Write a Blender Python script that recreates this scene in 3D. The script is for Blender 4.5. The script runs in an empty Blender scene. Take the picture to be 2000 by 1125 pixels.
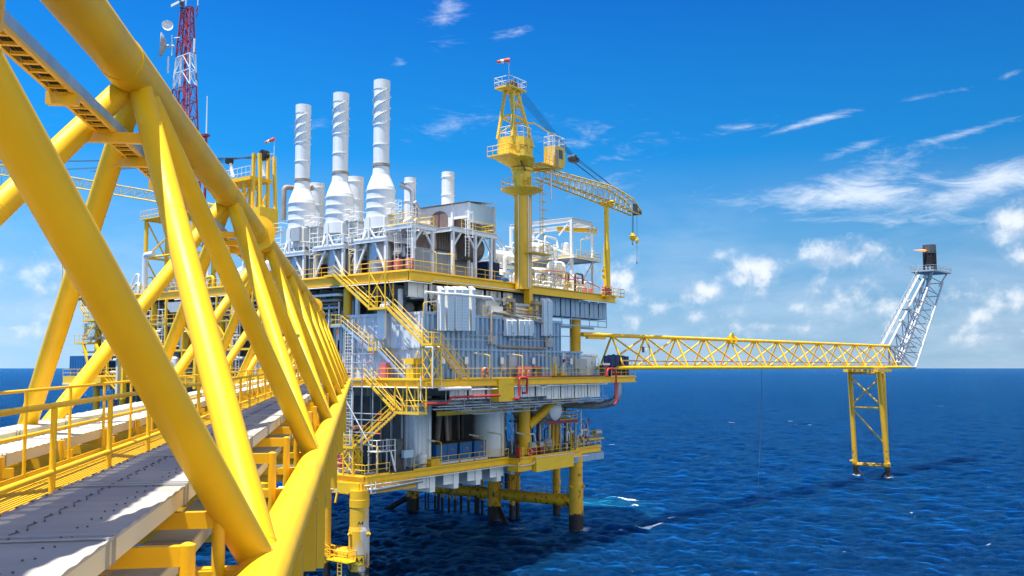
import bpy, math, random
import numpy as np
from mathutils import Matrix, Vector, Quaternion
PI = math.pi
rnd = random.Random(7)
scene = bpy.context.scene
COL = scene.collection
EYE = 21.0                      # eye height above the sea

# ---------------------------------------------------------------- frames
def frame(origin, x, y, z):
    return Matrix(((x[0], y[0], z[0], origin[0]), (x[1], y[1], z[1], origin[1]), (x[2], y[2], z[2], origin[2]), (0, 0, 0, 1)))
YAW = math.radians(37)
UX = Vector((math.sin(YAW), math.cos(YAW), 0)); VX = Vector((-math.cos(YAW), math.sin(YAW), 0)); ZX = Vector((0, 0, 1))
A4 = Vector((-14.615, 87.0, 0))
FP = frame(A4, UX, VX, ZX)                       # main platform: u along its front, v towards its back, z above the sea
BD = Vector((-.169198, .985549, .008059)); BR = Vector((.985581, .169204, 0)); BN = BR.cross(BD)
FB = frame((0, 0, EYE), BR, BD, BN)              # footbridge: r across, s along, z above the eye
FW = Matrix.Identity(4)
FO = Vector((15.2, 122.5, 21.0)); FE = Vector((71.0, 178.0, 21.1)); FX = (FE - FO).normalized()
FL = ZX.cross(FX).normalized()
FF = frame(FO, FX, FL, FX.cross(FL))            # flare bridge: t along, w to its left, z up

# survey helpers: where a sight line from the photographer meets a wall or a deck of the platform
_P = math.radians(4); _F = 1750.0
def sight(x, y):
    a = (x - 1000) / _F; b = -(y - 596) / _F
    return Vector((a, math.cos(_P) - b * math.sin(_P), math.sin(_P) + b * math.cos(_P)))
def _loc(p):
    d = p - A4
    return (d.x * UX.x + d.y * UX.y, d.x * VX.x + d.y * VX.y, p.z + EYE)
def on_v(x, y, v):
    q = sight(x, y); t = (v + A4.x * VX.x + A4.y * VX.y) / (q.x * VX.x + q.y * VX.y); r = _loc(q * t); return (r[0], v, r[2])
def on_u(x, y, u):
    q = sight(x, y); t = (u + A4.x * UX.x + A4.y * UX.y) / (q.x * UX.x + q.y * UX.y); r = _loc(q * t); return (u, r[1], r[2])
def on_z(x, y, z):
    q = sight(x, y); t = (z - EYE) / q.z; r = _loc(q * t); return (r[0], r[1], z)

# ---------------------------------------------------------------- mesh building
class MB:
    def __init__(s): s.v = []; s.f = []; s.s = []
    def add(s, vs, fs, smooth=False):
        o = len(s.v); s.v += [tuple(p) for p in vs]
        s.f += [tuple(i + o for i in f) for f in fs]; s.s += [smooth] * len(fs); return s
    def box(s, a, b):
        x0, x1 = sorted((a[0], b[0])); y0, y1 = sorted((a[1], b[1])); z0, z1 = sorted((a[2], b[2]))
        return s.add([(x0, y0, z0), (x1, y0, z0), (x1, y1, z0), (x0, y1, z0), (x0, y0, z1), (x1, y0, z1), (x1, y1, z1), (x0, y1, z1)],
              [(0, 3, 2, 1), (4, 5, 6, 7), (0, 1, 5, 4), (1, 2, 6, 5), (2, 3, 7, 6), (3, 0, 4, 7)])
    def cbox(s, c, d): return s.box([c[i] - d[i] / 2 for i in range(3)], [c[i] + d[i] / 2 for i in range(3)])
    def beam(s, a, b, w, h=None, up=(0, 0, 1)):
        h = h or w; a = Vector(a); b = Vector(b); d = (b - a).normalized(); u = Vector(up)
        if abs(d.dot(u)) > .98: u = Vector((1, 0, 0))
        r = d.cross(u).normalized() * (w / 2); u = r.cross(d).normalized() * (h / 2)
        vs = [p + i * r + j * u for p in (a, b) for i, j in ((-1, -1), (1, -1), (1, 1), (-1, 1))]
        return s.add(vs, [(0, 1, 2, 3), (7, 6, 5, 4), (0, 4, 5, 1), (1, 5, 6, 2), (2, 6, 7, 3), (3, 7, 4, 0)])
    def ibeam(s, a, b, w, h, t=.05):
        a = Vector(a); b = Vector(b); z = Vector((0, 0, h / 2 - t / 2))
        s.beam(a + z, b + z, w, t); s.beam(a - z, b - z, w, t); return s.beam(a, b, t, h - 2 * t)
    def tube(s, a, b, r, n=8, r2=None, caps=True): return s.path([a, b], r, n, r2, caps)
    def path(s, pts, r, n=8, r2=None, caps=True):
        P = [Vector(p) for p in pts]; m = len(P); rs = [r + ((r2 if r2 is not None else r) - r) * i / (m - 1) for i in range(m)]
        d0 = (P[1] - P[0]).normalized(); ref = Vector((0, 0, 1)) if abs(d0.z) < .9 else Vector((1, 0, 0))
        x = d0.cross(ref).normalized(); vs = []
        for i in range(m):
            din = (P[i] - P[i - 1]).normalized() if i else d0
            dout = (P[i + 1] - P[i]).normalized() if i < m - 1 else din
            t = (din + dout); t = t.normalized() if t.length > 1e-6 else din
            x = (x - t * x.dot(t)).normalized(); y = t.cross(x)
            k = min(2.0, 1 / max(.4, math.sqrt(max(.01, (1 + din.dot(dout)) / 2))))
            for j in range(n):
                c, q = math.cos(2 * PI * j / n), math.sin(2 * PI * j / n)
                vs.append(P[i] + (x * c + y * q) * rs[i] * (k if 0 < i < m - 1 else 1))
        fs = [(i * n + j, i * n + (j + 1) % n, (i + 1) * n + (j + 1) % n, (i + 1) * n + j) for i in range(m - 1) for j in range(n)]
        s.add(vs, fs, n > 5)
        if caps: s.add(vs[:n], [tuple(range(n - 1, -1, -1))]); s.add(vs[-n:], [tuple(range(n))])
        return s
    def bend(s, pts, r, n=10, rad=.4, k=4):      # pipe with rounded elbows
        P = [Vector(p) for p in pts]; out = [P[0]]
        for i in range(1, len(P) - 1):
            a = P[i - 1] - P[i]; b = P[i + 1] - P[i]; q = min(rad, a.length * .45, b.length * .45)
            a = P[i] + a.normalized() * q; b = P[i] + b.normalized() * q
            for j in range(k + 1):
                t = j / k; out.append(a * (1 - t) ** 2 + P[i] * 2 * t * (1 - t) + b * t * t)
        out.append(P[-1]); return s.path(out, r, n)
    def lathe(s, prof, c=(0, 0, 0), n=24, axis=(0, 0, 1), caps=True):
        ax = Vector(axis).normalized(); ref = Vector((1, 0, 0)) if abs(ax.x) < .9 else Vector((0, 1, 0))
        x = (ref - ax * ref.dot(ax)).normalized(); y = ax.cross(x); c = Vector(c)
        for (r0, z0), (r1, z1) in zip(prof, prof[1:]):          # sharp rings between the profile's segments
            vs = [c + ax * z + (x * math.cos(2 * PI * j / n) + y * math.sin(2 * PI * j / n)) * r for r, z in ((r0, z0), (r1, z1)) for j in range(n)]
            s.add(vs, [(j, (j + 1) % n, n + (j + 1) % n, n + j) for j in range(n)], True)
        if caps:
            for (r, z), rev in ((prof[0], True), (prof[-1], False)):
                if r > 1e-4:
                    vs = [c + ax * z + (x * math.cos(2 * PI * j / n) + y * math.sin(2 * PI * j / n)) * r for j in range(n)]
                    s.add(vs, [tuple(range(n - 1, -1, -1)) if rev else tuple(range(n))])
        return s
    def vessel(s, a, b, r, n=16):                # drum with domed ends
        a = Vector(a); b = Vector(b); L = (b - a).length; e = r * .5
        pr = [(r * math.sin(t), e - e * math.cos(t)) for t in (0.01, .4, .8, 1.2, PI / 2)]
        pr += [(q, L - z) for q, z in reversed(pr)]
        return s.lathe(pr, a, n, b - a, False)
    def prism(s, poly, a, b):                    # polygon (list of 3d points) swept by the vector b-a
        o = Vector(b) - Vector(a); n = len(poly); P = [Vector(p) for p in poly]
        return s.add(P + [p + o for p in P], [tuple(range(n - 1, -1, -1)), tuple(range(n, 2 * n))] + [(i, (i + 1) % n, n + (i + 1) % n, n + i) for i in range(n)])
    def plate(s, a, b, c, th):                   # thin slab spanned by a, b, c with thickness th
        a, b, c = Vector(a), Vector(b), Vector(c); nn = (b - a).cross(c - a).normalized() * th
        return s.prism([a, b, c + b - a, c], (0, 0, 0), nn)
    def mesh(s, name, mat, o=(0, 0, 0)):
        me = bpy.data.meshes.new(name); ox, oy, oz = o
        me.from_pydata([(p[0] - ox, p[1] - oy, p[2] - oz) for p in s.v], [], s.f)
        me.polygons.foreach_set('use_smooth', s.s); me.materials.append(mat); me.update(); return me

class Thing:
    def __init__(s, name, label, cat, o=(0, 0, 0), fr=FP, group=None, kind=None, obj=None):
        s.fr = fr; s.o = tuple(o); s.r = obj or bpy.data.objects.new(name, None)
        if not obj: s.r.empty_display_size = .3
        COL.objects.link(s.r); s.r.matrix_world = fr @ Matrix.Translation(Vector(s.o))
        if kind: s.r['kind'] = kind
        if label: s.r['label'] = label
        if cat: s.r['category'] = cat
        if group: s.r['group'] = group
    def part(s, name, mb, mat, parent=None, label=None):
        return s.inst(name, mb.mesh(name, mat, s.o), None, parent, label)
    def inst(s, name, me, loc=None, parent=None, label=None):
        ob = bpy.data.objects.new(name, me); COL.objects.link(ob); ob.parent = parent or s.r
        if loc: ob.location = (loc[0] - s.o[0], loc[1] - s.o[1], loc[2] - s.o[2])
        if label: ob['label'] = label
        return ob
    def copy(s, o, label, fr=None):
        def rec(ob, par):
            c = ob.copy(); COL.objects.link(c); c.parent = par
            for ch in kids.get(ob, ()): rec(ch, c)
            return c
        kids = {}
        def walk(ob):
            kids[ob] = list(ob.children)
            for ch in kids[ob]: walk(ch)
        walk(s.r); c = rec(s.r, None); c.matrix_world = (fr or s.fr) @ Matrix.Translation(Vector(o)); c['label'] = label
        return c
def solo(name, mb, mat, label, cat, fr=FP, o=None, group=None, kind=None):
    if o is None:
        xs = [p[0] for p in mb.v]; ys = [p[1] for p in mb.v]; o = ((min(xs) + max(xs)) / 2, (min(ys) + max(ys)) / 2, min(p[2] for p in mb.v))
    ob = bpy.data.objects.new(name, mb.mesh(name, mat, o))
    return Thing(name, label, cat, o, fr, group, kind, ob)

# ---------------------------------------------------------------- materials
def _mat(name):
    m = bpy.data.materials.new(name); m.use_nodes = True; nt = m.node_tree
    return m, nt, nt.nodes['Principled BSDF'], nt.nodes.new, nt.links.new
def ramp(nt, stops, interp='LINEAR'):
    n = nt.nodes.new('ShaderNodeValToRGB'); e = n.color_ramp.elements; n.color_ramp.interpolation = interp
    while len(e) > 1: e.remove(e[0])
    e[0].position, e[0].color = stops[0][0], (*stops[0][1], 1)
    for p, c in stops[1:]: k = e.new(p); k.color = (*c, 1)
    return n
def paint(name, col, rough=.45, var=.12, scale=.9, rust=0., rustcol=(.16, .06, .02), metal=0., bump=0.0, streak=False, spec=.5):
    m, nt, b, N, L = _mat(name)
    tc = N('ShaderNodeTexCoord'); no = N('ShaderNodeTexNoise'); no.inputs['Scale'].default_value = scale; no.inputs['Detail'].default_value = 6
    src = tc.outputs['Object']
    if streak:
        mp = N('ShaderNodeMapping'); mp.inputs['Scale'].default_value = (3, 3, .35); L(src, mp.inputs[0]); src = mp.outputs[0]
    L(src, no.inputs['Vector'])
    r1 = ramp(nt, [(.3, tuple(c * (1 - var) for c in col)), (.7, tuple(min(1, c * (1 + var * .5)) for c in col))]); L(no.outputs['Fac'], r1.inputs[0])
    out = r1.outputs[0]
    if rust > 0:
        n2 = N('ShaderNodeTexNoise'); n2.inputs['Scale'].default_value = 2.3; n2.inputs['Detail'].default_value = 9; n2.inputs['Roughness'].default_value = .7; L(src, n2.inputs['Vector'])
        r2 = ramp(nt, [(.74 - rust, (0, 0, 0)), (.80 - rust, (1, 1, 1))]); L(n2.outputs['Fac'], r2.inputs[0])
        mx = N('ShaderNodeMix'); mx.data_type = 'RGBA'; L(r2.outputs[0], mx.inputs[0]); L(out, mx.inputs[6]); mx.inputs[7].default_value = (*rustcol, 1); out = mx.outputs[2]
    L(out, b.inputs['Base Color']); b.inputs['Roughness'].default_value = rough; b.inputs['Metallic'].default_value = metal
    b.inputs['Specular IOR Level'].default_value = spec
    r3 = ramp(nt, [(.3, (rough * .8,) * 3), (.75, (min(1, rough * 1.3),) * 3)]); L(no.outputs['Fac'], r3.inputs[0]); L(r3.outputs[0], b.inputs['Roughness'])
    if bump:
        bp = N('ShaderNodeBump'); bp.inputs['Strength'].default_value = bump; bp.inputs['Distance'].default_value = .02; L(no.outputs['Fac'], bp.inputs['Height']); L(bp.outputs[0], b.inputs['Normal'])
    return m
def legpaint(name, col, grow=1.7, fade=False):     # platform leg: clean paint above, rust scabs lower down, black marine growth at the water line
    m, nt, b, N, L = _mat(name)
    ge = N('ShaderNodeNewGeometry'); sp = N('ShaderNodeSeparateXYZ'); L(ge.outputs['Position'], sp.inputs[0])
    no = N('ShaderNodeTexNoise'); no.inputs['Scale'].default_value = .8; no.inputs['Detail'].default_value = 8; no.inputs['Roughness'].default_value = .65; L(ge.outputs['Position'], no.inputs['Vector'])
    n2 = N('ShaderNodeTexNoise'); n2.inputs['Scale'].default_value = 1.1; n2.inputs['Detail'].default_value = 10; n2.inputs['Roughness'].default_value = .72
    mp = N('ShaderNodeMapping'); mp.inputs['Scale'].default_value = (1, 1, .45); L(ge.outputs['Position'], mp.inputs[0]); L(mp.outputs[0], n2.inputs['Vector'])
    r0 = ramp(nt, [(.3, tuple(c * .82 for c in col)), (.7, col)]); L(no.outputs['Fac'], r0.inputs[0])
    # rust likelihood grows towards the sea
    mr = N('ShaderNodeMapRange'); mr.inputs[1].default_value = 1.5; mr.inputs[2].default_value = 9; mr.inputs[3].default_value = .16; mr.inputs[4].default_value = -.02; L(sp.outputs[2], mr.inputs[0])
    ad = N('ShaderNodeMath'); L(n2.outputs['Fac'], ad.inputs[0]); L(mr.outputs[0], ad.inputs[1])
    r1 = ramp(nt, [(.66, (0, 0, 0)), (.70, (1, 1, 1))]); L(ad.outputs[0], r1.inputs[0])
    mx = N('ShaderNodeMix'); mx.data_type = 'RGBA'; L(r1.outputs[0], mx.inputs[0]); L(r0.outputs[0], mx.inputs[6]); mx.inputs[7].default_value = (.13, .045, .015, 1)
    a2 = N('ShaderNodeMath'); a2.operation = 'MULTIPLY_ADD'; L(no.outputs['Fac'], a2.inputs[0]); a2.inputs[1].default_value = -1.8; L(sp.outputs[2], a2.inputs[2])
    r2 = ramp(nt, [(.0, (1, 1, 1)), (.5, (1, 1, 1)), (.56, (0, 0, 0))]); 
    m2 = N('ShaderNodeMapRange'); m2.inputs[1].default_value = 0; m2.inputs[2].default_value = grow; L(a2.outputs[0], m2.inputs[0]); L(m2.outputs[0], r2.inputs[0])
    my = N('ShaderNodeMix'); my.data_type = 'RGBA'; L(r2.outputs[0], my.inputs[0]); L(mx.outputs[2], my.inputs[6]); my.inputs[7].default_value = (.018, .014, .012, 1)
    out = my.outputs[2]
    if fade:                     # chalky patch where the yellow coat has weathered off
        n3 = N('ShaderNodeTexNoise'); n3.inputs['Scale'].default_value = .55; n3.inputs['Detail'].default_value = 7; mp3 = N('ShaderNodeMapping'); mp3.inputs['Location'].default_value = (3.1, 1.7, .4); mp3.inputs['Scale'].default_value = (1, 1, .45); L(ge.outputs['Position'], mp3.inputs[0]); L(mp3.outputs[0], n3.inputs['Vector'])
        sx = N('ShaderNodeMath'); sx.operation = 'MULTIPLY_ADD'; L(sp.outputs[0], sx.inputs[0]); sx.inputs[1].default_value = .22; sx.inputs[2].default_value = 15.0 * .22 - .02; s2 = N('ShaderNodeMath'); L(n3.outputs['Fac'], s2.inputs[0]); L(sx.outputs[0], s2.inputs[1]); r4 = ramp(nt, [(.60, (0, 0, 0)), (.70, (1, 1, 1))]); L(s2.outputs[0], r4.inputs[0])
        mw = N('ShaderNodeMix'); mw.data_type = 'RGBA'; L(r4.outputs[0], mw.inputs[0]); L(out, mw.inputs[6]); mw.inputs[7].default_value = (.58, .55, .50, 1); out = mw.outputs[2]
    L(out, b.inputs['Base Color']); b.inputs['Roughness'].default_value = .5
    return m
M = {}
YEL = (.88, .47, .005)
M['yellow'] = paint('yellow_paint', YEL, .38, .10, .7, .03, (.35, .16, .02))
M['bridge'] = paint('bridge_yellow_paint', (.90, .52, .007), .52, .16, .9, .05, (.66, .33, .02), bump=.05, spec=.35)
M['yellow2'] = paint('safety_yellow_paint', (.90, .54, .008), .45, .08, 1.5)
M['crane'] = paint('crane_yellow_paint', (.80, .52, .035), .5, .15, .8, .07, (.22, .12, .03), streak=True)
M['leg'] = legpaint('leg_paint', (.82, .44, .008))
M['legA'] = legpaint('leg_paint_faded', (.84, .47, .015), .9, True)
M['white'] = paint('white_paint', (.80, .80, .77), .4, .07, .8, .03, (.42, .32, .22), streak=True)
M['stack'] = paint('stack_white', (.80, .80, .77), .42, .09, .6, .10, (.62, .52, .40), streak=True)
M['grey'] = paint('grey_paint', (.42, .44, .44), .5, .14, .8, .06, (.24, .16, .1), streak=True)
M['panel'] = paint('wall_panel', (.66, .70, .72), .5, .16, .6, .09, (.42, .36, .3), streak=True)
M['bluegrey'] = paint('blue_grey_steel', (.29, .43, .57), .5, .22, .8, .05, (.24, .27, .30), streak=True)
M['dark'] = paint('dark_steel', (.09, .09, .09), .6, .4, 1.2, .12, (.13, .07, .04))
M['black'] = paint('black_paint', (.015, .015, .016), .5, .3, 2)
M['galv'] = paint('galvanised_steel', (.50, .51, .52), .42, .15, 2.5, metal=.7)
M['tray'] = paint('tray_cover_metal', (.44, .425, .375), .55, .22, 1.4, .06, (.27, .25, .22), metal=.1, bump=.03)
M['cream'] = paint('cream_fibreglass', (.72, .66, .48), .5, .07, 1.5)
M['blue'] = paint('blue_paint', (.012, .11, .30), .45, .15, .8)
M['navy'] = paint('navy_paint', (.010, .03, .11), .45, .15, .8)
M['red'] = paint('red_paint', (.50, .03, .03), .45, .15, .8)
M['maroon'] = paint('maroon_paint', (.23, .03, .05), .5, .15, .8)
M['pink'] = paint('faded_red_paint', (.62, .16, .17), .5, .12, .9)
M['orange'] = paint('orange_paint', (.75, .13, .015), .45, .1, 1.2)
M['rustpipe'] = paint('rusty_lagging', (.36, .29, .22), .6, .25, 1.4, .1)
M['brown'] = paint('brown_steel', (.22, .17, .14), .6, .3, 1.2)  # brown steel with random tonal variation
M['deck'] = paint('deck_coating', (.10, .12, .11), .7, .25, .7)
M['wood'] = paint('scaffold_board', (.42, .19, .08), .7, .2, 2.5)
M['glass'] = paint('window_glass', (.02, .05, .08), .1, .1, 1)
M['louvre'] = paint('louvre_blue_white', (.46, .62, .74), .45, .06, 1.2)
M['flarewhite'] = paint('flare_white', (.46, .49, .52), .45, .12, .8, .08, (.30, .25, .22), streak=True)
M['soot'] = paint('burnt_steel', (.018, .014, .013), .75, .5, 1.5, .12, (.12, .05, .03))
M['cable'] = paint('wire_rope', (.03, .03, .035), .6, .2, 3)

# ---------------------------------------------------------------- repeated builders
_post = {}
def post_mesh(h, r, mat):
    k = (round(h, 3), r, mat.name)
    if k not in _post: _post[k] = MB().tube((0, 0, 0), (0, 0, h), r, 6).mesh('post', mat)
    return _post[k]
def lerp(a, b, t): return tuple(a[i] + (b[i] - a[i]) * t for i in range(len(a)))
def rail(pts, label, fr=FP, mat='yellow2', h=1.1, sp=1.7, r=.032, toe=True, group='guard rails along the platform decks', ends=True, closed=False):
    mat = M[mat]; pts = [tuple(p) for p in pts]
    if closed: pts.append(pts[0])
    T = Thing('guard_rail', label, 'railing', pts[0], fr, group)
    for nm, z in (('top_rail', h), ('mid_rail', h * .52)):
        T.part(nm, MB().path([(p[0], p[1], p[2] + z) for p in pts], r, 6), mat)
    if toe:
        b = MB()
        for a, c in zip(pts, pts[1:]): b.beam((a[0], a[1], a[2] + .07), (c[0], c[1], c[2] + .07), .012, .13)
        T.part('toe_plate', b, mat)
    me = post_mesh(h, r, mat); seen = set()
    for a, c in zip(pts, pts[1:]):
        n = max(1, round((Vector(c) - Vector(a)).length / sp))
        for i in range(n + 1):
            p = lerp(a, c, i / n); k = tuple(round(q, 2) for q in p)
            if k not in seen: seen.add(k); T.inst('post', me, p)
    return T
def stair(top, bot, wdir, width, label, fr=FP, mat='yellow2', stringer='yellow', tread='grey', rails=(0, 1), steps=None, group='steel stairs between the decks'):
    a = Vector(top); b = Vector(bot); w = Vector(wdir).normalized() * width
    T = Thing('steel_stair', label, 'stairs', tuple(b), fr, group)
    for k in (0, 1): T.part('stringer', MB().beam(a + w * k, b + w * k, .06, .26), M[stringer])
    n = steps or max(3, round(abs(a.z - b.z) / .24)); t = MB(); d = Vector((b.x - a.x, b.y - a.y, 0)).normalized() * .05
    for i in range(n):
        p = a + (b - a) * ((i + .5) / n); t.add([p - d, p - d + w, p + d + w, p + d, p - d - Vector((0, 0, .035)), p - d + w - Vector((0, 0, .035)), p + d + w - Vector((0, 0, .035)), p + d - Vector((0, 0, .035))],
              [(0, 1, 2, 3), (7, 6, 5, 4), (0, 4, 5, 1), (1, 5, 6, 2), (2, 6, 7, 3), (3, 7, 4, 0)])
    T.part('treads', t, M[tread])
    me = post_mesh(1.0, .032, M[mat])
    for k in rails:
        h = MB()
        for z in (.5, 1.0): h.tube(a + w * k + Vector((0, 0, z)), b + w * k + Vector((0, 0, z)), .032, 6)
        hr = T.part('handrail', h, M[mat]); m = max(2, round((a - b).length / 1.5))
        for i in range(m + 1): T.inst('post', me, tuple(a + (b - a) * (i / m) + w * k))
    return T
_lamp = {}
def lamp(base, h, arm, label, fr=FP, mat='yellow2', head=1.15, tilt=.12, group='lamp posts along the platform decks'):
    """pole, cranked arm and a long tube light; arm = horizontal (u, v) reach"""
    b = Vector(base); A = Vector((arm[0], arm[1], 0)); dn = A.normalized()
    T = Thing('lamp_post', label, 'lamp', base, fr, group)
    top = b + Vector((0, 0, h)); e = top + dn * (A.length - head) + Vector((0, 0, tilt))
    T.part('pole', MB().bend([b, top, e], .05, 6, .25, 3), M[mat])
    f = e + dn * head + Vector((0, 0, tilt * 1.4))
    hd = T.part('lamp_head', MB().beam(e, f, .2, .12), M['cream'])
    dz = Vector((0, 0, .085)); T.part('lens', MB().beam(Vector(lerp(e, f, .04)) - dz, Vector(lerp(e, f, .96)) - dz, .15, .05), M['white'], hd)
    return T
def pipe(pts, r, mat, label, fr=FP, name='pipe', cat='pipe', n=8, rad=.5, group='process pipes'):
    for w in ('conduit', 'riser', 'upright', 'bent', 'bend', 'elbow', 'downpipe'):
        if w in label: name = {'upright': 'riser_pipe', 'riser': 'riser_pipe', 'bent': 'bent_pipe', 'bend': 'pipe_bend', 'elbow': 'elbow_pipe'}.get(w, w); cat = {'upright': 'riser', 'bent': 'bent pipe', 'bend': 'pipe bend', 'elbow': 'elbow pipe'}.get(w, w); break
    return solo(name, MB().bend(pts, r, n, rad, 3), M[mat], label, cat, fr, None, group)
def ladder(a, b, side, width, label, fr=FP, mat='white', cage=True, group='caged ladders', out=None):
    a = Vector(a); b = Vector(b); w = Vector(side).normalized() * width / 2
    T = Thing('ladder', label, 'ladder', tuple(a), fr, group)
    m = MB(); m.beam(a - w, b - w, .06, .06); m.beam(a + w, b + w, .06, .06); T.part('side_rails', m, M[mat])
    m = MB(); n = int((b - a).length / .33); rg = None if cage else MB().tube(-w, w, .018, 5).mesh('rung', M[mat])
    for i in range(1, n):
        p = a + (b - a) * (i / n)
        if rg: T.inst('rung', rg, p)
        else: m.tube(p - w, p + w, .018, 5)
    if cage: T.part('rung_lattice', m, M[mat])
    if cage:
        o = Vector(out).normalized(); m = MB(); L = (b - a).length; k = max(2, int((L - 2) / .8)); rr = width * .85
        an = [i * PI / 6 for i in range(7)]; wn = w.normalized()
        hoop = [wn * (math.cos(t) * rr) + o * (math.sin(t) * rr * 1.6) for t in an]
        z0 = 2.1 / L if L > 4 else .25
        for i in range(k + 1):
            c = a + (b - a) * (z0 + (1 - z0) * i / k); m.path([c + q for q in hoop], .03, 5)
        for q in hoop[1::2] : m.tube(a + (b - a) * z0 + q, b + q, .025, 5)
        T.part('cage', m, M[mat])
    return T
# ---------------------------------------------------------------- camera
cam = bpy.data.cameras.new('camera'); co = bpy.data.objects.new('camera', cam); COL.objects.link(co); scene.camera = co
cam.sensor_width = 36; cam.lens = 36 * 1750 / 2000; cam.shift_y = 33.5 / 2000; cam.clip_start = .1; cam.clip_end = 60000
co.location = (0, 0, EYE); co.rotation_euler = (math.radians(94), 0, 0)
# ---------------------------------------------------------------- sun and sky
SUN_EL = math.radians(75); SUN_AZ = Vector((-.79, -.6)).normalized()
SUN = Vector((SUN_AZ.x * math.cos(SUN_EL), SUN_AZ.y * math.cos(SUN_EL), math.sin(SUN_EL)))
sl = bpy.data.lights.new('sun', 'SUN'); sl.energy = 5.0; sl.angle = math.radians(.53); sl.color = (1, .95, .86)
so = bpy.data.objects.new('sun', sl); COL.objects.link(so); so.rotation_euler = SUN.to_track_quat('Z', 'Y').to_euler(); so.location = (-40, -30, 120)
W = bpy.data.worlds.new('World'); scene.world = W; W.use_nodes = True; nt = W.node_tree; N = nt.nodes.new; L = nt.links.new
bg = nt.nodes['Background']
sky = N('ShaderNodeTexSky'); sky.sky_type = 'NISHITA'; sky.sun_disc = False; sky.sun_elevation = SUN_EL; sky.sun_rotation = math.atan2(SUN.x, SUN.y)
sky.air_density = 1.0; sky.dust_density = .1; sky.ozone_density = 1.0; sky.altitude = 20
def math_n(op, a, b=None, c=None, clamp=False):
    n = N('ShaderNodeMath'); n.operation = op; n.use_clamp = clamp
    for i, q in enumerate((a, b, c)):
        if q is None: continue
        if isinstance(q, (int, float)): n.inputs[i].default_value = q
        else: L(q, n.inputs[i])
    return n.outputs[0]
tc = N('ShaderNodeTexCoord'); sep = N('ShaderNodeSeparateXYZ'); L(tc.outputs['Generated'], sep.inputs[0])
az = math_n('ARCTAN2', sep.outputs[0], sep.outputs[1]); el = math_n('ARCSINE', sep.outputs[2])
cmb = N('ShaderNodeCombineXYZ'); L(az, cmb.inputs[0]); L(el, cmb.inputs[1])
def noise(scale, detail, rough=.55, vec=None, dist=0., stretch=(1, 1, 1), rotz=0):
    n = N('ShaderNodeTexNoise'); n.inputs['Scale'].default_value = scale; n.inputs['Detail'].default_value = detail; n.inputs['Roughness'].default_value = rough; n.inputs['Distortion'].default_value = dist
    mp = N('ShaderNodeMapping'); mp.inputs['Scale'].default_value = stretch; mp.inputs['Rotation'].default_value = (0, 0, rotz); L(vec or cmb.outputs[0], mp.inputs[0]); L(mp.outputs[0], n.inputs['Vector']); return n.outputs['Fac']
def dirang(x, y):
    d = sight(x, y).normalized(); return math.atan2(d.x, d.y), math.asin(d.z)
def blobs(lst):                 # union of soft elliptical cloud cores, each at its own bearing and height in the sky
    acc = None
    for x, y, w, h, rot, s in lst:
        a, e = dirang(x, y); vm = N('ShaderNodeVectorMath'); vm.operation = 'SUBTRACT'; L(cmb.outputs[0], vm.inputs[0]); vm.inputs[1].default_value = (a, e, 0)
        mp = N('ShaderNodeMapping'); mp.vector_type = 'TEXTURE'; mp.inputs['Rotation'].default_value = (0, 0, math.radians(rot)); mp.inputs['Scale'].default_value = (w / 1750, h / 1750, 1); L(vm.outputs[0], mp.inputs[0])
        ln = N('ShaderNodeVectorMath'); ln.operation = 'LENGTH'; L(mp.outputs[0], ln.inputs[0])
        v = math_n('MULTIPLY_ADD', ln.outputs['Value'], -s, s)
        acc = v if acc is None else math_n('MAXIMUM', acc, v)
    return math_n('MAXIMUM', acc, -1.0)
CUM = [(1370, 572, 60, 26, 0, 1), (1478, 526, 85, 42, 0, 1), (1430, 532, 35, 22, 0, .6), (1652, 502, 95, 40, 0, 1.1), (1478, 575, 50, 18, 0, .55), (1210, 545, 60, 45, 0, 1), (1600, 545, 30, 18, 0, .5),
       (1650, 575, 75, 35, 0, .5), (1440, 610, 50, 22, 0, .5), (1560, 602, 30, 16, 0, .55), (1990, 440, 75, 55, 0, 1.1), (1985, 575, 65, 35, 0, .7), (2000, 500, 30, 30, 0, .7), (1905, 620, 50, 22, 0, .45), (1350, 622, 60, 20, 0, .5),
       (125, 505, 38, 32, 0, .65), (60, 530, 80, 30, 0, .4), (20, 640, 60, 20, 0, .55), (75, 648, 30, 12, 0, .4), (540, 545, 60, 40, 0, .5), (1160, 520, 60, 60, 0, .4), (1250, 625, 60, 25, 0, .45), (1740, 600, 50, 30, 0, .4), (1560, 640, 120, 14, 0, .4), (2040, 640, 90, 25, 0, .5), (-150, 560, 160, 50, 0, .8), (2300, 500, 200, 60, 0, .9), (1120, 600, 40, 18, 0, .5), (1300, 600, 60, 24, 0, .45), (1500, 640, 160, 18, 0, .5), (1820, 640, 140, 22, 0, .5), (1880, 560, 60, 30, 0, .4), (1700, 545, 60, 24, 0, .45), (1410, 500, 60, 20, 0, .4), (1950, 660, 120, 16, 0, .5), (1230, 590, 70, 30, 0, .45), (30, 600, 120, 26, 0, .45), (120, 560, 70, 22, 0, .4)]
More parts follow.
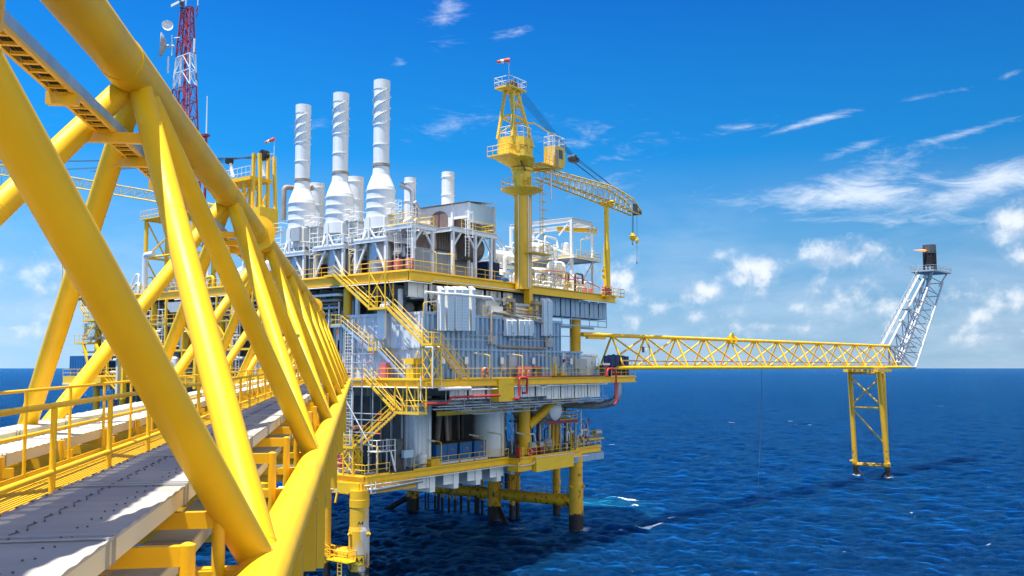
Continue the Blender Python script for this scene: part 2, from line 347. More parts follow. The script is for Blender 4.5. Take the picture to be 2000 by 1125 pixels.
CIR = [(1640, 385, 250, 34, -2, 1.25), (1690, 355, 150, 50, 12, .75), (1930, 365, 210, 38, 13, 1.3), (1580, 240, 110, 9, 11, .8), (1440, 252, 90, 12, 5, .4), (1650, 296, 70, 11, 14, .55), (1840, 181, 70, 6, 4, .5), (1900, 255, 130, 9, 9, .75), (1975, 145, 40, 6, 12, .4),
       (870, 30, 55, 45, 35, .8), (1010, 62, 45, 9, 8, .42), (780, 122, 14, 12, 0, .4), (900, 245, 90, 26, 12, .42), (1160, 270, 150, 40, -10, .36), (1800, 430, 180, 12, -4, .42), (1120, 365, 110, 22, 4, .36), (620, 245, 50, 12, 5, .3), (-200, 250, 220, 30, 10, .6), (2300, 300, 250, 50, 8, .8)]
warp = noise(9, 3); wv = N('ShaderNodeVectorMath'); wv.operation = 'MULTIPLY_ADD'
n1 = noise(26, 9, .58); n2 = noise(12, 12, .66, None, 1.1, (1, 3.4, 1), math.radians(-10)); n6 = noise(60, 6, .6, None, .8, (1, 4.5, 1), math.radians(-12)); n3 = noise(4.5, 4, .5)
c1 = math_n('MULTIPLY_ADD', math_n('SUBTRACT', n1, .5), 2.1, blobs(CUM)); n5 = noise(85, 7, .62, None, .4); c1 = math_n('MULTIPLY_ADD', math_n('SUBTRACT', n5, .5), .8, c1)
c2 = math_n('MULTIPLY_ADD', math_n('SUBTRACT', n2, .5), 2.5, blobs(CIR)); c2 = math_n('MULTIPLY_ADD', math_n('SUBTRACT', n6, .5), .7, c2)
def sstep(v, a, b):
    n = N('ShaderNodeMapRange'); n.interpolation_type = 'SMOOTHSTEP'; n.inputs[1].default_value = a; n.inputs[2].default_value = b; L(v, n.inputs[0]); return n.outputs[0]
d1 = math_n('MULTIPLY', sstep(c1, .02, 1.05), .78); d2 = math_n('MULTIPLY', sstep(c2, .0, 1.5), .74)
# thin veil low in the sky
veil = math_n('MULTIPLY', sstep(noise(7, 8, .6, None, .3, (1, 3.5, 1)), .36, .72), math_n('MULTIPLY', sstep(el, .24, .02), .32))
hs = N('ShaderNodeHueSaturation'); hs.inputs['Saturation'].default_value = 1.2; hs.inputs['Value'].default_value = 1.0; hs.inputs['Hue'].default_value = .5; L(sky.outputs[0], hs.inputs['Color'])
def mixc(f, a, b):
    n = N('ShaderNodeMix'); n.data_type = 'RGBA'; L(f, n.inputs[0])
    for i, q in ((6, a), (7, b)):
        if isinstance(q, tuple): n.inputs[i].default_value = (*q, 1)
        else: L(q, n.inputs[i])
    return n.outputs[2]
sh2 = N('ShaderNodeVectorMath'); sh2.operation = 'ADD'; L(cmb.outputs[0], sh2.inputs[0]); sh2.inputs[1].default_value = (-.006, .013, 0); shade = sstep(math_n('ADD', math_n('MULTIPLY', math_n('SUBTRACT', n1, noise(26, 9, .58, sh2.outputs[0])), 5.0), math_n('MULTIPLY', c1, .35)), -.35, .75)
ccol = mixc(shade, (4.9, 5.8, 7.2), (8.6, 8.8, 9.1))
er = ramp(nt, [(0, (2.7, 4.7, 6.7)), (.06, (2.35, 4.4, 6.6)), (.17, (1.05, 3.6, 6.8)), (.29, (.06, 2.45, 6.7)), (.5, (.015, 1.38, 5.5)), (1, (.02, .7, 3.6))]); L(math_n('MULTIPLY', el, 1.25, None, True), er.inputs[0])
azf = math_n('MULTIPLY_ADD', az, -.36, 1.0); tint = N('ShaderNodeVectorMath'); tint.operation = 'SCALE'; L(er.outputs[0], tint.inputs[0]); L(azf, tint.inputs['Scale'])
c = mixc(math_n('ADD', .94, 0), hs.outputs[0], tint.outputs[0]); c = mixc(veil, c, (6.3, 7.2, 8.6)); c = mixc(d2, c, (8.2, 8.7, 9.3)); c = mixc(d1, c, ccol)
# unseen cloud bank added behind the camera, right, as fill for shaded walls
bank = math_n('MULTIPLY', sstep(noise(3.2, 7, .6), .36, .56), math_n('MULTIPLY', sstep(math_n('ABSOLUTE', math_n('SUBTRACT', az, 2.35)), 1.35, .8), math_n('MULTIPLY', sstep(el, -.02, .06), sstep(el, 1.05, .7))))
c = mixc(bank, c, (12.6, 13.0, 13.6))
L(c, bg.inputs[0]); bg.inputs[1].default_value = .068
vs = scene.view_settings; vs.view_transform = 'Standard'; vs.look = 'None'; vs.gamma = 1; vs.exposure = .92
scene.cycles.max_bounces = 6; scene.cycles.diffuse_bounces = 3; scene.cycles.glossy_bounces = 3

# ---------------------------------------------------------------- sea
def foam_at(x, y):
    f = np.zeros_like(x)
    for cx, cy, dx, dy, a, w in FOAM:
        ca, sa = math.cos(a), math.sin(a); u = ((x - cx) * ca + (y - cy) * sa) / dx; v = (-(x - cx) * sa + (y - cy) * ca) / dy
        f = np.maximum(f, w * np.clip(1.25 - np.sqrt(u * u + v * v), 0, 1))
    return f
def wxy(x, y): q = sight(x, y); t = -EYE / q.z; return q.x * t, q.y * t
FOAM = []
for x, y, a, b, rot, w in [(1270, 1025, 2.9, .8, .55, 1.1), (1312, 1010, 2.0, .9, .5, .55), (1225, 975, 2.6, .9, -.2, .85), (1240, 988, 1.3, .5, 0, .7), (1165, 955, 1.4, .5, .3, .7), (1212, 1032, .9, .4, 0, .7), (1567, 828, 5, 1.3, -.2, .9), (1545, 823, 2, 1, 0, .7), (1433, 825, 4, .9, 0, .75), (1590, 762, 4, 1.2, 0, .6), (1832, 793, 5, 1.6, .2, .7), (1330, 765, 5, 1.2, 0, .6), (1930, 1060, 1, .4, 0, .6), (1560, 935, 1.5, .5, 0, .5), (1845, 985, 1, .4, 0, .5), (1420, 1045, .8, .4, 0, .5), (1650, 1080, .8, .4, 0, .5), (25, 745, 7, 2, 0, .6), (1700, 745, 9, 2, 0, .55), (1490, 757, 6, 1.5, 0, .55), (1780, 1000, .9, .4, 0, .5), (1195, 870, 2, .7, .2, .6)]:
    X, Y = wxy(x, y); FOAM.append((X, Y, a, b, rot, w))
for u_, v_, k_ in ((40.2, 1.4, 1.0), (39.4, 14.5, .9), (38.6, 29.3, .8), (1.65, 1.75, .7), (35.6, 8.2, .7)):
    p_ = FP @ Vector((u_, v_, 0)); FOAM.append((p_.x + .6, p_.y - .5, 2.2, 1.7, .3, .72 * k_))
for t_, w_ in ((77.8, 3.1), (77.5, -3.5), (79.6, -2.5)):
    p_ = FF @ Vector((t_, w_, 0)); FOAM.append((p_.x, p_.y - .4, 1.5, 1.3, 0, .66))
CHURN = [(*wxy(1055, 985), 16, 8, .2, 1.0), (*wxy(930, 990), 14, 6, .3, .6), (*wxy(1170, 1005), 9, 7, .4, .75)]
th = np.concatenate([np.linspace(-.62, .62, 760), np.linspace(.62, 2 * PI - .62, 150)[1:-1]])
rr = [0.5, 12.]
while rr[-1] < 42: rr.append(rr[-1] + 2.5)
while rr[-1] < 900: rr.append(rr[-1] + .16 + max(0, (rr[-1] - 60)) * .0042)
while rr[-1] < 40000: rr.append(rr[-1] * 1.045)
rr = np.array(rr); TH, RR = np.meshgrid(th, rr); X = RR * np.sin(TH); Y = RR * np.cos(TH); Z = np.zeros_like(X)
rs = np.random.RandomState(3); step = np.maximum(np.gradient(rr)[:, None], RR * (1.24 / 760)); wind = math.radians(200)
for i in range(64):
    lam = .8 * (17 / .8) ** (i / 63.) * rs.uniform(.9, 1.1); k = 2 * PI / lam; a = wind + rs.normal(0, .6 if lam > 6 else 1.0); ph = rs.uniform(0, 2 * PI)
    amp = .021 * lam ** .32 * rs.uniform(.5, 1.2); w = np.clip((lam / step - 2.2) / 2.5, 0, 1)
    t = k * (X * math.cos(a) + Y * math.sin(a)) + ph; t = t + .6 * np.sin(t * .37 + i)
    Z += amp * w * (1 - 2 * np.abs(np.sin(t / 2)) ** 1.7)
fo = foam_at(X, Y); CH = FOAM; FOAM = CHURN; ch = foam_at(X, Y); FOAM = CH
nr, nth = X.shape; idx = np.arange(nr * nth).reshape(nr, nth); nx = np.roll(idx, -1, 1)
q = np.stack([idx[:-1], nx[:-1], nx[1:], idx[1:]], -1).reshape(-1, 4)
me = bpy.data.meshes.new('sea'); me.vertices.add(nr * nth); me.vertices.foreach_set('co', np.stack([X, Y, Z], -1).ravel())
me.loops.add(q.size); me.loops.foreach_set('vertex_index', q.ravel()); me.polygons.add(len(q)); me.polygons.foreach_set('loop_start', np.arange(0, q.size, 4)); me.polygons.foreach_set('loop_total', np.full(len(q), 4)); me.polygons.foreach_set('use_smooth', np.ones(len(q), bool)); me.update()
for nm, d in (('foam', fo), ('churn', ch)):
    at = me.attributes.new(nm, 'FLOAT', 'POINT'); at.data.foreach_set('value', d.ravel().astype(np.float32))
def sea_mat():
    m, nt, b, N, L = _mat('sea_water')
    ge = N('ShaderNodeNewGeometry')
    def noi(sc, de, ro=.6, st=(1, 1, 1)):
        mp = N('ShaderNodeMapping'); mp.inputs['Scale'].default_value = st; mp.inputs['Rotation'].default_value = (0, 0, .4); L(ge.outputs['Position'], mp.inputs[0])
        n = N('ShaderNodeTexNoise'); n.inputs['Scale'].default_value = sc; n.inputs['Detail'].default_value = de; n.inputs['Roughness'].default_value = ro; L(mp.outputs[0], n.inputs['Vector']); return n.outputs['Fac']
    def mt(op, a, b2=None, c=None):
        n = N('ShaderNodeMath'); n.operation = op
        for i, v in enumerate((a, b2, c)):
            if v is None: continue
            if isinstance(v, (int, float)): n.inputs[i].default_value = v
            else: L(v, n.inputs[i])
        return n.outputs[0]
    A = {}
    for k in ('foam', 'churn'): a = N('ShaderNodeAttribute'); a.attribute_name = k; A[k] = a.outputs['Fac']
    wat = ramp(nt, [(.3, (.0002, .008, .027)), (.7, (.0003, .013, .040))]); L(noi(.03, 5, .6, (1, 2.2, 1)), wat.inputs[0])
    mx = N('ShaderNodeMix'); mx.data_type = 'RGBA'; cf = mt('MULTIPLY', mt('MULTIPLY', A['churn'], noi(.5, 8, .7)), .42); L(cf, mx.inputs[0]); L(wat.outputs[0], mx.inputs[6]); mx.inputs[7].default_value = (.02, .26, .45, 1)
    ff = mt('ADD', mt('MULTIPLY', A['foam'], 1.0), mt('MULTIPLY_ADD', noi(2.2, 9, .72), 1.6, -1.13)); ff2 = mt('ADD', mt('MULTIPLY', A['churn'], .56), mt('MULTIPLY_ADD', noi(1.1, 10, .75, (1, 2.4, 1)), 2.2, -1.72))
    # tiny whitecaps scattered over the open sea
    caps = mt('MULTIPLY_ADD', noi(.07, 9, .8, (1, 3, 1)), 6, -4.75)
    fa = mt('MAXIMUM', mt('MAXIMUM', ff, ff2), mt('MINIMUM', caps, .6)); fr = ramp(nt, [(.12, (0, 0, 0)), (.34, (1, 1, 1))]); L(fa, fr.inputs[0])
    my = N('ShaderNodeMix'); my.data_type = 'RGBA'; L(fr.outputs[0], my.inputs[0]); L(mx.outputs[2], my.inputs[6]); my.inputs[7].default_value = (.75, .80, .82, 1)
    L(my.outputs[2], b.inputs['Base Color']); b.inputs['Roughness'].default_value = .8; b.inputs['Specular IOR Level'].default_value = 0; b.inputs['Subsurface Weight'].default_value = 1.0; b.inputs['Subsurface Radius'].default_value = (5, 9, 13); b.inputs['Subsurface Scale'].default_value = 1.0
    bp = N('ShaderNodeBump'); bp.inputs['Strength'].default_value = 1.0; bp.inputs['Distance'].default_value = .85; L(noi(.55, 8, .62, (1, 1.8, 1)), bp.inputs['Height'])
    b2 = N('ShaderNodeBump'); b2.inputs['Strength'].default_value = 1.0; b2.inputs['Distance'].default_value = .26; L(noi(3.2, 6, .6, (1, 1.6, 1)), b2.inputs['Height']); L(bp.outputs[0], b2.inputs['Normal']); b3 = N('ShaderNodeBump'); b3.inputs['Strength'].default_value = .8; b3.inputs['Distance'].default_value = .07; L(noi(11, 4, .6, (1, 1.5, 1)), b3.inputs['Height']); L(b2.outputs[0], b3.inputs['Normal']); b2 = b3; L(b2.outputs[0], b.inputs['Normal'])
    # a wind-roughened sea mirrors far less of the sky at grazing angles than flat water: the reflection is capped
    fz = N('ShaderNodeFresnel'); fz.inputs['IOR'].default_value = 1.33; L(b2.outputs[0], fz.inputs['Normal'])
    gl = N('ShaderNodeBsdfGlossy'); gl.inputs['Roughness'].default_value = .10; gl.inputs['Color'].default_value = (.24, .60, 1.0, 1); L(b2.outputs[0], gl.inputs['Normal'])
    fx = mt('MULTIPLY', mt('MINIMUM', mt('MULTIPLY', fz.outputs[0], 1.25), .56), mt('SUBTRACT', 1, fr.outputs[0])); ms = N('ShaderNodeMixShader'); L(fx, ms.inputs[0]); L(b.outputs[0], ms.inputs[1]); L(gl.outputs[0], ms.inputs[2])
    L(ms.outputs[0], nt.nodes['Material Output'].inputs['Surface'])
    return m
me.materials.append(sea_mat()); sea = bpy.data.objects.new('sea', me); COL.objects.link(sea); sea['kind'] = 'structure'

# ---------------------------------------------------------------- footbridge (frame FB: r, s, z about the eye)
TOP = (-2.98, 3.78); BRT = (-.77, -1.82); BLT = (-5.85, -1.82); NODE = [3.71 + 8.85 * i for i in range(-1, 9)]; FOOT = [8.13 + 8.85 * i for i in range(-2, 9)]; S0, S1 = -9, 79.5
T = Thing('truss_bridge', 'yellow tubular triangular truss footbridge running to the platform', 'bridge', (-3.3, 0, -1.8), FB)
def seam(m, a, b, r, t):        # raised weld bead round a tube
    a = Vector(a); b = Vector(b); d = (b - a).normalized(); c = a + (b - a) * t; return m.lathe([(r * .995, -.014), (r + .003, -.005), (r + .003, .005), (r * .995, .014)], c, 28, d, False)
tcm = MB().tube((TOP[0], S0, TOP[1]), (TOP[0], 76, TOP[1]), .275, 40)
for i in range(20): seam(tcm, (TOP[0], 0, TOP[1]), (TOP[0], 76, TOP[1]), .275, (1.6 + 3.7 * i) / 76)
T.part('top_chord', tcm, M['bridge'])
for r, z in (BRT, BLT): bm_ = MB().tube((r, S0, z), (r, S1, z), .225, 36); [seam(bm_, (r, 0, z), (r, S1, z), .225, (1.1 + 2.95 * i) / S1) for i in range(26)]; T.part('bottom_chord', bm_, M['bridge'])
for s in NODE: T.part('joint_can', MB().tube((TOP[0], s - .9, TOP[1]), (TOP[0], s + .9, TOP[1]), .288, 40), M['bridge'])
for s in NODE:
    for side, (r, z) in ((1, BRT), (-1, BLT)):
        for ds in (-4.425, 4.425):
            if S0 < s + ds < S1 + 1:
                pa_, pb_ = (TOP[0] + .06 * side, s + ds * .03, TOP[1] - .1), (r, s + ds * .985, z); bm_ = MB().tube(pa_, pb_, .15, 28)
                for t_ in (.36, .968, .045): seam(bm_, pa_, pb_, .15, t_)
                T.part('brace', bm_, M['bridge'])
for s in (27.3, 63.2):
    b = MB().lathe([(.30, -.5), (.30, -.02)], (TOP[0], s, TOP[1]), 32, (0, 1, 0)); b.lathe([(.52, 0), (.52, .045)], (TOP[0], s, TOP[1]), 40, (0, 1, 0))
    b.box((TOP[0] - .02, s + .05, TOP[1] + .2), (TOP[0] + .02, s + .6, TOP[1] + .56))
    T.part('flange_disc', b, M['yellow2'])
fs = [3.0, 6.2, 7.55] + [9.75 + 2.35 * i for i in range(29)]
for s in fs:
    b = MB().beam((BRT[0] - .1, s + .12, -1.78), (BLT[0] + .1, s + .12, -1.78), .16, .2); T.part('cross_beam', b, M['yellow'])
    f = MB(); f.tube((-1.08, s, -1.95), (-1.08, s, -1.2), .052, 12); f.lathe([(.052, -1.2), (.02, -1.185)], (-1.08, s, 0), 12); f.beam((-1.1, s, -1.27), (-2.42, s, -1.27), .07, .13); f.beam((-1.1, s, -1.72), (-1.95, s, -1.72), .07, .1)
    T.part('outrigger', f, M['yellow'])
    f = MB(); f.tube((-4.35, s, -1.95), (-4.35, s, -1.2), .05, 10); f.beam((-4.2, s, -1.4), (-5.5, s, -1.4), .07, .12); f.beam((-4.4, s + .06, -1.7), (-5.3, s + .06, -1.7), .07, .12)
    T.part('outrigger', f, M['yellow'])
for i in range(13):
    s = 6.4 + 5.75 * i * .38 + i * 1.1
    b = MB().cbox((-.66, s, -2.42 - (.35 if i % 3 == 0 else 0)), (.24, .3, .95 + (.7 if i % 3 == 0 else 0))); T.part('hanging_post', b, M['yellow'])
for s in sorted([n + d for n in NODE[1:] for d in (-.72, .72, -2.4, 2.4)]):
    h = 2.80; full = min(abs(s - n) for n in NODE) < 1; T.part('tray_bearer', MB().beam((-3.52 if full else -3.32, s, h), (-2.66 if full else -3.0, s, h), .10, .13), M['yellow'])
    if abs(s - 2.4 - min(NODE, key=lambda n: abs(s - 2.4 - n))) < .01: T.part('tray_hanger', MB().beam((-3.06, s + 2.0, h), (-3.02, s + 2.0, TOP[1] - .2), .06, .06), M['yellow'])
b = MB()                                                     # open bar grating of the walkway
for i in range(30): r = -3.93 + i * .052; b.beam((r, S0, -1.50), (r, S1, -1.50), .018, .04)
T.part('walkway_grating', b, M['yellow2'])
b = MB()
for r in (-3.97, -2.40): b.beam((r, S0, -1.56), (r, S1, -1.56), .07, .16)
T.part('walkway_stringer', b, M['yellow'])

def tray_run(r0, r1, ztop, th, s0, s1, seg, label, mat, bolts=True, wave=True, side='cream'):
    T = Thing('cable_tray', label, 'cable tray', ((r0 + r1) / 2, s0, ztop - th), FB, 'covered cable trays on the footbridge')
    s = s0; k = 0
    while s < s1:
        e = min(s + seg, s1) - .012; b = MB(); n = int((e - s) / .04) if wave and s < 40 else 1
        vs = []; fs2 = []
        for i in range(n + 1):
            y = s + (e - s) * i / n; dz = .0045 * math.sin(y / .26 * 2 * PI) if wave else 0
            vs += [(r0, y, ztop + dz), (r1, y, ztop + dz), (r1, y, ztop - .02), (r0, y, ztop - .02)]
        for i in range(n):
            o = 4 * i; fs2 += [(o, o + 1, o + 5, o + 4), (o + 1, o + 2, o + 6, o + 5), (o + 3, o, o + 4, o + 7)]
        fs2 += [(3, 2, 1, 0), (4 * n, 4 * n + 1, 4 * n + 2, 4 * n + 3)]; b.add(vs, fs2); T.part('cover_panel', b, M[mat])
        b = MB(); b.box((r0 + .012, s, ztop - th), (r0 + .03, e, ztop - .02)); b.box((r1 - .03, s, ztop - th), (r1 - .012, e, ztop - .02)); b.box((r0 + .03, s, ztop - th), (r1 - .03, e, ztop - th + .02))
        T.part('side_channel', b, M[side]); s += seg; k += 1
        for ds in ((-.03, .10) if s < 45 else ()):
            y = s - .006 + ds; c = MB(); c.box((r0 + .004, y - .012, ztop + .008), (r1 + .006, y + .012, ztop + .016)); c.box((r1 - .011, y - .012, ztop - th), (r1 + .006, y + .012, ztop + .008)); T.part('clamp_strap', c, M['galv'])
    if bolts:
        b = MB(); y = s0 + .1
        while y < min(s1, 30):
            for f, dy in ((.36, 0), (.70, .06)):
                r = r0 + (r1 - r0) * f
                for q in (0, .05): b.lathe([(.007, 0), (.007, .007), (.002, .009)], (r + q, y + dy + q * .6, ztop + .004), 6)
            for f in (.03,): b.lathe([(.010, 0), (.010, .009)], (r0 + (r1 - r0) * f, y, ztop + .004), 6)
            y += .3
        T.part('cover_bolts', b, M['dark'])
        b = MB(); y = s0 + .12; r = r0 + (r1 - r0) * .385
        while y < min(s1, 26): b.path([(r + .02, y + .03, ztop + .008), (r - .02, y + .15, ztop + .009), (r + .0, y + .26, ztop + .008)], .0035, 5); y += .3
        T.part('tie_wire', b, M['dark'])
    return T
tray_run(-2.32, -1.38, -1.02, .16, -6, 78, 2.3, 'wide grey corrugated cable tray cover beside the right truss tube of the footbridge', 'tray')
tray_run(-1.70, -1.345, -1.50, .15, -6, 78, 2.3, 'narrow grey cable tray lying low under the outriggers beside the right truss tube', 'tray', False, False)
tray_run(-5.55, -5.05, -1.07, .16, -6, 78, 2.3, 'sunlit pale cable tray along the far left edge of the footbridge', 'cream', False, False)
tray_run(-4.95, -4.42, -1.20, .16, -6, 78, 2.3, 'sunlit pale corrugated cable tray just left of the walkway railing', 'cream', False, True)
T = Thing('overhead_cable_tray', 'grey sided overhead cable tray with yellow rungs hung inside the truss', 'cable tray', (-3.16, -6, 2.86), FB, 'covered cable trays on the footbridge')
for r, w in ((-3.04, .012), (-3.28, .012)):
    s = -5.9
    while s < 76: T.part('side_panel', MB().box((r - w / 2, s, 2.905), (r + w / 2, s + 1.1, 3.02)), M['bluegrey']); s += 1.125
b = MB()
for r in (-3.055, -3.265): b.beam((r, -6, 2.88), (r, 76, 2.88), .04, .045)
T.part('side_rails', b, M['yellow'])
b = MB(); s = 3.2
for i in range(280):
    if i < 100:
        if i == 0: rung = MB().beam((-3.25, 0, 2.875), (-3.07, 0, 2.875), .05, .03).mesh('rung', M['yellow'])
        q_ = T.inst('rung', rung); q_.location = (-T.o[0], s - T.o[1], -T.o[2])
    else: b.beam((-3.25, s, 2.875), (-3.07, s, 2.875), .05, .03)
    s += .26
q_ = T.part('rungs', b, M['yellow']); q_['kind'] = 'stuff'
b = MB()
for i in range(5): b.tube((-3.23 + .034 * i, -6, 2.92), (-3.23 + .034 * i, 76, 2.92), .015, 5)
T.part('cables', b, M['black'])
rail([(-2.44, S0 + .02 + 1.65, -1.50), (-2.44, 62, -1.50)], 'yellow pipe railing beside the wide grey tray cover on the footbridge', FB, 'bridge', 1.13, 1.68, .026, False, 'railings of the footbridge walkway')
rail([(-3.93, S0 + .4 + 1.65, -1.50), (-3.93, 76, -1.50)], 'yellow pipe railing with toe board on the left edge of the footbridge walkway', FB, 'bridge', 1.13, 1.68, .022, True, 'railings of the footbridge walkway')
# ================================================================ main platform: legs, decks, walls (frame FP: u, v, z)
ZC, ZM, ZZ, ZU = 10.3, 19.85, 26.5, 30.9
BACK = 64.0
def text_mesh(body, size, radius, ang, z, c, name='marking'):
    """lettering laid on a round leg: letters bent to the cylinder of the given radius about c, facing the bearing ang"""
    cu = bpy.data.curves.new('lettering', 'FONT'); cu.body = body; cu.size = size; cu.align_x = 'CENTER'; cu.align_y = 'CENTER'; cu.offset = size * .018
    ob = bpy.data.objects.new('lettering', cu); COL.objects.link(ob); dg = bpy.context.evaluated_depsgraph_get()
    me = bpy.data.meshes.new_from_object(ob.evaluated_get(dg)); bpy.data.objects.remove(ob); m = MB()
    vs = []
    for v in me.vertices:
        t = ang + v.co.x / radius; vs.append((c[0] + math.cos(t) * radius, c[1] + math.sin(t) * radius, z + v.co.y))
    m.add(vs, [tuple(p.vertices) for p in me.polygons]); bpy.data.meshes.remove(me); return m
FACE = math.atan2(-(-VX.y * 1 + 0) if False else -VX.y, -UX.y)          # bearing of the photographer seen from the platform
FACE = math.atan2(Vector((.17, -1, 0)).dot(VX), Vector((.17, -1, 0)).dot(UX))
def leg(u, v, r, top, label, extra=None, group='legs of the main platform'):
    T = Thing('platform_leg', label, 'platform leg', (u, v, -2), FP, group)
    T.part('shaft', MB().lathe([(r * 1.07, -2), (r * 1.07, top - 3.9), (r * .98, top - 3.5), (r * .98, top - 1.6)], (u, v, 0), 32), M['legA' if extra is a4x else 'leg'])
    T.part('head', MB().lathe([(r * 1.03, top - 1.62), (r * 1.03, top - .9), (r, top - .88), (r, top)], (u, v, 0), 32), M['yellow'])
    for a in (FACE + .9, FACE - .9, FACE + 2.6): T.part('padeye', MB().tube((u + math.cos(a) * r, v + math.sin(a) * r, top - 4.3), (u + math.cos(a) * (r + .32), v + math.sin(a) * (r + .32), top - 4.1), .17, 10), M['leg'])
    if extra: extra(T)
    return T
A4U, A4V, A4R = 1.65, 1.75, .95
def a4x(T):
    c = (A4U, A4V)
    T.part('marking', text_mesh('A4', .50, A4R * 1.075, FACE + .12, 5.9, c), M['black'])
    m = text_mesh('A4', .72, A4R * 1.10, FACE, 2.35, c); T.part('marking', m, M['black'])
    def patch(w, h, rad, holes=None):
        p = MB(); n = 10
        for z0, z1, x0, x1 in ([(-h, h, -w, w)] if not holes else holes):
            vs = [(c[0] + math.cos(FACE + (x0 + (x1 - x0) * i / n) / rad) * rad, c[1] + math.sin(FACE + (x0 + (x1 - x0) * i / n) / rad) * rad, 2.35 + z) for z in (z0, z1) for i in range(n + 1)]
            p.add(vs, [(i, i + 1, n + 2 + i, n + 1 + i) for i in range(n)])
        return p
    T.part('marking_panel', patch(.56, .50, A4R * 1.085), M['yellow2'])
    T.part('marking_border', patch(0, 0, A4R * 1.095, [(.46, .50, -.56, .56), (-.50, -.46, -.56, .56), (-.5, .5, -.56, -.52), (-.5, .5, .52, .56)]), M['black'])
    for z in (1.15, .62, -.1): T.part('band', MB().lathe([(A4R * 1.08, z), (A4R * 1.085, z + .02), (A4R * 1.08, z + .06)], (*c, 0), 32, caps=False), M['black'])
LEGM = 'legA'
leg(A4U, A4V, A4R, 9.0, 'nearest platform leg under the stairs, boldly marked A4 on a yellow panel', a4x)
B4 = (40.2, 1.4)
leg(*B4, .90, 9.6, 'rust streaked right hand corner leg standing in churning water, black at the water line',
    lambda T: T.part('marking', text_mesh('B4', .55, .885, FACE + .35, 6.9, B4), M['black']))
leg(39.4, 14.5, .88, 8.6, 'rusty leg between two long horizontal tubes, with a slanting brace into the sea')
leg(38.6, 29.3, .88, 8.6, 'farthest leg of the right hand row, at the left end of the long rusty tube')
leg(1.5, 16.3, .88, 8.6, 'platform leg in the shade under the far end of the footbridge')
for i, (v, nm) in enumerate(((31, 'second'), (45.5, 'third'))): leg(1.4, v, .88, 8.6, nm + ' shaded platform leg beyond the footbridge end, hidden among the braces')
def cross(a, b, r, label, walk=False):
    T = Thing('horizontal_brace', label, 'brace', a, FP, 'tubes bracing the platform legs'); T.part('tube', MB().tube(a, b, r, 28), M['leg'])
    for k, rr2 in ((.0, r * 1.12),): T.part('sleeve', MB().tube(lerp(a, b, .10), lerp(a, b, .20), rr2, 28), M['leg'])
    if walk:
        w = MB(); n = 14
        for i in range(n + 1):
            p = lerp(a, b, .06 + .88 * i / n); w.tube((p[0], p[1], p[2] + r - .05), (p[0], p[1], p[2] + r + 1.0), .02, 5)
        for z in (.5, 1.0): p, q = lerp(a, b, .06), lerp(a, b, .94); w.tube((p[0], p[1], p[2] + r + z), (q[0], q[1], q[2] + r + z), .018, 5)
        T.part('walkway_rail', w, M['yellow'])
cross((40.2, 1.4, 3.4), (39.4, 14.5, 3.4), .76, 'rust spotted yellow tube joining the right corner leg to the next leg', True)
cross((39.4, 14.5, 3.4), (38.6, 29.3, 3.4), .76, 'longest rust spotted yellow tube above the row of thin piles', True)
cross((A4U, A4V, 2.6), (1.5, 16.3, 2.6), .62, 'yellow tube running from the A4 leg back under the footbridge')
cross((39.4, 14.5, 2.6), (36.0, 8.6, -2.0), .42, 'slanting tube dipping into the sea beside the middle rusty leg')
cross((38.6, 29.3, 2.2), (35.4, 35.5, -2.0), .40, 'slanting tube dipping into the sea left of the farthest leg')
for x, y, top, r, lab in ((1087, 1005, 9.5, .56, 'plain yellow caisson tube standing behind the right corner leg'), (1000, 1010, 6.2, .40, 'left one of a close pair of caisson tubes behind the middle leg'), (1011, 1008, 6.0, .32, 'right one of a close pair of caisson tubes behind the middle leg')):
    u, v, _ = on_z(x, y, 0); T = Thing('caisson', lab, 'caisson', (u, v, -2), FP, 'caissons under the platform'); T.part('tube', MB().tube((u, v, -2), (u, v, top), r, 20), M['leg']); T.part('collar', MB().lathe([(r * 1.15, 4.3), (r * 1.15, 5.0)], (u, v, 0), 20), M['leg'])
T = Thing('caisson', 'slim yellow caisson left of the A4 leg, behind the boat landing stair', 'caisson', (.4, 5.0, -2), FP, 'caissons under the platform'); T.part('tube', MB().tube((.4, 5, -2), (.4, 5, 9.2), .39, 20), M['leg'])
T = Thing('caisson', 'caisson with a dark flange close under the footbridge tube', 'caisson', (-1.6, 6.2, -2), FP, 'caissons under the platform'); T.part('tube', MB().tube((-1.6, 6.2, -2), (-1.6, 6.2, 8.6), .36, 20), M['leg']); T.part('flange', MB().lathe([(.42, 3.9), (.42, 4.15)], (-1.6, 6.2, 0), 20), M['black'])
for i, x in enumerate((831, 836.5, 850, 856.5, 864, 877, 889, 900.5, 915, 929, 933.5, 942)):
    u, v, _ = on_z(x, 992 + i * .9, 0); dk = i in (0, 1, 3, 7, 10); r = .13 if i < 2 else .22 if dk else .2
    T = Thing('pile', 'thin %s conductor pipe standing in the water under the long rusty tube' % ('black' if dk else 'rusty'), 'pile', (u, v, -2), FP, 'thin conductor pipes under the platform')
    T.part('tube', MB().tube((u, v, -2), (u, v, 9.5), r, 12), M['black'] if dk else M['leg'])
# boat landing stair beside A4
stair((-1.2, 9.4, 5.3), (.1, 4.2, 2.35), (1, .1, 0), .7, 'small yellow boat landing stair left of the A4 leg', stringer='yellow', tread='yellow2', group='steel stairs between the decks')
solo('boat_landing', MB().box((-.3, 1.2, 2.22), (1.0, 4.3, 2.32)), M['yellow2'], 'little grated boat landing platform against the A4 leg', 'platform')
rail([(-.3, 4.2, 2.32), (-.3, 1.2, 2.32), (.9, 1.2, 2.32)], 'railing around the boat landing beside the A4 leg', h=1.0, sp=1.0, toe=False)
ladder((-.25, 2.4, -1.5), (-.25, 2.4, 2.4), (0, 1, 0), .55, 'yellow ladder from the boat landing down into the sea', mat='yellow2', cage=False, group=None)
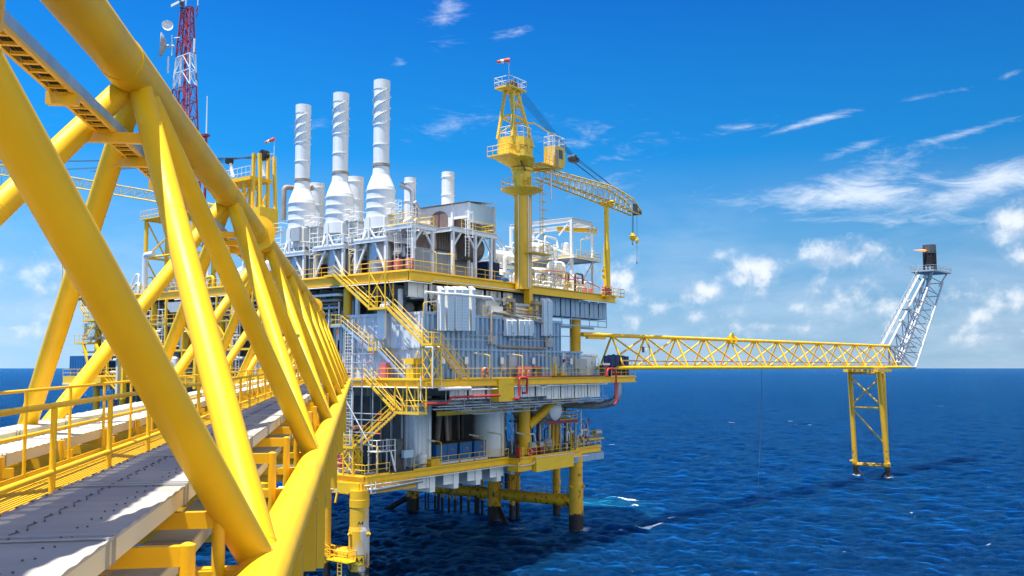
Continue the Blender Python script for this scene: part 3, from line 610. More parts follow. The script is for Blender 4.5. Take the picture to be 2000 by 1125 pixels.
# lower access stair below the cellar deck at the right and pump clutter
a = on_z(1047, 915, 8.7); b = on_z(1022, 962, 4.2); stair((40.8, 9.0, 9.4), (40.8, 13.2, 4.3), (1, 0, 0), .8, 'steep yellow stair hanging below the cellar deck down to the rusty tube', tread='yellow2')
pipe([(39.6, 11.0, 10.0), (39.6, 11.0, 7.2), (39.6, 13.4, 7.2), (39.6, 13.4, 5.0)], .17, 'black', 'black bent pipe dropping from the cellar deck to the rusty tube')
pipe([(39.8, 12.6, 4.2), (39.8, 12.6, 6.8), (39.9, 14.6, 7.8), (40.4, 16.2, 7.0)], .32, 'black', 'thick black hose elbow above the middle rusty leg')
for i in range(4): pipe([(40.6, 11.8 + .8 * i, 4.1), (40.6, 11.8 + .8 * i, 6.3), (40.6, 12.2 + .8 * i, 6.3)], .09, 'yellow', 'yellow vent pipe among the valves on the rusty tube', group='yellow vent pipes on the rusty tube')

# ---------------------------------------------------------------- decks
def deck(name, label, poly, z, th, beam_h, plate_mat, edges, panels, web='white'):
    """poly: outline (u, v); edges: outline edges with a yellow edge beam; panels: (u0, u1, v, z0, z1, pitch, gap)"""
    T = Thing(name, label, 'deck', (poly[0][0], poly[0][1], z), FP)
    T.part('plating', MB().prism([(p[0], p[1], z - th) for p in poly], (0, 0, 0), (0, 0, th)), M[plate_mat])
    n = len(poly)
    for i in edges:
        a, c = poly[i], poly[(i + 1) % n]; d = (Vector((c[0], c[1], 0)) - Vector((a[0], a[1], 0))).normalized(); o = Vector((d.y, -d.x, 0)) * .09
        pa = Vector((a[0], a[1], 0)) + o; pc = Vector((c[0], c[1], 0)) + o; b = MB(); zc = z + .04
        b.beam(pa + ZX * (zc - beam_h / 2), pc + ZX * (zc - beam_h / 2), .06, beam_h - .16)
        for zz in (zc - .04, zc - beam_h + .04): b.beam(pa + ZX * zz + o, pc + ZX * zz + o, .34, .08)
        T.part('edge_beam', b, M['yellow2'])
    for u0, u1, v, z0, z1, pit, gap in panels:
        u = u0
        while u < u1 - .4:
            e = min(u + pit - gap, u1); T.part('girder_panel', MB().box((u, v, z0), (e, v + .05, z1)).box((e - .06, v + .05, z0 - .0), (e, v + 2.2, z1)).box((u, v - .1, z0), (e, v + .25, z0 + .05)).beam((u + (e - u) * .5, v - .06, z0 + .05), (u + (e - u) * .5, v - .06, z1), .05, .1), M[web]); u += pit
    return T
U0 = 5.5
DU = deck('upper_deck', 'upper deck of the platform, edged by a yellow beam and carrying the white stacks', [(U0, BACK), (U0, -1), (24.5, -1), (46.5, -1.0), (46.5, 30), (40, BACK)], ZU - .05, .3, 1.0, 'deck', (0, 1, 2), [(6.2, 24, -.3, 28.3, 29.8, 3.2, .5)])
d2 = MB(); 
u = 27.6
while u < 44: DU.part('girder_panel', MB().box((u, -.2, 27.6), (u + 2.0, -.14, 29.9)).box((u + 1.94, -.14, 27.6), (u + 2.0, 3, 29.9)).beam((u + 1, -.25, 27.6), (u + 1, -.25, 29.9), .05, .12), M['bluegrey']); u += 2.3
b = MB(); b.beam((27, -.6, 27.3), (45, -.6, 27.3), .12, .12); b.beam((27, -.6, 26.5), (45, -.6, 26.5), .14, .14); b.beam((28, 1.5, 26.4), (45, 1.5, 26.4), .2, .3)
for i in range(9): b.beam((27.4 + i * 2.2, -.6, 26.4), (27.4 + i * 2.2, -.6, 28), .07, .07)
DU.part('service_rack', b, M['bluegrey'])
b = MB()
for i in range(28): b.ibeam((7 + (i % 2) * .0, 1 + i * 2.2, 29.2), (39, 1 + i * 2.2, 29.2), .3, 1.3)
DU.part('deck_beams', b, M['grey'])
DM = deck('main_deck', 'main deck of the platform at eye level, with white girder panels below its yellow edge', [(3.9, BACK), (3.9, -4.2), (33, -4.2), (46.2, -4.2), (46.2, 30), (40, BACK)], ZM - .05, .3, .75, 'deck', (0, 1, 2), [(9.2, 26.5, -3.4, 17.7, 19.1, 3.05, .35), (26.6, 38.8, -3.4, 17.3, 19.1, 3.05, .25)])
b = MB()
for i in range(28): b.ibeam((6, 1 + i * 2.2, 18.6), (44, 1 + i * 2.2, 18.6), .3, 1.2)
DM.part('deck_beams', b, M['grey'])
DM.part('bumper_plate', MB().box((15.9, -4.55, 17.35), (18.6, -4.42, 19.75)).box((15.9, -4.42, 17.35), (16.0, -3.5, 19.7)), M['yellow2'])
DC = deck('cellar_deck', 'lowest deck of the platform, standing just above the sea on its yellow legs', [(1.9, BACK), (1.9, 1.3), (25.4, 1.3), (25.4, -.3), (38.6, -.3), (38.6, 1.3), (46.2, 1.3), (46.2, 20), (40, BACK)], ZC - .05, .25, .72, 'deck', (0, 1, 2, 3, 4, 5), [(10.2, 27.3, 1.9, 8.15, 9.65, 4.1, 1.5)])
DC.part('girder', MB().box((1.4, 1.0, 8.55), (9.0, 1.14, 9.7)), M['yellow']); DC.part('girder', MB().box((1.25, 1.0, 8.5), (1.4, 9, 9.75)), M['yellow'])
DC.part('girder', MB().box((24.9, -.42, 8.75), (27.7, -.36, 9.9)).box((25.0, -.36, 8.75), (25.1, 1.2, 9.6)), M['yellow'])
DC.part('girder', MB().box((38.2, .6, 8.6), (46, .7, 9.5)), M['bluegrey'])
DC.part('bumper_plate', MB().box((27.9, -.95, 8.5), (36.1, -.8, 10.12)).box((27.9, -.8, 8.5), (28.0, -.3, 10.12)), M['yellow2'])
for k, u in enumerate((12.2, 16.1, 20.0, 23.9)): DC.part('girder', MB().box((u - .25, 1.75, 7.6), (u + .55, 1.85, 9.6)).box((u - .25, 1.85, 7.6), (u - .15, 16, 9.6)), M['white'])
# columns between decks
for u, v, r, lab in ((40.2, 1.4, .74, 'thick yellow column under the right end of the upper deck, beside the flare bridge'), (29.8, 2.2, .72, 'thick yellow column on the cellar deck with a slanting tube branching off it')):
    z0, z1 = (ZM, 29.2) if u > 30 else (ZC, 19)
    solo('deck_column', MB().tube((u, v, z0), (u, v, z1), r, 28), M['yellow'], lab, 'column', group='columns between the decks')
solo('deck_column', MB().tube((41.6, 6, ZC), (41.6, 6, 19), .7, 24), M['yellow'], 'yellow column at the right end of the cellar deck behind the railed platform', 'column', group='columns between the decks')
solo('slanting_brace', MB().tube((30.1, 1.8, 13.8), (35.8, -1.4, 19.0), .52, 24), M['yellow'], 'thick yellow tube slanting up to the right beside the white vessel end', 'brace')
solo('slanting_brace', MB().tube((41.6, 6, 14.4), (38.6, 4.6, 19), .5, 24), M['yellow'], 'yellow tube slanting up to the left behind the white vessel end', 'brace')
solo('slanting_brace', MB().tube((41.9, 5.6, 15.2), (46, 1.5, 19), .45, 24), M['yellow'], 'yellow tube slanting up to the right end of the main deck', 'brace')
for i, v in enumerate((9, 16.5, 24, 31.5, 39, 46.5, 54, 61)):
    for z0, z1 in ((ZC, 18.8), (ZM, 29.6)):
        solo('deck_column', MB().tube((6.4, v, z0), (6.4, v, z1), .45, 16), M['yellow'], 'yellow column between the decks along the shaded left side of the platform', 'column', group='columns along the left side of the platform')

# ---------------------------------------------------------------- walls
def corrugated(a, b, z0, z1, per, dep, mat, T, name='wall_panel', flip=1):
    a = Vector((*a, 0)); b = Vector((*b, 0)); L_ = (b - a).length; d = (b - a).normalized(); n = Vector((d.y, -d.x, 0)) * flip
    pr = [(0, 0), (.30, 0), (.42, dep), (.88, dep), (1.0, 0)]; pts = []; s = 0
    while s < L_ - 1e-3:
        for t, o in pr[:-1]:
            if s + t * per < L_: pts.append(a + d * (s + t * per) + n * o)
        s += per
    pts.append(b); m = MB(); vs = [p + ZX * z for z in (z0, z1) for p in pts]; k = len(pts)
    m.add(vs, [(i, i + 1, k + i + 1, k + i) for i in range(k - 1)]); return T.part(name, m, M[mat])
WU, WV = 6.3, -2.0
T = Thing('module_wall', 'long blue grey corrugated wall facing the open sea on the main deck', 'wall', (WU, WV, ZM), FP)
corrugated((WU + .1, WV), (31.6, WV), 23.05, 26.45, .82, .26, 'bluegrey', T); corrugated((WU + .1, WV), (36.2, WV), ZM, 22.85, .82, .26, 'bluegrey', T)
T.part('rail_beam', MB().box((WU, WV - .34, 22.84), (36.2, WV + .05, 23.06)), M['bluegrey']); T.part('top_beam', MB().box((WU, WV - .32, 26.44), (31.6, WV + .1, 26.75)), M['bluegrey'])
for u in (WU + .15, 14.9, 22.6, 27.3, 31.5): T.part('wall_post', MB().box((u - .15, WV - .32, ZM), (u + .15, WV + .02, 26.46 if u < 31 else 22.86)), M['bluegrey'])
T.part('roof', MB().box((WU + .2, WV + .1, 26.6), (31.6, 8, 26.72)).box((31.6, WV + .05, 22.9), (36.2, 6, 23.0)), M['grey']); T.part('end_wall', MB().box((36.15, WV + .05, ZM), (36.25, 6, 22.88)).box((31.55, WV + .05, 23.06), (31.65, 8, 26.4)), M['panel'])
for u in (20.6, 29.4): d = T.part('door', MB().box((u, WV - .34, ZM + .05), (u + 1.5, WV - .02, ZM + 2.5)), M['grey']); T.part('handle', MB().box((u + 1.3, WV - .4, ZM + 1.1), (u + 1.38, WV - .34, ZM + 1.3)), M['dark'], d)
T = Thing('module_wall', 'sunlit white corrugated wall behind the stairs, facing the footbridge', 'wall', (WU, 9.8, ZM), FP)
corrugated((WU, 9.8), (WU, WV + .05), 23.05, 26.4, 1.05, .14, 'panel', T, flip=1); corrugated((WU, 9.8), (WU, WV + .05), ZM, 22.85, 1.05, .14, 'panel', T, flip=1)
T.part('rail_beam', MB().box((WU - .25, WV, 22.84), (WU + .05, 9.8, 23.06)), M['grey']); T.part('top_beam', MB().box((WU - .22, WV, 26.4), (WU + .1, 9.8, 26.7)), M['panel'])
for v in (9.7, 5.9, 1.9, WV + .12): T.part('wall_post', MB().box((WU - .2, v - .14, ZM), (WU, v + .14, 26.39)), M['panel'])
T.part('return_wall', MB().box((WU, 9.8, ZM), (18, 9.9, 26.4)), M['grey'])
T = Thing('electrical_room', 'small blue grey room with a dark door at the right end of the corrugated wall', 'building', (36.5, -1.2, ZM), FP)
T.part('wall', MB().box((36.3, -1.6, ZM), (40.6, 3.0, 22.55)), M['panel']); T.part('roof', MB().box((36.2, -1.8, 22.55), (40.8, 3.1, 22.75)), M['white'])
d = T.part('door', MB().box((36.7, -1.68, ZM + .05), (38.2, -1.6, ZM + 2.3)), M['grey']); T.part('handle', MB().box((38.0, -1.73, ZM + 1.1), (38.07, -1.68, ZM + 1.25)), M['dark'], d); T.part('sign', MB().box((39.4, -1.64, ZM + 1.6), (39.7, -1.6, ZM + 2.0)), M['grey'])
# deep shaded interior: bulkheads behind the pipework of each deck
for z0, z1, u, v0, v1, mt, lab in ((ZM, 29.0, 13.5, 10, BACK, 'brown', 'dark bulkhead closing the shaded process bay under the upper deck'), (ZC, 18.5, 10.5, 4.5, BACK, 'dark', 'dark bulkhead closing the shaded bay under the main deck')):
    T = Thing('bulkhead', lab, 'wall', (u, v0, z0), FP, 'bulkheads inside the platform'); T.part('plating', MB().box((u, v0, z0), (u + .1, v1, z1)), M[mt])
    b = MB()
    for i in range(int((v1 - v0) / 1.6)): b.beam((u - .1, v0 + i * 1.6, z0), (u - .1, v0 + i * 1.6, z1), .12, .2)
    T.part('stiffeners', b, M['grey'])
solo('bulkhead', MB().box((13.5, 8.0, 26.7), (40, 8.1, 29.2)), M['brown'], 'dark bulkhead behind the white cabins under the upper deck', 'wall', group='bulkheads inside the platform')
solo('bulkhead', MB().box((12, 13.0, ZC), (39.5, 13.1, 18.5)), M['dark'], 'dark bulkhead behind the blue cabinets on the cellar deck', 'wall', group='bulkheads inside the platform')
T = Thing('module_wall', 'shaded white ribbed wall on the cellar deck left of the blue cabinets', 'wall', (5.0, 5.2, ZC), FP)
corrugated((11.0, 8.4), (11.0, 3.0), ZC, 18.6, .7, .14, 'panel', T); corrugated((11.0, 3.0), (13.0, 3.0), ZC, 18.6, .7, .12, 'panel', T); T.part('corner_post', MB().box((12.9, 2.8, ZC), (13.25, 3.2, 18.6)), M['white'])
# ================================================================ main platform: rails, stairs, lamps
rail([(U0 - .1, 42, ZU), (U0 - .1, 10.4, ZU)], 'yellow railing of the upper deck in front of the two left white stacks', sp=1.8)
rail([(U0 - .1, 7.6, ZU), (U0 - .1, -1.1, ZU), (12.2, -1.1, ZU)], 'yellow railing around the upper deck corner below the right white stack', sp=1.8)
rail([(12.6, -1.1, ZU), (23.0, -1.1, ZU)], 'yellow railing of the upper deck in front of the white turbine house', sp=1.8)
rail([(26.4, -1.1, ZU - .1), (42.4, -1.1, ZU - .3)], 'yellow railing of the upper deck between the crane and the boom rest', sp=1.8)
rail([(42.6, -1.1, ZU - .3), (42.6, -2.6, ZU - .3), (46.4, -2.6, ZU - .3), (46.4, 1, ZU - .3)], 'grey yellow railing around the foot of the boom rest post', sp=1.0)
rail([(U0 - .1, 62, ZU), (U0 - .1, 43, ZU)], 'yellow railing at the far left end of the upper deck', sp=1.8)
rail([(3.8, 1.7, ZM), (3.8, -4.3, ZM), (7.0, -4.3, ZM)], 'yellow railing of the main deck around the stair head', sp=1.5)
rail([(9.0, -4.3, ZM), (14.6, -4.3, ZM)], 'yellow railing of the main deck left of the lifebuoy', sp=1.6)
rail([(15.0, -4.3, ZM), (26.4, -4.3, ZM)], 'yellow railing of the main deck before the blue grey wall, holding the lifebuoy', sp=1.6)
rail([(26.7, -4.3, ZM), (38.4, -4.3, ZM)], 'yellow railing of the main deck before the small electrical room', sp=1.6)
rail([(40.0, -4.3, ZM), (46.2, -4.3, ZM), (46.2, 2, ZM)], 'yellow railing around the blue tanks at the right end of the main deck', sp=1.2)
rail([(3.8, 60, ZM), (3.8, 3.4, ZM)], 'yellow railing along the left side of the main deck beyond the footbridge', sp=1.9)
rail([(8.8, 1.2, ZC), (25.2, 1.2, ZC)], 'yellow railing of the cellar deck before the blue cabinets', sp=1.75)
rail([(25.4, -.4, ZC), (38.6, -.4, ZC)], 'yellow railing of the cellar deck above the broad yellow plate', sp=1.75)
rail([(38.8, 1.2, ZC), (46.2, 1.2, ZC), (46.2, 9, ZC)], 'yellow railing at the right end of the cellar deck', sp=1.5)
rail([(1.8, 12, ZC), (1.8, 1.2, ZC), (5.2, 1.2, ZC)], 'yellow railing of the cellar deck above the A4 leg', sp=1.6)
# mezzanine rails on the wall top
rail([(8.2, -2.0, 26.75), (12.4, -2.0, 26.75)], 'yellow railing on top of the module wall behind the upper stair', sp=1.4)
rail([(16.2, -2.1, 26.75), (27.6, -2.1, 26.75)], 'yellow railing on top of the module wall around the white cabins', sp=1.4)
# stairs on the side facing the footbridge
G_ST = 'steel stairs between the decks'
stair((4.3, 9.0, 31.0), (4.3, 3.5, 27.2), (1, 0, 0), .95, 'topmost yellow stair coming down from the upper deck by the stacks', stringer='yellow2')
def landing(a, b, z, label, mat='yellow2'):
    T = Thing('stair_landing', label, 'landing', (a[0], a[1], z), FP, 'landings of the steel stairs'); T.part('grating', MB().box((a[0], a[1], z - .06), (b[0], b[1], z)), M['deck'])
    e = MB(); z2 = z - .12
    for p, q in (((a[0], a[1]), (b[0], a[1])), ((b[0], a[1]), (b[0], b[1])), ((b[0], b[1]), (a[0], b[1])), ((a[0], b[1]), (a[0], a[1]))): e.beam((*p, z2), (*q, z2), .06, .24)
    T.part('edge_channel', e, M[mat]); return T
landing((4.2, 9.0), (5.4, 10.4), 31.0, 'landing at the head of the topmost stair beside the upper deck')
landing((4.2, 1.0), (5.5, 3.5), 27.2, 'landing between the two upper stair flights, hung from the upper deck')
rail([(4.25, 1.6, 27.2), (4.25, 3.4, 27.2)], 'railing of the landing between the two upper stair flights', sp=.9, toe=False)
b = MB(); 
for v in (1.1, 3.4): b.beam((4.25, v, 27.1), (4.25, v, 32.0), .1, .1); b.beam((5.4, v, 27.1), (5.4, v, 30.9), .1, .1)
b.beam((4.25, 1.1, 32), (4.25, 3.4, 32), .1, .1); b.beam((4.25, 1.1, 30.9), (4.25, 3.4, 28), .08, .08); b.beam((4.25, 3.4, 30.9), (4.25, 1.1, 28), .08, .08); b.beam((4.25, 1.1, 30.8), (5.4, 1.1, 28.2), .07, .07)
solo('hanger_frame', b, M['yellow2'], 'braced yellow hanger frame carrying the upper stair landing', 'frame')
stair((4.3, 1.0, 27.2), (4.3, -4.0, 23.4), (1, 0, 0), .95, 'second yellow stair from the top, passing in front of the white wall', stringer='yellow2')
landing((4.2, -5.4), (5.5, -4.0), 23.4, 'landing on top of the cross braced stair tower')
T = Thing('stair_tower', 'cross braced yellow tower carrying the stair landing on the main deck', 'tower', (4.3, -5.3, ZM), FP)
cs = [(4.3, -4.1), (5.6, -4.1), (5.6, -5.3), (4.3, -5.3)]
for p in cs: T.part('post', MB().beam((*p, 19.3), (*p, 24.5), .1, .1), M['yellow2'])
b = MB()
for p, q in zip(cs, cs[1:] + cs[:1]):
    for z in (19.9, 21.5): b.beam((*p, z), (*q, z + 1.6), .07, .07); b.beam((*q, z), (*p, z + 1.6), .07, .07)
    for z in (19.6, 23.2, 24.0, 24.5): b.beam((*p, z), (*q, z), .06, .06)
T.part('bracing', b, M['yellow2'])
stair((5.6, -5.3, 23.4), (10.0, -5.3, ZM + .05), (0, 1, 0), .95, 'yellow stair leading right from the braced tower down to the main deck', stringer='yellow')
stair((6.0, 8.6, 25.6), (6.0, 4.4, 23.0), (-.8, 0, 0), .8, 'upper one of two stairs with pale stringers leaning on the white wall', stringer='bluegrey')
landing((5.1, 3.2), (6.1, 4.4), 23.0, 'small landing with a yellow kick plate between the two pale stringer stairs')
rail([(5.15, 4.3, 23.0), (5.15, 3.2, 23.0)], 'railing of the small landing between the two pale stringer stairs', sp=.6)
stair((6.0, 3.2, 23.0), (6.0, -.9, ZM + .05), (-.8, 0, 0), .8, 'lower one of two stairs with pale stringers leaning on the white wall', stringer='bluegrey')
landing((5.1, 8.6), (6.3, 10.2), 25.6, 'landing at the head of the two pale stringer stairs', 'bluegrey')
rail([(5.15, 8.7, 25.6), (5.15, 10.2, 25.6), (6.2, 10.2, 25.6)], 'railing of the landing at the head of the pale stringer stairs', sp=.8)
# stairs below the main deck
stair((2.7, 2.4, ZM + .1), (2.7, -1.9, 16.75), (1, 0, 0), .95, 'yellow stair going down from the main deck edge to the hung landing', stringer='yellow2')
landing((2.6, -5.2), (3.8, -1.9), 16.75, 'hung landing below the main deck with cross braced sides')
b = MB()
for v in (-5.1, -3.6, -2.0):
    for u in (2.65, 3.75): b.beam((u, v, 16.6), (u, v, 19.6), .09, .09)
for v0, v1 in ((-5.1, -3.6), (-3.6, -2.0)): b.beam((2.65, v0, 16.8), (2.65, v1, 19.3), .07, .07); b.beam((3.75, v0, 16.8), (3.75, v1, 19.3), .07, .07)
b.beam((2.65, -5.1, 19.6), (3.8, -5.1, 16.8), .07, .07)
solo('hanger_frame', b, M['yellow2'], 'cross braced yellow frame hanging below the main deck edge', 'frame')
rail([(2.62, -3.4, 16.75), (2.62, -5.15, 16.75), (3.78, -5.15, 16.75)], 'railing around the hung landing below the main deck', sp=.8, toe=False)
stair((1.6, -2.4, 16.7), (1.6, 2.6, 13.2), (1, 0, 0), .95, 'yellow stair slanting down leftwards under the hung landing', stringer='yellow')
landing((1.5, 2.6), (2.8, 4.2), 13.2, 'landing on the cross braced stair tower above the A4 leg')
T = Thing('stair_tower', 'cross braced yellow tower under the lower stair landing on the cellar deck', 'tower', (1.6, 2.7, ZC), FP)
cs = [(1.6, 2.7), (2.8, 2.7), (2.8, 4.1), (1.6, 4.1)]
for p in cs: T.part('post', MB().beam((*p, ZC), (*p, 14.2), .1, .1), M['yellow2'])
b = MB()
for p, q in zip(cs, cs[1:] + cs[:1]):
    for z in (10.5, 11.8): b.beam((*p, z), (*q, z + 1.3), .07, .07); b.beam((*q, z), (*p, z + 1.3), .07, .07)
    for z in (13.7, 14.2): b.beam((*p, z), (*q, z), .06, .06)
T.part('bracing', b, M['yellow2'])
stair((2.0, 4.2, 13.2), (2.0, 8.4, ZC + .05), (.9, 0, 0), .9, 'lowest yellow stair slanting down leftwards to the cellar deck', stringer='yellow')
# lamp posts
for i, (u, lab) in enumerate(((14.7, 'lamp post on the main deck railing nearest to the lifebuoy'), (20.6, 'lamp post on the main deck railing before the red cabinet'), (26.2, 'lamp post on the main deck, right of the short yellow bollard'), (31.6, 'lamp post on the main deck railing by the white standpipe'), (37.0, 'lamp post on the main deck railing before the small electrical room'))):
    lamp((u, -4.25, ZM), 2.5, (-.5, 1.9), lab)
lamp((9.6, -1.05, ZU), 2.3, (-.4, 1.8), 'lamp post on the upper deck corner railing near the caged ladder')
lamp((12.45, -1.05, ZU), 2.3, (-.5, 1.9), 'lamp post on the upper deck before the turbine house wall')
lamp((5.45, 7.7, ZU), 2.6, (.9, -1.4), 'lamp post on the upper deck in front of the middle stack')
lamp((5.45, 13.4, ZU), 2.6, (.9, -1.4), 'lamp post on the upper deck in front of the left white stack')
lamp((8.2, -4.25, 23.4), 2.4, (.4, 1.7), 'lamp post on the braced stair tower before the white wall') if False else None
lamp((5.0, -2.7, ZM), 2.6, (1.4, 1.2), 'lamp post on the main deck between the white wall and the stair tower')
lamp((6.3, -2.3, 26.2), 1.4, (1.8, -.4), 'lamp post at the corner of the white wall above the stair tower')
for u, v, h, lab in ((13.2, 1.25, 2.6, 'lamp post on the cellar deck left of the blue cabinets'), (20.6, 1.25, 2.7, 'lamp post on the cellar deck in front of the blue cabinets'), (24.0, 1.25, 2.8, 'lamp post on the cellar deck in front of the white tank'), (3.6, 1.25, 2.8, 'lamp post on the cellar deck by the white pump frame'), (27.6, -.35, 2.6, 'lamp post on the cellar deck by the red and yellow extinguishers'), (36.4, -.35, 3.0, 'lamp post on the cellar deck above the right end of the yellow plate'), (42.0, 1.25, 3.2, 'lamp post at the right end of the cellar deck'), (46.1, 6, 2.9, 'lamp post farthest right on the cellar deck over the open sea')):
    lamp((u, v, ZC), h, (-.4, 1.9), lab)

# ---------------------------------------------------------------- vertical cable tray covers on the wall
def drop(x0, x1, y0, y1, v, label, hood=True):
    a = on_v(x0, y0, v); b_ = on_v(x1, y1, v); u0, u1, z1, z0 = a[0], b_[0], a[2], b_[2]
    T = Thing('cable_duct', label, 'cable duct', (u0, v, z0), FP, 'white cable ducts on the module wall')
    T.part('cover', MB().box((u0, v, z0), (u1, v + .14, z1)), M['louvre'])
    b = MB(); n = int((z1 - z0) / .32)
    for i in range(1, n): b.box((u0 - .015, v - .015, z0 + i * .32 - .012), (u1 + .015, v + .16, z0 + i * .32 + .012))
    T.part('joint_strips', b, M['grey'])
    T.part('side_flange', MB().box((u0 - .06, v - .03, z0), (u0 - .002, v + .45, z1)), M['white'])
    if hood: T.part('bend', MB().prism([(u0 - .05, v - .02, z1), (u0 - .05, v + .5, z1), (u0 - .05, v + .6, z1 + .35), (u0 - .05, v + .4, z1 + .35)], (0, 0, 0), (u1 - u0 + .05, 0, 0)), M['white'])
for x0, x1, lab in ((862, 868, 'narrow white edged duct at the left of the four tall blue white ducts'), (876, 887, 'first wide one of the tall blue white cable ducts on the wall'), (891, 902, 'second wide one of the tall blue white cable ducts on the wall'), (904, 915, 'third wide one of the tall blue white cable ducts on the wall'), (923, 929, 'narrow tall duct with a cranked top right of the wide ducts')): drop(x0, x1, 565, 646, -3.0, lab)
for i, (x0, x1) in enumerate(((991, 999), (1001, 1009.5), (1015, 1023.5), (1025.5, 1032.5), (1034.5, 1043))): drop(x0, x1, 626, 656, -2.9, ('first', 'second', 'third', 'fourth', 'fifth')[i] + ' from the left of the five short blue white ducts below the cabins')
for x0, x1, lab in ((1063, 1069.5, 'left one of the pair of tall ducts near the right end of the wall'), (1071.5, 1079.5, 'right one of the pair of tall ducts near the right end of the wall')): drop(x0, x1, 588, 656, -2.9, lab)
pipe([(5.8, -3.0, 28.6), (8.6, -3.0, 28.6), (10.6, -3.0, 28.7), (16.6, -3.0, 28.7), (17.0, -3.0, 28.2)], .14, 'white', 'white pipe running above the tall cable ducts')
solo('cable_duct', MB().box((5.1, 2.1, 24.0), (5.5, 3.1, 27.0)).prism([(5.1, 2.1, 27), (5.5, 2.1, 27), (6.3, 2.1, 28), (5.9, 2.1, 28)], (0, 0, 0), (0, 1.0, 0)), M['white'], 'large white duct with a slanting top standing between the stairs on the white wall', 'cable duct', group='white cable ducts on the module wall')
for v, lab in ((7.4, 'white strip duct on the white wall above the pale stringer stair'), (1.0, 'white strip duct behind the second stair from the top')): solo('cable_duct', MB().box((6.45, v, 25.0), (6.75, v + .45, 29.2)), M['white'], lab, 'cable duct', group='white cable ducts on the module wall')
b = MB()
for u in (10.5, 16.6, 20.6, 24.6, 28): b.beam((u, -3.1, 25.0), (u, -2.05, 25.0), .07, .07); b.beam((u, -3.1, 25), (u, -2.1, 24.0), .06, .06)
b.beam((8.6, -2.8, 24.0), (17.2, -2.8, 24.0), .05, .07); b.beam((20, -2.8, 24.2), (29, -2.8, 24.2), .05, .07)
solo('duct_bracket', b, M['galv'], 'row of steel brackets holding the cable ducts off the wall', 'bracket')
pipe([(17.1, -2.6, 23.5), (17.1, -2.6, 27.2), (19.5, -2.6, 27.1), (26.2, -2.7, 26.4), (27.4, -2.7, 26.3), (27.4, -2.7, 23.3), (18.4, -2.5, 23.4)], .14, 'rustpipe', 'brown lagged pipe looping around the five short ducts on the wall', rad=.25)
# white cabins on the mezzanine
for u0, u1, v0, v1, z1, lab in ((17.3, 20.2, -1.6, 2.4, 28.6, 'left white cabin with a flat grey roof on top of the module wall'), (22.9, 25.3, -1.6, 2.4, 28.2, 'right white cabin with a flat grey roof on top of the module wall')):
    T = Thing('equipment_cabin', lab, 'cabin', (u0, v0, 26.75), FP, 'white cabins on the module wall'); T.part('wall', MB().box((u0, v0, 26.75), (u1, v1, z1)), M['white']); T.part('roof', MB().box((u0 - .5, v0 - .5, z1), (u1 + .5, v1 + .4, z1 + .28)), M['grey'])
    T.part('panel', MB().box((u0 + .4, v0 - .03, 27.0), (u1 - .4, v0, z1 - .3)), M['cream']); T.part('cable_gland', MB().box((u1 - .35, v0 - .06, z1 - .7), (u1 - .15, v0 - .03, z1 - .35)), M['black'])
for u, v, lab in ((20.8, -2.3, 'yellow pipe gallows left of the right white cabin'), (26.0, -2.3, 'yellow pipe gallows right of the right white cabin'), (28.6, -2.3, 'yellow gallows frame behind the pair of tall ducts'), (10.4, -1.2, 'yellow gallows frame left of the tall cable ducts'), (12.6, -1.2, 'yellow gallows frame behind the tall cable ducts')):
    b = MB(); b.beam((u, v, 26.75), (u, v, 29.2), .18, .18); b.beam((u - .9, v, 28.7), (u + .9, v, 28.7), .14, .16); b.beam((u, v, 27.8), (u + .8, v, 28.6), .1, .1); b.beam((u, v, 27.4), (u, v + 1.5, 27.4), .1, .1); solo('pipe_gallows', b, M['yellow2'], lab, 'frame', group='yellow frames on the module wall')
for u in (20.6, 26.2): solo('lagged_box', MB().box((u - 1.0, -2.6, 28.5), (u + .9, -2.15, 28.9)).box((u + .55, -2.6, 27.0), (u + .95, -2.2, 28.5)), M['rustpipe'], 'brown lagged pipe box on the yellow gallows %s the right white cabin' % ('left of' if u < 24 else 'right of'), 'pipe box')
T = Thing('pipe_rack', 'low white pipe rack in front of the white cabins', 'rack', (17.5, -2.2, 26.75), FP); T.part('frame', MB().box((17.2, -2.3, 27.0), (27.6, -1.9, 27.1)).box((17.4, -2.25, 26.7), (19.6, -1.9, 27.9)).box((21.2, -2.25, 26.75), (22.6, -1.9, 27.5)), M['white']); T.part('pipes', MB().tube((17.2, -2.4, 27.3), (27.6, -2.4, 27.3), .09).tube((20, -2.5, 27.7), (26, -2.5, 27.7), .08), M['rustpipe'])
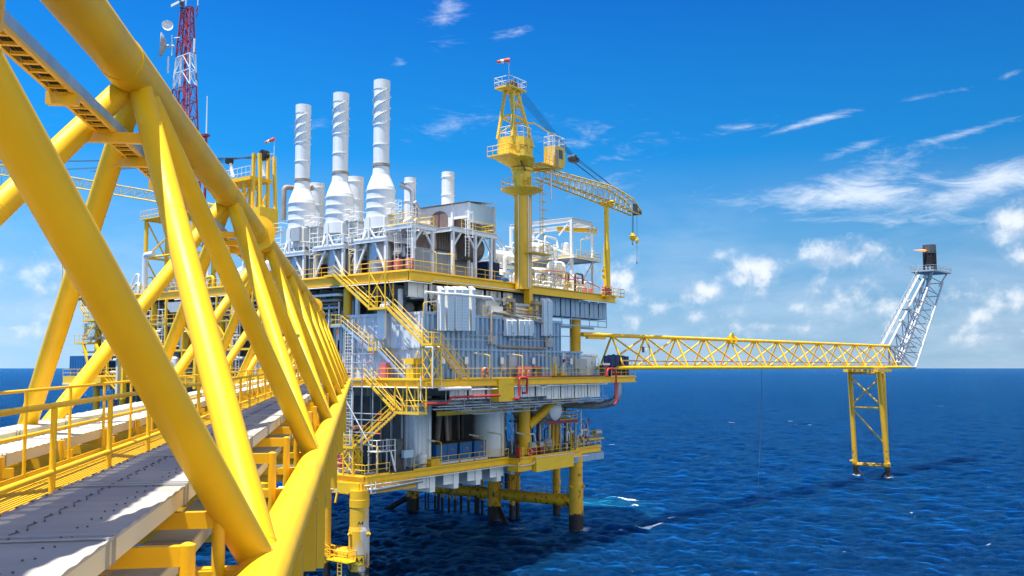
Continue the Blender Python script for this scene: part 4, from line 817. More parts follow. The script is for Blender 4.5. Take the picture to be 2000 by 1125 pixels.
# things along the main deck walkway
def box_t(name, label, cat, a, b, mat, parts=(), group=None):
    T = Thing(name, label, cat, (a[0], a[1], a[2]), FP, group); T.part('body', MB().box(a, b), M[mat])
    for nm, pa, pb, m in parts: T.part(nm, MB().box(pa, pb), M[m])
    return T
u, v, z = on_v(947.5, 727, -4.4)
T = Thing('lifebuoy', 'orange and white lifebuoy hanging on the main deck railing', 'lifebuoy', (u, v, z), FP); 
ring = [(u + math.cos(t) * .42, v, z + math.sin(t) * .42) for t in [i * PI / 12 for i in range(25)]]
T.part('ring', MB().path(ring, .12, 8, caps=False), M['orange']); b = MB()
for k in range(4): b.path([ring[k * 6 + j] for j in (1, 2)], .125, 8)
T.part('white_bands', b, M['white'])
u2, _, z2 = on_v(765.5, 730, -3.0)
for i, (uu, w) in enumerate(((21.0, .9), (22.0, .9))): box_t('foam_cabinet', ('left', 'right')[i] + ' pink red cabinet on the main deck before the grey door', 'cabinet', (uu, -3.7, ZM), (uu + w, -3.1, ZM + 1.35), 'pink', [('door', (uu + .08, -3.74, ZM + .15), (uu + w - .08, -3.7, ZM + 1.2), 'pink'), ('label_plate', (uu + .3, -3.76, ZM + .7), (uu + .6, -3.74, ZM + .9), 'white')], 'pink red cabinets on the main deck')
box_t('extinguisher_cabinet', 'tall pink red cabinet at the foot of the pale stringer stair', 'cabinet', (4.6, 1.2, ZM), (5.3, 2.2, ZM + 1.7), 'pink', [('door', (4.56, 1.3, ZM + .1), (4.6, 2.1, ZM + 1.6), 'pink')])
box_t('hose_box', 'black and red hose box right of the pink cabinets', 'cabinet', (24.0, -3.8, ZM), (24.9, -3.2, ZM + 1.2), 'dark', [('lid', (23.9, -3.85, ZM + 1.2), (25.0, -3.15, ZM + 1.3), 'red')])
box_t('hopper', 'yellow box with a sloping lid by the white wall', 'box', (5.0, -2.2, ZM), (6.3, -1.2, ZM + 1.0), 'yellow2', [('lid', (4.9, -2.3, ZM + 1.5), (6.4, -1.1, ZM + 2.1), 'yellow2'), ('stem', (5.5, -1.8, ZM + 1.0), (5.8, -1.5, ZM + 1.5), 'yellow2')])
solo('bollard', MB().tube((27.2, -4.2, ZM), (27.2, -4.2, ZM + 1.6), .16, 12), M['yellow2'], 'short thick yellow post on the main deck railing', 'bollard')
T = Thing('standpipe', 'white standpipe with red valve and small yellow steps before the blue grey wall', 'standpipe', (30.6, -3, ZM), FP); T.part('pipe', MB().tube((31.0, -2.8, ZM), (31.0, -2.8, ZM + 3.0), .14, 10), M['white']); T.part('valve', MB().cbox((31.0, -2.95, ZM + 2.0), (.3, .3, .4)), M['red']); T.part('steps', MB().box((29.2, -3.8, ZM), (30.4, -3, ZM + .5)).beam((29.0, -3.8, ZM), (29.0, -3.8, ZM + 1.2), .06, .06).beam((29.0, -3.8, ZM + 1.2), (29.9, -3.8, ZM + 1.9), .06, .06).beam((29.9, -3.8, ZM + 1.9), (31, -3.8, ZM + 1.9), .06, .06), M['yellow2'])
for i, (u, w, h) in enumerate(((41.0, 1.05, 2.75), (42.2, 1.05, 2.85), (43.4, 1.05, 2.8), (44.7, 1.05, 2.7))):
    T = Thing('chemical_tank', ('first', 'second', 'third', 'fourth')[i] + ' of the four dark blue tanks standing at the right end of the main deck', 'tank', (u, -3, ZM), FP, 'dark blue tanks on the main deck'); T.part('body', MB().box((u, -3.6, ZM + .12), (u + w, -2.5, ZM + h)), M['navy']); T.part('pallet', MB().box((u - .02, -3.62, ZM), (u + w + .02, -2.48, ZM + .12)), M['wood']); T.part('cap', MB().lathe([(.2, 0), (.2, .1)], (u + w / 2, -3, ZM + h), 10), M['black']); T.part('ribs', MB().box((u + .2, -3.63, ZM + .2), (u + .26, -3.6, ZM + h - .1)).box((u + .62, -3.63, ZM + .2), (u + .68, -3.6, ZM + h - .1)), M['navy'])
box_t('control_panel', 'white topped dark cabinet left of the dark blue tanks', 'cabinet', (39.6, -3.4, ZM), (40.8, -2.7, ZM + 1.5), 'dark', [('top', (39.3, -3.5, ZM + 1.5), (41.1, -2.6, ZM + 1.75), 'white'), ('screen', (39.9, -3.43, ZM + .8), (40.5, -3.4, ZM + 1.3), 'red')])
# fire main and other pipes below the main deck edge
pipe([(3.6, -4.9, 17.5), (7.2, -4.9, 17.5), (7.6, -4.9, 18.05), (15.6, -4.9, 18.05)], .13, 'red', 'red fire main running left of the yellow plate below the main deck')
pipe([(18.4, -4.75, 17.6), (19.3, -4.75, 17.6), (19.3, -4.75, 19.9), (20.8, -4.75, 19.9), (20.8, -4.75, 18.2), (19.9, -4.75, 18.2)], .13, 'red', 'red looped pipe right of the yellow plate below the main deck', rad=.3)
pipe([(18.8, -4.62, 20.0), (38.6, -4.62, 20.0)], .075, 'maroon', 'thin dark red pipe along the edge of the main deck')
pipe([(38.0, -4.8, 20.0), (38.2, -4.8, 20.9), (39.8, -4.8, 20.9), (40.3, -4.8, 20.2), (40.3, -4.8, 16.4), (39.3, -4.8, 16.3)], .13, 'red', 'bright red hooked pipe at the right end of the main deck', rad=.6)
pipe([(43.2, -3.4, 19.4), (43.2, -3.4, 16.6), (42.6, -1, 16.0), (41.6, 6, 16.0)], .5, 'galv', 'huge pale grey elbow pipe below the blue tanks', n=20, rad=2.0)
pipe([(6.0, -4.8, 18.9), (10.8, -4.8, 18.9)], .17, 'white', 'short thick white pipe below the yellow main deck edge', n=12)
pipe([(3.5, -4.6, 20.2), (3.5, -4.6, 17.8)], .07, 'white', 'white downpipe at the corner of the main deck')
b = MB()
for i in range(22):
    u = 8 + i * 1.45; z = 17.4 - (i % 3) * .35; b.beam((u, -3.9, 18.8), (u, -3.9, z), .06, .06); b.beam((u, -3.9, z), (u + 1.2, -3.9, z), .07, .07); b.beam((u + .7, -3.2, z - .1), (u + .7, 1.5, z - .1), .07, .07)
b.beam((7, -3.7, 17.1), (40, -3.7, 17.1), .1, .1); b.beam((7, -3.1, 16.8), (40, -3.1, 16.8), .12, .12)
solo('cable_support', b, M['galv'], 'tangle of galvanised cable supports under the white girder panels of the main deck', 'support')
for i in range(7): pipe([(6, -2.4 + i * .7, 17.6 - (i % 2) * .3), (40, -2.4 + i * .7, 17.6 - (i % 2) * .3)], .1 + .05 * (i % 3), ('galv', 'white', 'dark', 'rustpipe')[i % 4], 'long pipe slung in the shade under the main deck', group='pipes slung under the main deck')
for z, m, u0, u1 in ((17.0, 'white', 12.5, 27.2), (16.6, 'galv', 14.6, 26.5)):
    b = MB()
    for v in (-2.0, -.9): b.beam((u0, v, z - .6), (u1, v, z - .6), .3, .08)
    for i in range(6): uu = u0 + .3 + (u1 - u0 - .6) * i / 5; b.beam((uu, -2.0, z - .6), (uu, -2.0, 18.6), .07, .07); b.beam((uu, -2.0, z - .5), (uu + .9, -2.0, z + .7), .06, .06)
    solo('hung_cable_tray', b, M['galv'], ('upper' if z > 16.8 else 'lower') + ' pale hung cable tray above the blue cabinets', 'cable tray')
for i, (u0, u1, v, z) in enumerate(((12.8, 21.2, 1.6, 16.0), (20.3, 23.8, 2.4, 16.0), (23.4, 27.0, 2.6, 16.1))): solo('crane_beam', MB().ibeam((u0, v, z), (u1, v, z), .3, .5), M['yellow2'], ('long yellow lifting beam above the blue cabinets', 'middle yellow lifting beam in front of the white tank', 'short yellow lifting beam at the right of the white tank')[i], 'beam', group='yellow lifting beams under the main deck')
# ================================================================ topside equipment on the upper deck
SU = 7.35
stk = [(5.0, 52.2, 'right white exhaust stack, the tallest looking of the three with spiral fins'), (11.5, 52.0, 'middle white exhaust stack with spiral fins'), (18.0, 51.8, 'left white exhaust stack with spiral fins, nearest to the yellow truss disc')]
for k, (v, zt, lab) in enumerate(stk):
    T = Thing('exhaust_stack', lab, 'chimney', (SU, v, ZU), FP, 'tall white exhaust stacks'); c = (SU, v, 0)
    T.part('shaft', MB().lathe([(.86, 43.0), (.86, zt)], c, 36, caps=False).lathe([(.80, zt), (.80, 44)], c, 36, caps=False), M['stack'])
    T.part('rim', MB().lathe([(.80, zt), (.90, zt), (.90, zt - 1.0), (.86, zt - 1.02)], c, 36, caps=False), M['white'])
    T.part('flange', MB().lathe([(.95, 42.72), (.95, 43.02)], c, 36), M['rustpipe'])
    T.part('neck', MB().lathe([(1.0, 41.3), (.86, 42.72)], c, 36, caps=False), M['stack'])
    T.part('cone', MB().lathe([(1.55, 40.0), (1.48, 40.45), (1.0, 41.75)], c, 36, caps=False), M['stack'])
    T.part('body', MB().lathe([(1.55, 36.7), (1.55, 40.0)], c, 36), M['stack'])
    for z in (39.95, 39.0, 38.0): T.part('ring', MB().lathe([(1.55, z), (1.64, z + .02), (1.64, z + .12), (1.55, z + .14)], c, 36, caps=False), M['white'])
    T.part('lower_body', MB().lathe([(1.66, 34.9 if k == 2 else 35.9), (1.66, 37.1), (1.55, 37.15)], c, 36), M['stack'])
    for z in (45.0, 47.2): T.part('ring', MB().lathe([(.86, z), (.93, z + .01), (.93, z + .1), (.86, z + .11)], c, 36, caps=False), M['white'])
    for s in range(3):
        b = MB(); n = 40; ph = s * 2 * PI / 3
        vs = []
        for i in range(n + 1):
            t = ph + i / n * 2 * PI * 1.05; z = 47.3 + i / n * (zt - 1.1 - 47.3)
            for r in (.84, 1.0): vs += [(SU + math.cos(t) * r, v + math.sin(t) * r, z), (SU + math.cos(t) * r, v + math.sin(t) * r, z + .05)]
        f = []
        for i in range(n):
            o = 4 * i; f += [(o, o + 2, o + 6, o + 4), (o + 3, o + 1, o + 5, o + 7), (o + 2, o + 3, o + 7, o + 6)]
        b.add(vs, f, True); T.part('spiral_fin', b, M['white'])
    T.part('exhaust_duct', MB().lathe([(1.25, ZU), (1.25, 35.0)], c, 28), M['galv'])
    T.part('sign', MB().cbox((SU - 1.1, v - .62, 32.6), (.04, .3, .3)), M['orange'])
    # support frame of the stack
    F = Thing('support_frame', ('right', 'middle', 'left')[k] + ' white stack support platform with railing and diagonal struts', 'frame', (SU, v, ZU), FP, 'white support frames under the stacks')
    ua, ub, va, vb, zp = 5.7, 10.2, v - 2.5, v + 2.4, 34.7 - .25 * k
    F.part('platform', MB().box((ua, va, zp - .08), (ub, vb, zp)), M['grey'])
    b = MB()
    for p, q in (((ua, va), (ub, va)), ((ub, va), (ub, vb)), ((ub, vb), (ua, vb)), ((ua, vb), (ua, va)), ((ua, v), (ub, v))): b.ibeam((*p, zp - .25), (*q, zp - .25), .25, .38)
    F.part('beams', b, M['white'])
    for u_ in (ua + .15, ub - .2):
        for v_ in (va + .15, vb - .2):
            F.part('column', MB().beam((u_, v_, ZU), (u_, v_, zp - .4), .30, .30), M['white'])
            F.part('strut', MB().beam((u_, v_, ZU + .2), (u_, v_ + (1.6 if v_ < v else -1.6), zp - .5), .2, .2), M['white'])
    for t in (PI * 1.0, PI * 1.33, PI * .67, PI * 1.67):
        x, y = SU + math.cos(t) * 1.68, v + math.sin(t) * 1.68; F.part('leg', MB().beam((x, y, zp), (x, y, 37.0), .22, .22), M['white'])
        for dd in (-.5, .5): F.part('strut', MB().beam((x, y, zp + .1) if False else (SU + math.cos(t + dd) * 1.9, v + math.sin(t + dd) * 1.9, zp), (x, y, 35.9), .14, .14), M['white'])
    rail([(ua, vb, zp), (ua, va, zp), (ub, va, zp)], 'white railing on the %s stack platform' % ('right', 'middle', 'left')[k], mat='white', sp=1.0, group='white railings around the stacks')
    ladder((ua + 1.2, va - .35, zp - (0 if k else 3.6)), (ua + 1.2, va - .35, 38.6), (1, 0, 0), .5, 'white caged ladder right of the %s stack' % ('right', 'middle', 'left')[k], out=(0, -1, 0))
    solo('tank', MB().box((7.2, v + 2.9, ZU), (8.4, v + 4.1, ZU + 1.9)), M['maroon'], 'dark red box under the stacks, left of the %s support frame' % ('right', 'middle', 'left')[k], 'box', group='dark red boxes under the stacks')
for i, (u, v) in enumerate(((6.3, 2.9), (6.4, 1.4), (6.5, -.2))):
    T = Thing('fire_monitor', ('left', 'middle', 'right')[i] + ' one of three faded red drums by the upper deck corner railing', 'drum', (u, v, ZU), FP, 'faded red drums on the upper deck'); T.part('body', MB().lathe([(.42, .3), (.46, .35), (.46, 1.35), (.42, 1.4)], (u, v, ZU), 16), M['pink']); T.part('stand', MB().box((u - .3, v - .3, ZU), (u + .3, v + .3, ZU + .3)), M['grey'])
solo('electrical_cabinet', MB().box((5.4, 16.0, 35.4), (5.75, 17.5, 37.0)), M['grey'], 'grey box on the railing of the left stack platform', 'cabinet')
# short fat stacks behind
for x, yt, u, w, lab in ((619, 359, 13, 31, 'short fat white stack between the left and the middle tall stack'), (694, 347, 13, 34, 'short fat white stack between the middle and the right tall stack'), (801, 348, 16, 23, 'short slim white stack left of the turbine house'), (875, 337, 21, 25, 'short white stack rising behind the turbine house roof')):
    p = on_u(x, yt, u); dpt = sight(x, yt); X_ = (FP @ Vector(p)); r = w / 2 * X_.y / 1750
    T = Thing('short_stack', lab, 'chimney', (p[0], p[1], ZU), FP, 'short white stacks'); c = (p[0], p[1], 0); T.part('shaft', MB().lathe([(r, ZU), (r, p[2])], c, 28), M['stack'])
    for z in (p[2] - .7, p[2] - 2.9): T.part('ring', MB().lathe([(r, z), (r + .07, z + .02), (r + .07, z + .12), (r, z + .14)], c, 28, caps=False), M['white'])
# turbine houses: machinery blocks behind the stacks
T = Thing('turbine_house', 'white turbine house with a sloping corrugated roof and shade-tinted blue front beside the crane', 'building', (19, 2, ZU), FP)
HU0, HU1, HV0, HV1 = 18.6, 23.4, 2.0, 13.0
T.part('upper_wall', MB().box((HU0, HV0 + 2.5, 36.5), (HU0 + .1, HV1, 40.2)).box((HU0, HV0 + .1, 38.4), (HU0 + .1, HV0 + 2.5, 40.2)), M['white']); T.part('front_wall', MB().box((HU0 + .1, HV0, 37.9), (HU1, HV0 + .1, 40.2)), M['louvre']); T.part('far_wall', MB().box((HU1 - .1, HV0 + .1, 36.5), (HU1, HV1, 40)), M['panel'])  # front_wall is bluer than the white side: its shade is painted in
rb = MB(); n = 44
vs = []
for i in range(n + 1):
    q = HV0 - .3 + (HV1 - HV0 + .4) * i / n; dz = .05 * (i % 2); vs += [(HU0 - .4, q, 40.25 + dz), (HU1 + .4, q, 40.75 + dz)]
rb.add(vs, [(2 * i, 2 * i + 1, 2 * i + 3, 2 * i + 2) for i in range(n)]); T.part('roof', rb, M['galv'])
for a, b_ in (((HU0, HV0), 40.2), ((HU1, HV0), 40.4), ((HU0, HV0 + 2.5), 40.2)): T.part('post', MB().beam((*a, 31), (*a, b_), .28, .28), M['white'])
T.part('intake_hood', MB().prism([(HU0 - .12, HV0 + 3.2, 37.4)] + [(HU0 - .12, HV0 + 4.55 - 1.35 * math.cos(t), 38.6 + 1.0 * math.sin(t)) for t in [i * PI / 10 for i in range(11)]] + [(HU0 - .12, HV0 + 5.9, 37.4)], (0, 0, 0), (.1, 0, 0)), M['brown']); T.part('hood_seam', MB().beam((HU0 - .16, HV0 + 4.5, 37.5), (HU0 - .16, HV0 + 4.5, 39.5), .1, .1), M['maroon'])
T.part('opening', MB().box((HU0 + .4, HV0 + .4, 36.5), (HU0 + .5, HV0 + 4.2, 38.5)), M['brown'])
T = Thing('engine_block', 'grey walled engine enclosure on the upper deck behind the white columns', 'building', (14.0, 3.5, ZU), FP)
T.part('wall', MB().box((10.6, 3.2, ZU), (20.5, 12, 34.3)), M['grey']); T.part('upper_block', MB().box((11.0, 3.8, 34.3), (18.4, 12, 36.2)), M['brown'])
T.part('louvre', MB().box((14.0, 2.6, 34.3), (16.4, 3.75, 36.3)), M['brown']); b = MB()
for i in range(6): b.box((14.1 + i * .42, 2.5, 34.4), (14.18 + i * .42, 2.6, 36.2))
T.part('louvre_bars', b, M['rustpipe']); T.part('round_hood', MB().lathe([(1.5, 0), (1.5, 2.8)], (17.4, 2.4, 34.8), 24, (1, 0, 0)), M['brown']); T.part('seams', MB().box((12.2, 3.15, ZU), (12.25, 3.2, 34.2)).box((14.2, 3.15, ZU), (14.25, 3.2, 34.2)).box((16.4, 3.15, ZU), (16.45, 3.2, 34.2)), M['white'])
for i, (u0, u1, lab) in enumerate(((6.7, 9.7, 'white braced frame with a yellow railed deck left of the arched intake'), (13.0, 20.3, 'long white braced frame with a blue grey beam under the turbine house'))):
    T = Thing('access_stand', lab, 'frame', (u0, -.4, ZU), FP, 'white access frames on the upper deck'); zt = 36.0 if i == 0 else 36.4; v0 = -.4
    us = (u0, u1) if i == 0 else (u0, 16.85, 19.7)
    for u in us:
        T.part('column', MB().beam((u, v0, ZU), (u, v0, zt - .4), .3, .3), M['white'])
        for s in (-1, 1):
            if (u > u0 or s > 0) and u0 - .1 < u + s * 1.2 < u1 + .1: T.part('knee_brace', MB().beam((u, v0, zt - 2.2), (u + s * 1.35, v0, zt - .5), .18, .18), M['white'])
    T.part('beam', MB().ibeam((u0 - .4, v0, zt - .25), (u1 + .6, v0, zt - .25), .3, .55), M['white']); T.part('floor', MB().box((u0 - .2, v0, zt - .05), (u1 + .3, 3.0, zt)), M['grey']); T.part('side_beam', MB().ibeam((u0 - .1, v0, zt - .25), (u0 - .1, 8, zt - .25), .3, .5), M['white'])
rail([(6.5, 3.0, 36.0), (6.5, -.5, 36.0), (9.8, -.5, 36.0), (9.8, 3, 36)], 'yellow railing on the white frame left of the arched intake', sp=1.2)
rail([(14.6, -.3, 36.4), (20.6, -.3, 36.4), (20.6, 4, 36.4)], 'yellow railing on the long white frame under the turbine house front', sp=1.3)
ladder((5.9, -.7, 31.2), (5.9, -.7, 37.4), (1, 0, 0), .6, 'tall white caged ladder between the right stack and the white frame', out=(0, -1, 0))
ladder((15.0, -.8, 33.3), (15.0, -.8, 38.2), (1, 0, 0), .6, 'white caged ladder hanging on the long white frame below the turbine house', out=(0, -1, 0))
pipe([(9.2, 3.4, 33.0), (9.2, 3.4, 36.8), (10.2, 3.0, 37.2), (10.2, 3.0, 40.4), (9.2, 4.0, 41.0)], .28, 'galv', 'bright metal pipe climbing right of the right tall stack', n=14)
pipe([(9.9, 2.6, 32.0), (9.9, 2.6, 36.6), (10.6, 2.4, 37.6), (10.6, 2.4, 38.4), (9.9, 2.4, 39)], .22, 'galv', 'thin metal pipe with a valve right of the right tall stack', n=12)
for i in range(2): pipe([(7.6 + i * .9, 21.6 - i * 1.0, 38.6), (7.6 + i * .9, 21.6 - i * 1.0, 42.6), (9.8 + i * .9, 21.6 - i * 1.4, 42.8), (10.5, 20, 42.8)], .3, 'rustpipe', ('left', 'right')[i] + ' one of two brown lagged elbow pipes left of the left tall stack', n=12)

T = box_t('container', 'dark blue container standing behind the white columns beside the crane', 'container', (20.6, .8, ZU), (22.9, 3.0, ZU + 2.5), 'navy', [('door', (20.7, .76, ZU + .15), (21.7, .8, ZU + 2.3), 'navy'), ('door', (21.8, .76, ZU + .15), (22.8, .8, ZU + 2.3), 'navy'), ('marking', (20.9, .74, ZU + 1.3), (21.5, .76, ZU + 1.45), 'white')])
solo('tarpaulin', MB().lathe([(.9, 0), (.85, .4), (.5, .8), (.1, .95)], (21.4, -.3, ZU), 10).lathe([(.7, 0), (.6, .5), (.2, .7)], (22.3, -.2, ZU), 9), M['blue'], 'crumpled blue tarpaulin heap by the upper deck railing', 'tarpaulin')
solo('gas_bottle', MB().vessel((26.2, -.9, ZU), (26.2, -.9, ZU + 1.7), .28), M['pink'], 'faded red cylinder standing at the foot of the crane', 'cylinder')
# tank area between the stacks and the white frame module: small white vessels and pipework
rs2 = random.Random(11)
def tank(a, b, r, mat, lab, cat='vessel', grp='white vessels on the upper deck', saddles=True):
    a = Vector(a); b = Vector(b); T = Thing('pressure_vessel', lab, cat, ((a.x + b.x) / 2, (a.y + b.y) / 2, min(a.z, b.z) - r), FP, grp); T.part('shell', MB().vessel(a, b, r, 22), M[mat])
    m = MB(); d = (b - a).normalized()
    for k in (.25, .75):
        p = a + (b - a) * k
        if abs(d.z) < .5: m.cbox((p.x, p.y, p.z - r * .95), (.35 + abs(d.y) * r, .35 + abs(d.x) * r, r * .9))
        else: m.cbox((p.x, p.y, a.z - .25), (r * 1.2, r * 1.2, .5))
    T.part('saddle', m, M['white']); p = (a + b) / 2; T.part('nozzle', MB().tube((p.x, p.y, p.z), (p.x, p.y, p.z + r * 1.35), r * .22, 10).lathe([(r * .34, 0), (r * .34, .1)], (p.x, p.y, p.z + r * 1.3), 10), M[mat]); return T
WU0, WU1, WV0, WV1, WZ = 36.0, 43.5, 3.5, 11.5, 36.2
T = Thing('module_frame', 'tall white open steel frame module with a flat roof near the boom rest', 'frame', (WU0, WV0, ZU), FP)
fa = on_v(1116, 427, WV0); fb = on_v(1157, 437, WV0)
u0, u1 = fa[0], fb[0]; zt = 41.5
for p in ((u0, WV0), (u1, WV0), (u0, 14), (u1, 14)): T.part('column', MB().beam((*p, ZU - .3), (*p, zt), .36, .36), M['white'])
b = MB()
for p, q in (((u0, WV0), (u1, WV0)), ((u1, WV0), (u1, 14)), ((u1, 14), (u0, 14)), ((u0, 14), (u0, WV0))):
    for z in (zt, 36.4): b.ibeam((*p, z), (*q, z), .35, .6)
T.part('beams', b, M['white']); b = MB(); b.beam((u0, WV0, 36.4), (u0, 14, zt), .22, .22); b.beam((u0, 14, 36.4), (u0, 8, 40.5), .22, .22); b.beam((u1, WV0, 36), (u0 + 1, WV0, ZU), .2, .2); b.beam((u1, WV0, zt), (u1 - 1.5, WV0, zt - 2), .16, .16); b.beam((u0, 14, 36), (u0, 8, ZU + .3), .22, .22); b.beam((u0, WV0, 36), (u0, 7, ZU + 1), .22, .22); b.beam((u0, WV0, zt), (u0, 5.6, zt - 2), .2, .2)
T.part('bracing', b, M['white']); T.part('floor', MB().box((u0 - .6, WV0 - .8, 36.1), (u1 + 1.2, 20, 36.2)), M['white'])
T.part('crane_beam', MB().ibeam((u0 + .8, 6.5, zt - .9), (u1 + .5, 3.0, zt - .9), .3, .6), M['yellow2'])
rail([(u0 + .2, WV0 - .7, 36.2), (u1 + 1.1, WV0 - .7, 36.2), (u1 + 1.1, 8, 36.2)], 'yellow railing on the middle floor of the white frame module', sp=1.1)
rail([(u0 - .5, 20, 36.2), (u0 - .5, WV0, 36.2)], 'yellow railing on the left side of the white frame module floor', sp=1.3)
b = MB()
for p in ((27.5, 9), (27.5, 16), (u0 - 1, 9), (u0 - 1, 16)): b.beam((*p, ZU), (*p, 34.6), .28, .28)
b.ibeam((27.5, 9, 34.6), (u0 - 1, 9, 34.6), .3, .5); b.ibeam((27.5, 9, 34.6), (27.5, 16, 34.6), .3, .5); b.beam((27.5, 9, 31.5), (30, 9, 34.4), .2, .2); b.beam((u0 - 1, 9, 31.5), (u0 - 4, 9, 34.4), .2, .2)
solo('low_frame', b, M['white'], 'low white steel frame behind the crane column', 'frame')
for a, c, r, lab in (((33, 6.0, 33.3), (38.6, 5.2, 33.3), 1.15, 'big white vessel with a round end inside the white frame module'), ((31, 4.2, 31.9), (35.6, 3.6, 31.9), .75, 'white lagged vessel low on the upper deck, right of the crane'), ((36, 2.6, 31.8), (39.5, 2.0, 31.8), .6, 'smaller white vessel by the railing below the frame module'), ((u0 - 3.5, 8.5, 37.6), (u0 + 1.5, 7.5, 37.6), .85, 'white vessel on the middle floor of the frame module'), ((28.6, 5.6, 31.6), (29.6, 5.6, 33.4), .6, 'dumpy white vessel left of the crane foot'), ((31.4, 9.0, 31.4), (31.4, 9.0, 34.2), .7, 'upright white vessel behind the crane column'), ((u0 + 2.2, 6, 36.9), (u0 + 2.2, 6, 38.8), .55, 'upright pale red topped vessel on the frame module floor')): tank(a, c, r, 'white', lab)
for i in range(34):
    u = rs2.uniform(27.5, 43.5); v = rs2.uniform(.2, 3.2); h = rs2.uniform(.8, 2.6); r = rs2.choice((.06, .08, .11, .14)); m = rs2.choice(('white', 'white', 'yellow2', 'galv', 'white', 'dark'))
    L1 = rs2.uniform(.6, 2.4); pipe([(u, v, ZU - .3), (u, v, ZU + h), (u + L1, v + rs2.uniform(-.3, .3), ZU + h), (u + L1, v, ZU + h * rs2.uniform(.2, .7))], r, m, {'white': 'white', 'yellow2': 'yellow', 'galv': 'bare metal', 'dark': 'dark'}[m] + ' bent pipe in the pipework between the crane and the boom rest', rad=.25, group=m + ' small pipes on the right of the upper deck')
for i in range(14):
    u = rs2.uniform(30, 42); v = rs2.uniform(4, 12); z = rs2.choice((36.3, 36.3, 32.2)); h = rs2.uniform(.8, 2.0); pipe([(u, v, z), (u, v, z + h), (u + rs2.uniform(.6, 3), v, z + h), (u + 3, v + .5, z)], rs2.choice((.08, .12, .2)), 'white', 'white bent pipe inside the white frame module', rad=.3, group='white small pipes in the frame module')
pipe([(33.8, .3, ZU + 1.6), (38.5, .3, ZU + 1.7), (39.5, .2, ZU + 2.1), (43.4, -.6, ZU + .9)], .06, 'red', 'thin red pipe running to the boom rest post')
pipe([(32, .6, ZU + 2.4), (37, .4, ZU + 2.6), (40, .2, ZU + 1.0)], .05, 'red', 'thin red pipe above the pipework near the white frame module')
for i, (u, v) in enumerate(((39.4, -.6), (41.0, -.6))): solo('drum', MB().lathe([(.3, 0), (.33, .05), (.33, .95), (.3, 1.0)], (u, v, ZU - .3), 14), M['pink'], ('left', 'right')[i] + ' red drum behind the railing near the boom rest', 'drum', group='red drums near the boom rest')
for u, v, h, lab in ((33.5, 4, 2.4, 'lamp post on the middle floor of the white frame module, nearer the crane'),): lamp((u0 - .4, 9, 36.2), h, (1.4, -.6), lab)
lamp((u0 + 1.4, WV0 - .6, 36.2), 2.6, (1.2, -1.2), 'lamp post at the right front of the frame module floor'); lamp((25.2, 3.0, ZU), 2.4, (-2, .3), 'lamp post standing left of the crane column foot')
# boom rest
RU = 43.7
T = Thing('boom_rest', 'tall yellow post with a cradle holding up the crane boom', 'post', (RU, -1.5, ZU - .3), FP); T.part('post', MB().lathe([(.46, 30.4), (.46, 37.0), (.33, 38.2), (.33, 43.0)], (RU, -1.5, 0), 24), M['yellow2']); T.part('cradle', MB().prism([(RU - 1.4, -1.9, 43.4), (RU - 1.1, -1.9, 43.0), (RU + 1.1, -1.9, 43.0), (RU + 1.5, -1.9, 44.0), (RU + 1.2, -1.9, 44.0), (RU + .9, -1.9, 43.3), (RU - 1.1, -1.9, 43.3)], (0, 0, 0), (0, .9, 0)), M['yellow2'])
T.part('lamp_arm', MB().bend([(RU - .4, -1.6, 34.6), (RU - 1.0, -1.6, 34.6), (RU - 1.0, -1.6, 34.2)], .06, 6, .2).cbox((RU - 1.2, -1.6, 34.0), (.5, .3, .3)).cbox((RU - 1.1, -1.6, 33.2), (.4, .3, .4)), M['yellow2'])
T = Thing('hose_coil', 'red hose coiled around the foot of the boom rest post', 'hose', (RU, -1.5, ZU - .3), FP)
for k in range(4): T.part('loop', MB().path([(RU + math.cos(t) * .58, -1.5 + math.sin(t) * .58, 30.9 + k * .32 + .1 * math.sin(t * 2 + k)) for t in [i * PI / 10 for i in range(21)]], .11, 8, caps=False), M['pink'])

# ---------------------------------------------------------------- pedestal crane
CU, CV = 24.0, -1.7
T = Thing('pedestal_crane', 'yellow pedestal crane with lattice boom resting on a post at the deck edge', 'crane', (CU, CV, 27.0), FP); c = (CU, CV, 0)
T.part('pedestal', MB().lathe([(.92, 30.2), (.92, 43.2)], c, 28), M['yellow']); T.part('pedestal_foot', MB().box((CU + .9, CV - .4, 26.6), (CU + 1.6, CV + .4, 31.6)), M['yellow']); T.part('pipe_column', MB().tube((CU + 1.45, CV, 27.0), (CU + 1.45, CV, 42), .33, 16), M['yellow'])
T.part('conduit', MB().tube((CU - .1, CV - .98, 30.4), (CU - .1, CV - .98, 43), .07, 8).tube((CU + .95, CV - .5, 30.4), (CU + .95, CV - .5, 43), .07, 8).tube((CU - 1.0, CV - .2, 30.4), (CU - 1.0, CV - .2, 43), .05, 6), M['white'])
T.part('slew_bearing', MB().lathe([(1.12, 43.0), (1.12, 44.2), (1.3, 44.25), (1.3, 44.6)], c, 28), M['crane']); T.part('bearing_seal', MB().lathe([(1.2, 44.6), (1.2, 44.75)], c, 28), M['black'])
oct_ = lambda r, z, k=8, dx=0: [(CU + dx + r * math.cos(PI / 8 + i * 2 * PI / k), CV + r * math.sin(PI / 8 + i * 2 * PI / k), z) for i in range(k)]
def frustum(r0, z0, r1, z1, d0=0, d1=0): return MB().add(oct_(r0, z0, 8, d0) + oct_(r1, z1, 8, d1), [(i, (i + 1) % 8, 8 + (i + 1) % 8, 8 + i) for i in range(8)] + [tuple(range(7, -1, -1)), tuple(range(8, 16))])
T.part('turntable', frustum(1.3, 44.7, 2.35, 45.5, 0, -1.2), M['crane']); T.part('machine_house', frustum(2.2, 45.5, 2.1, 47.8, -1.4, -1.4), M['crane'])
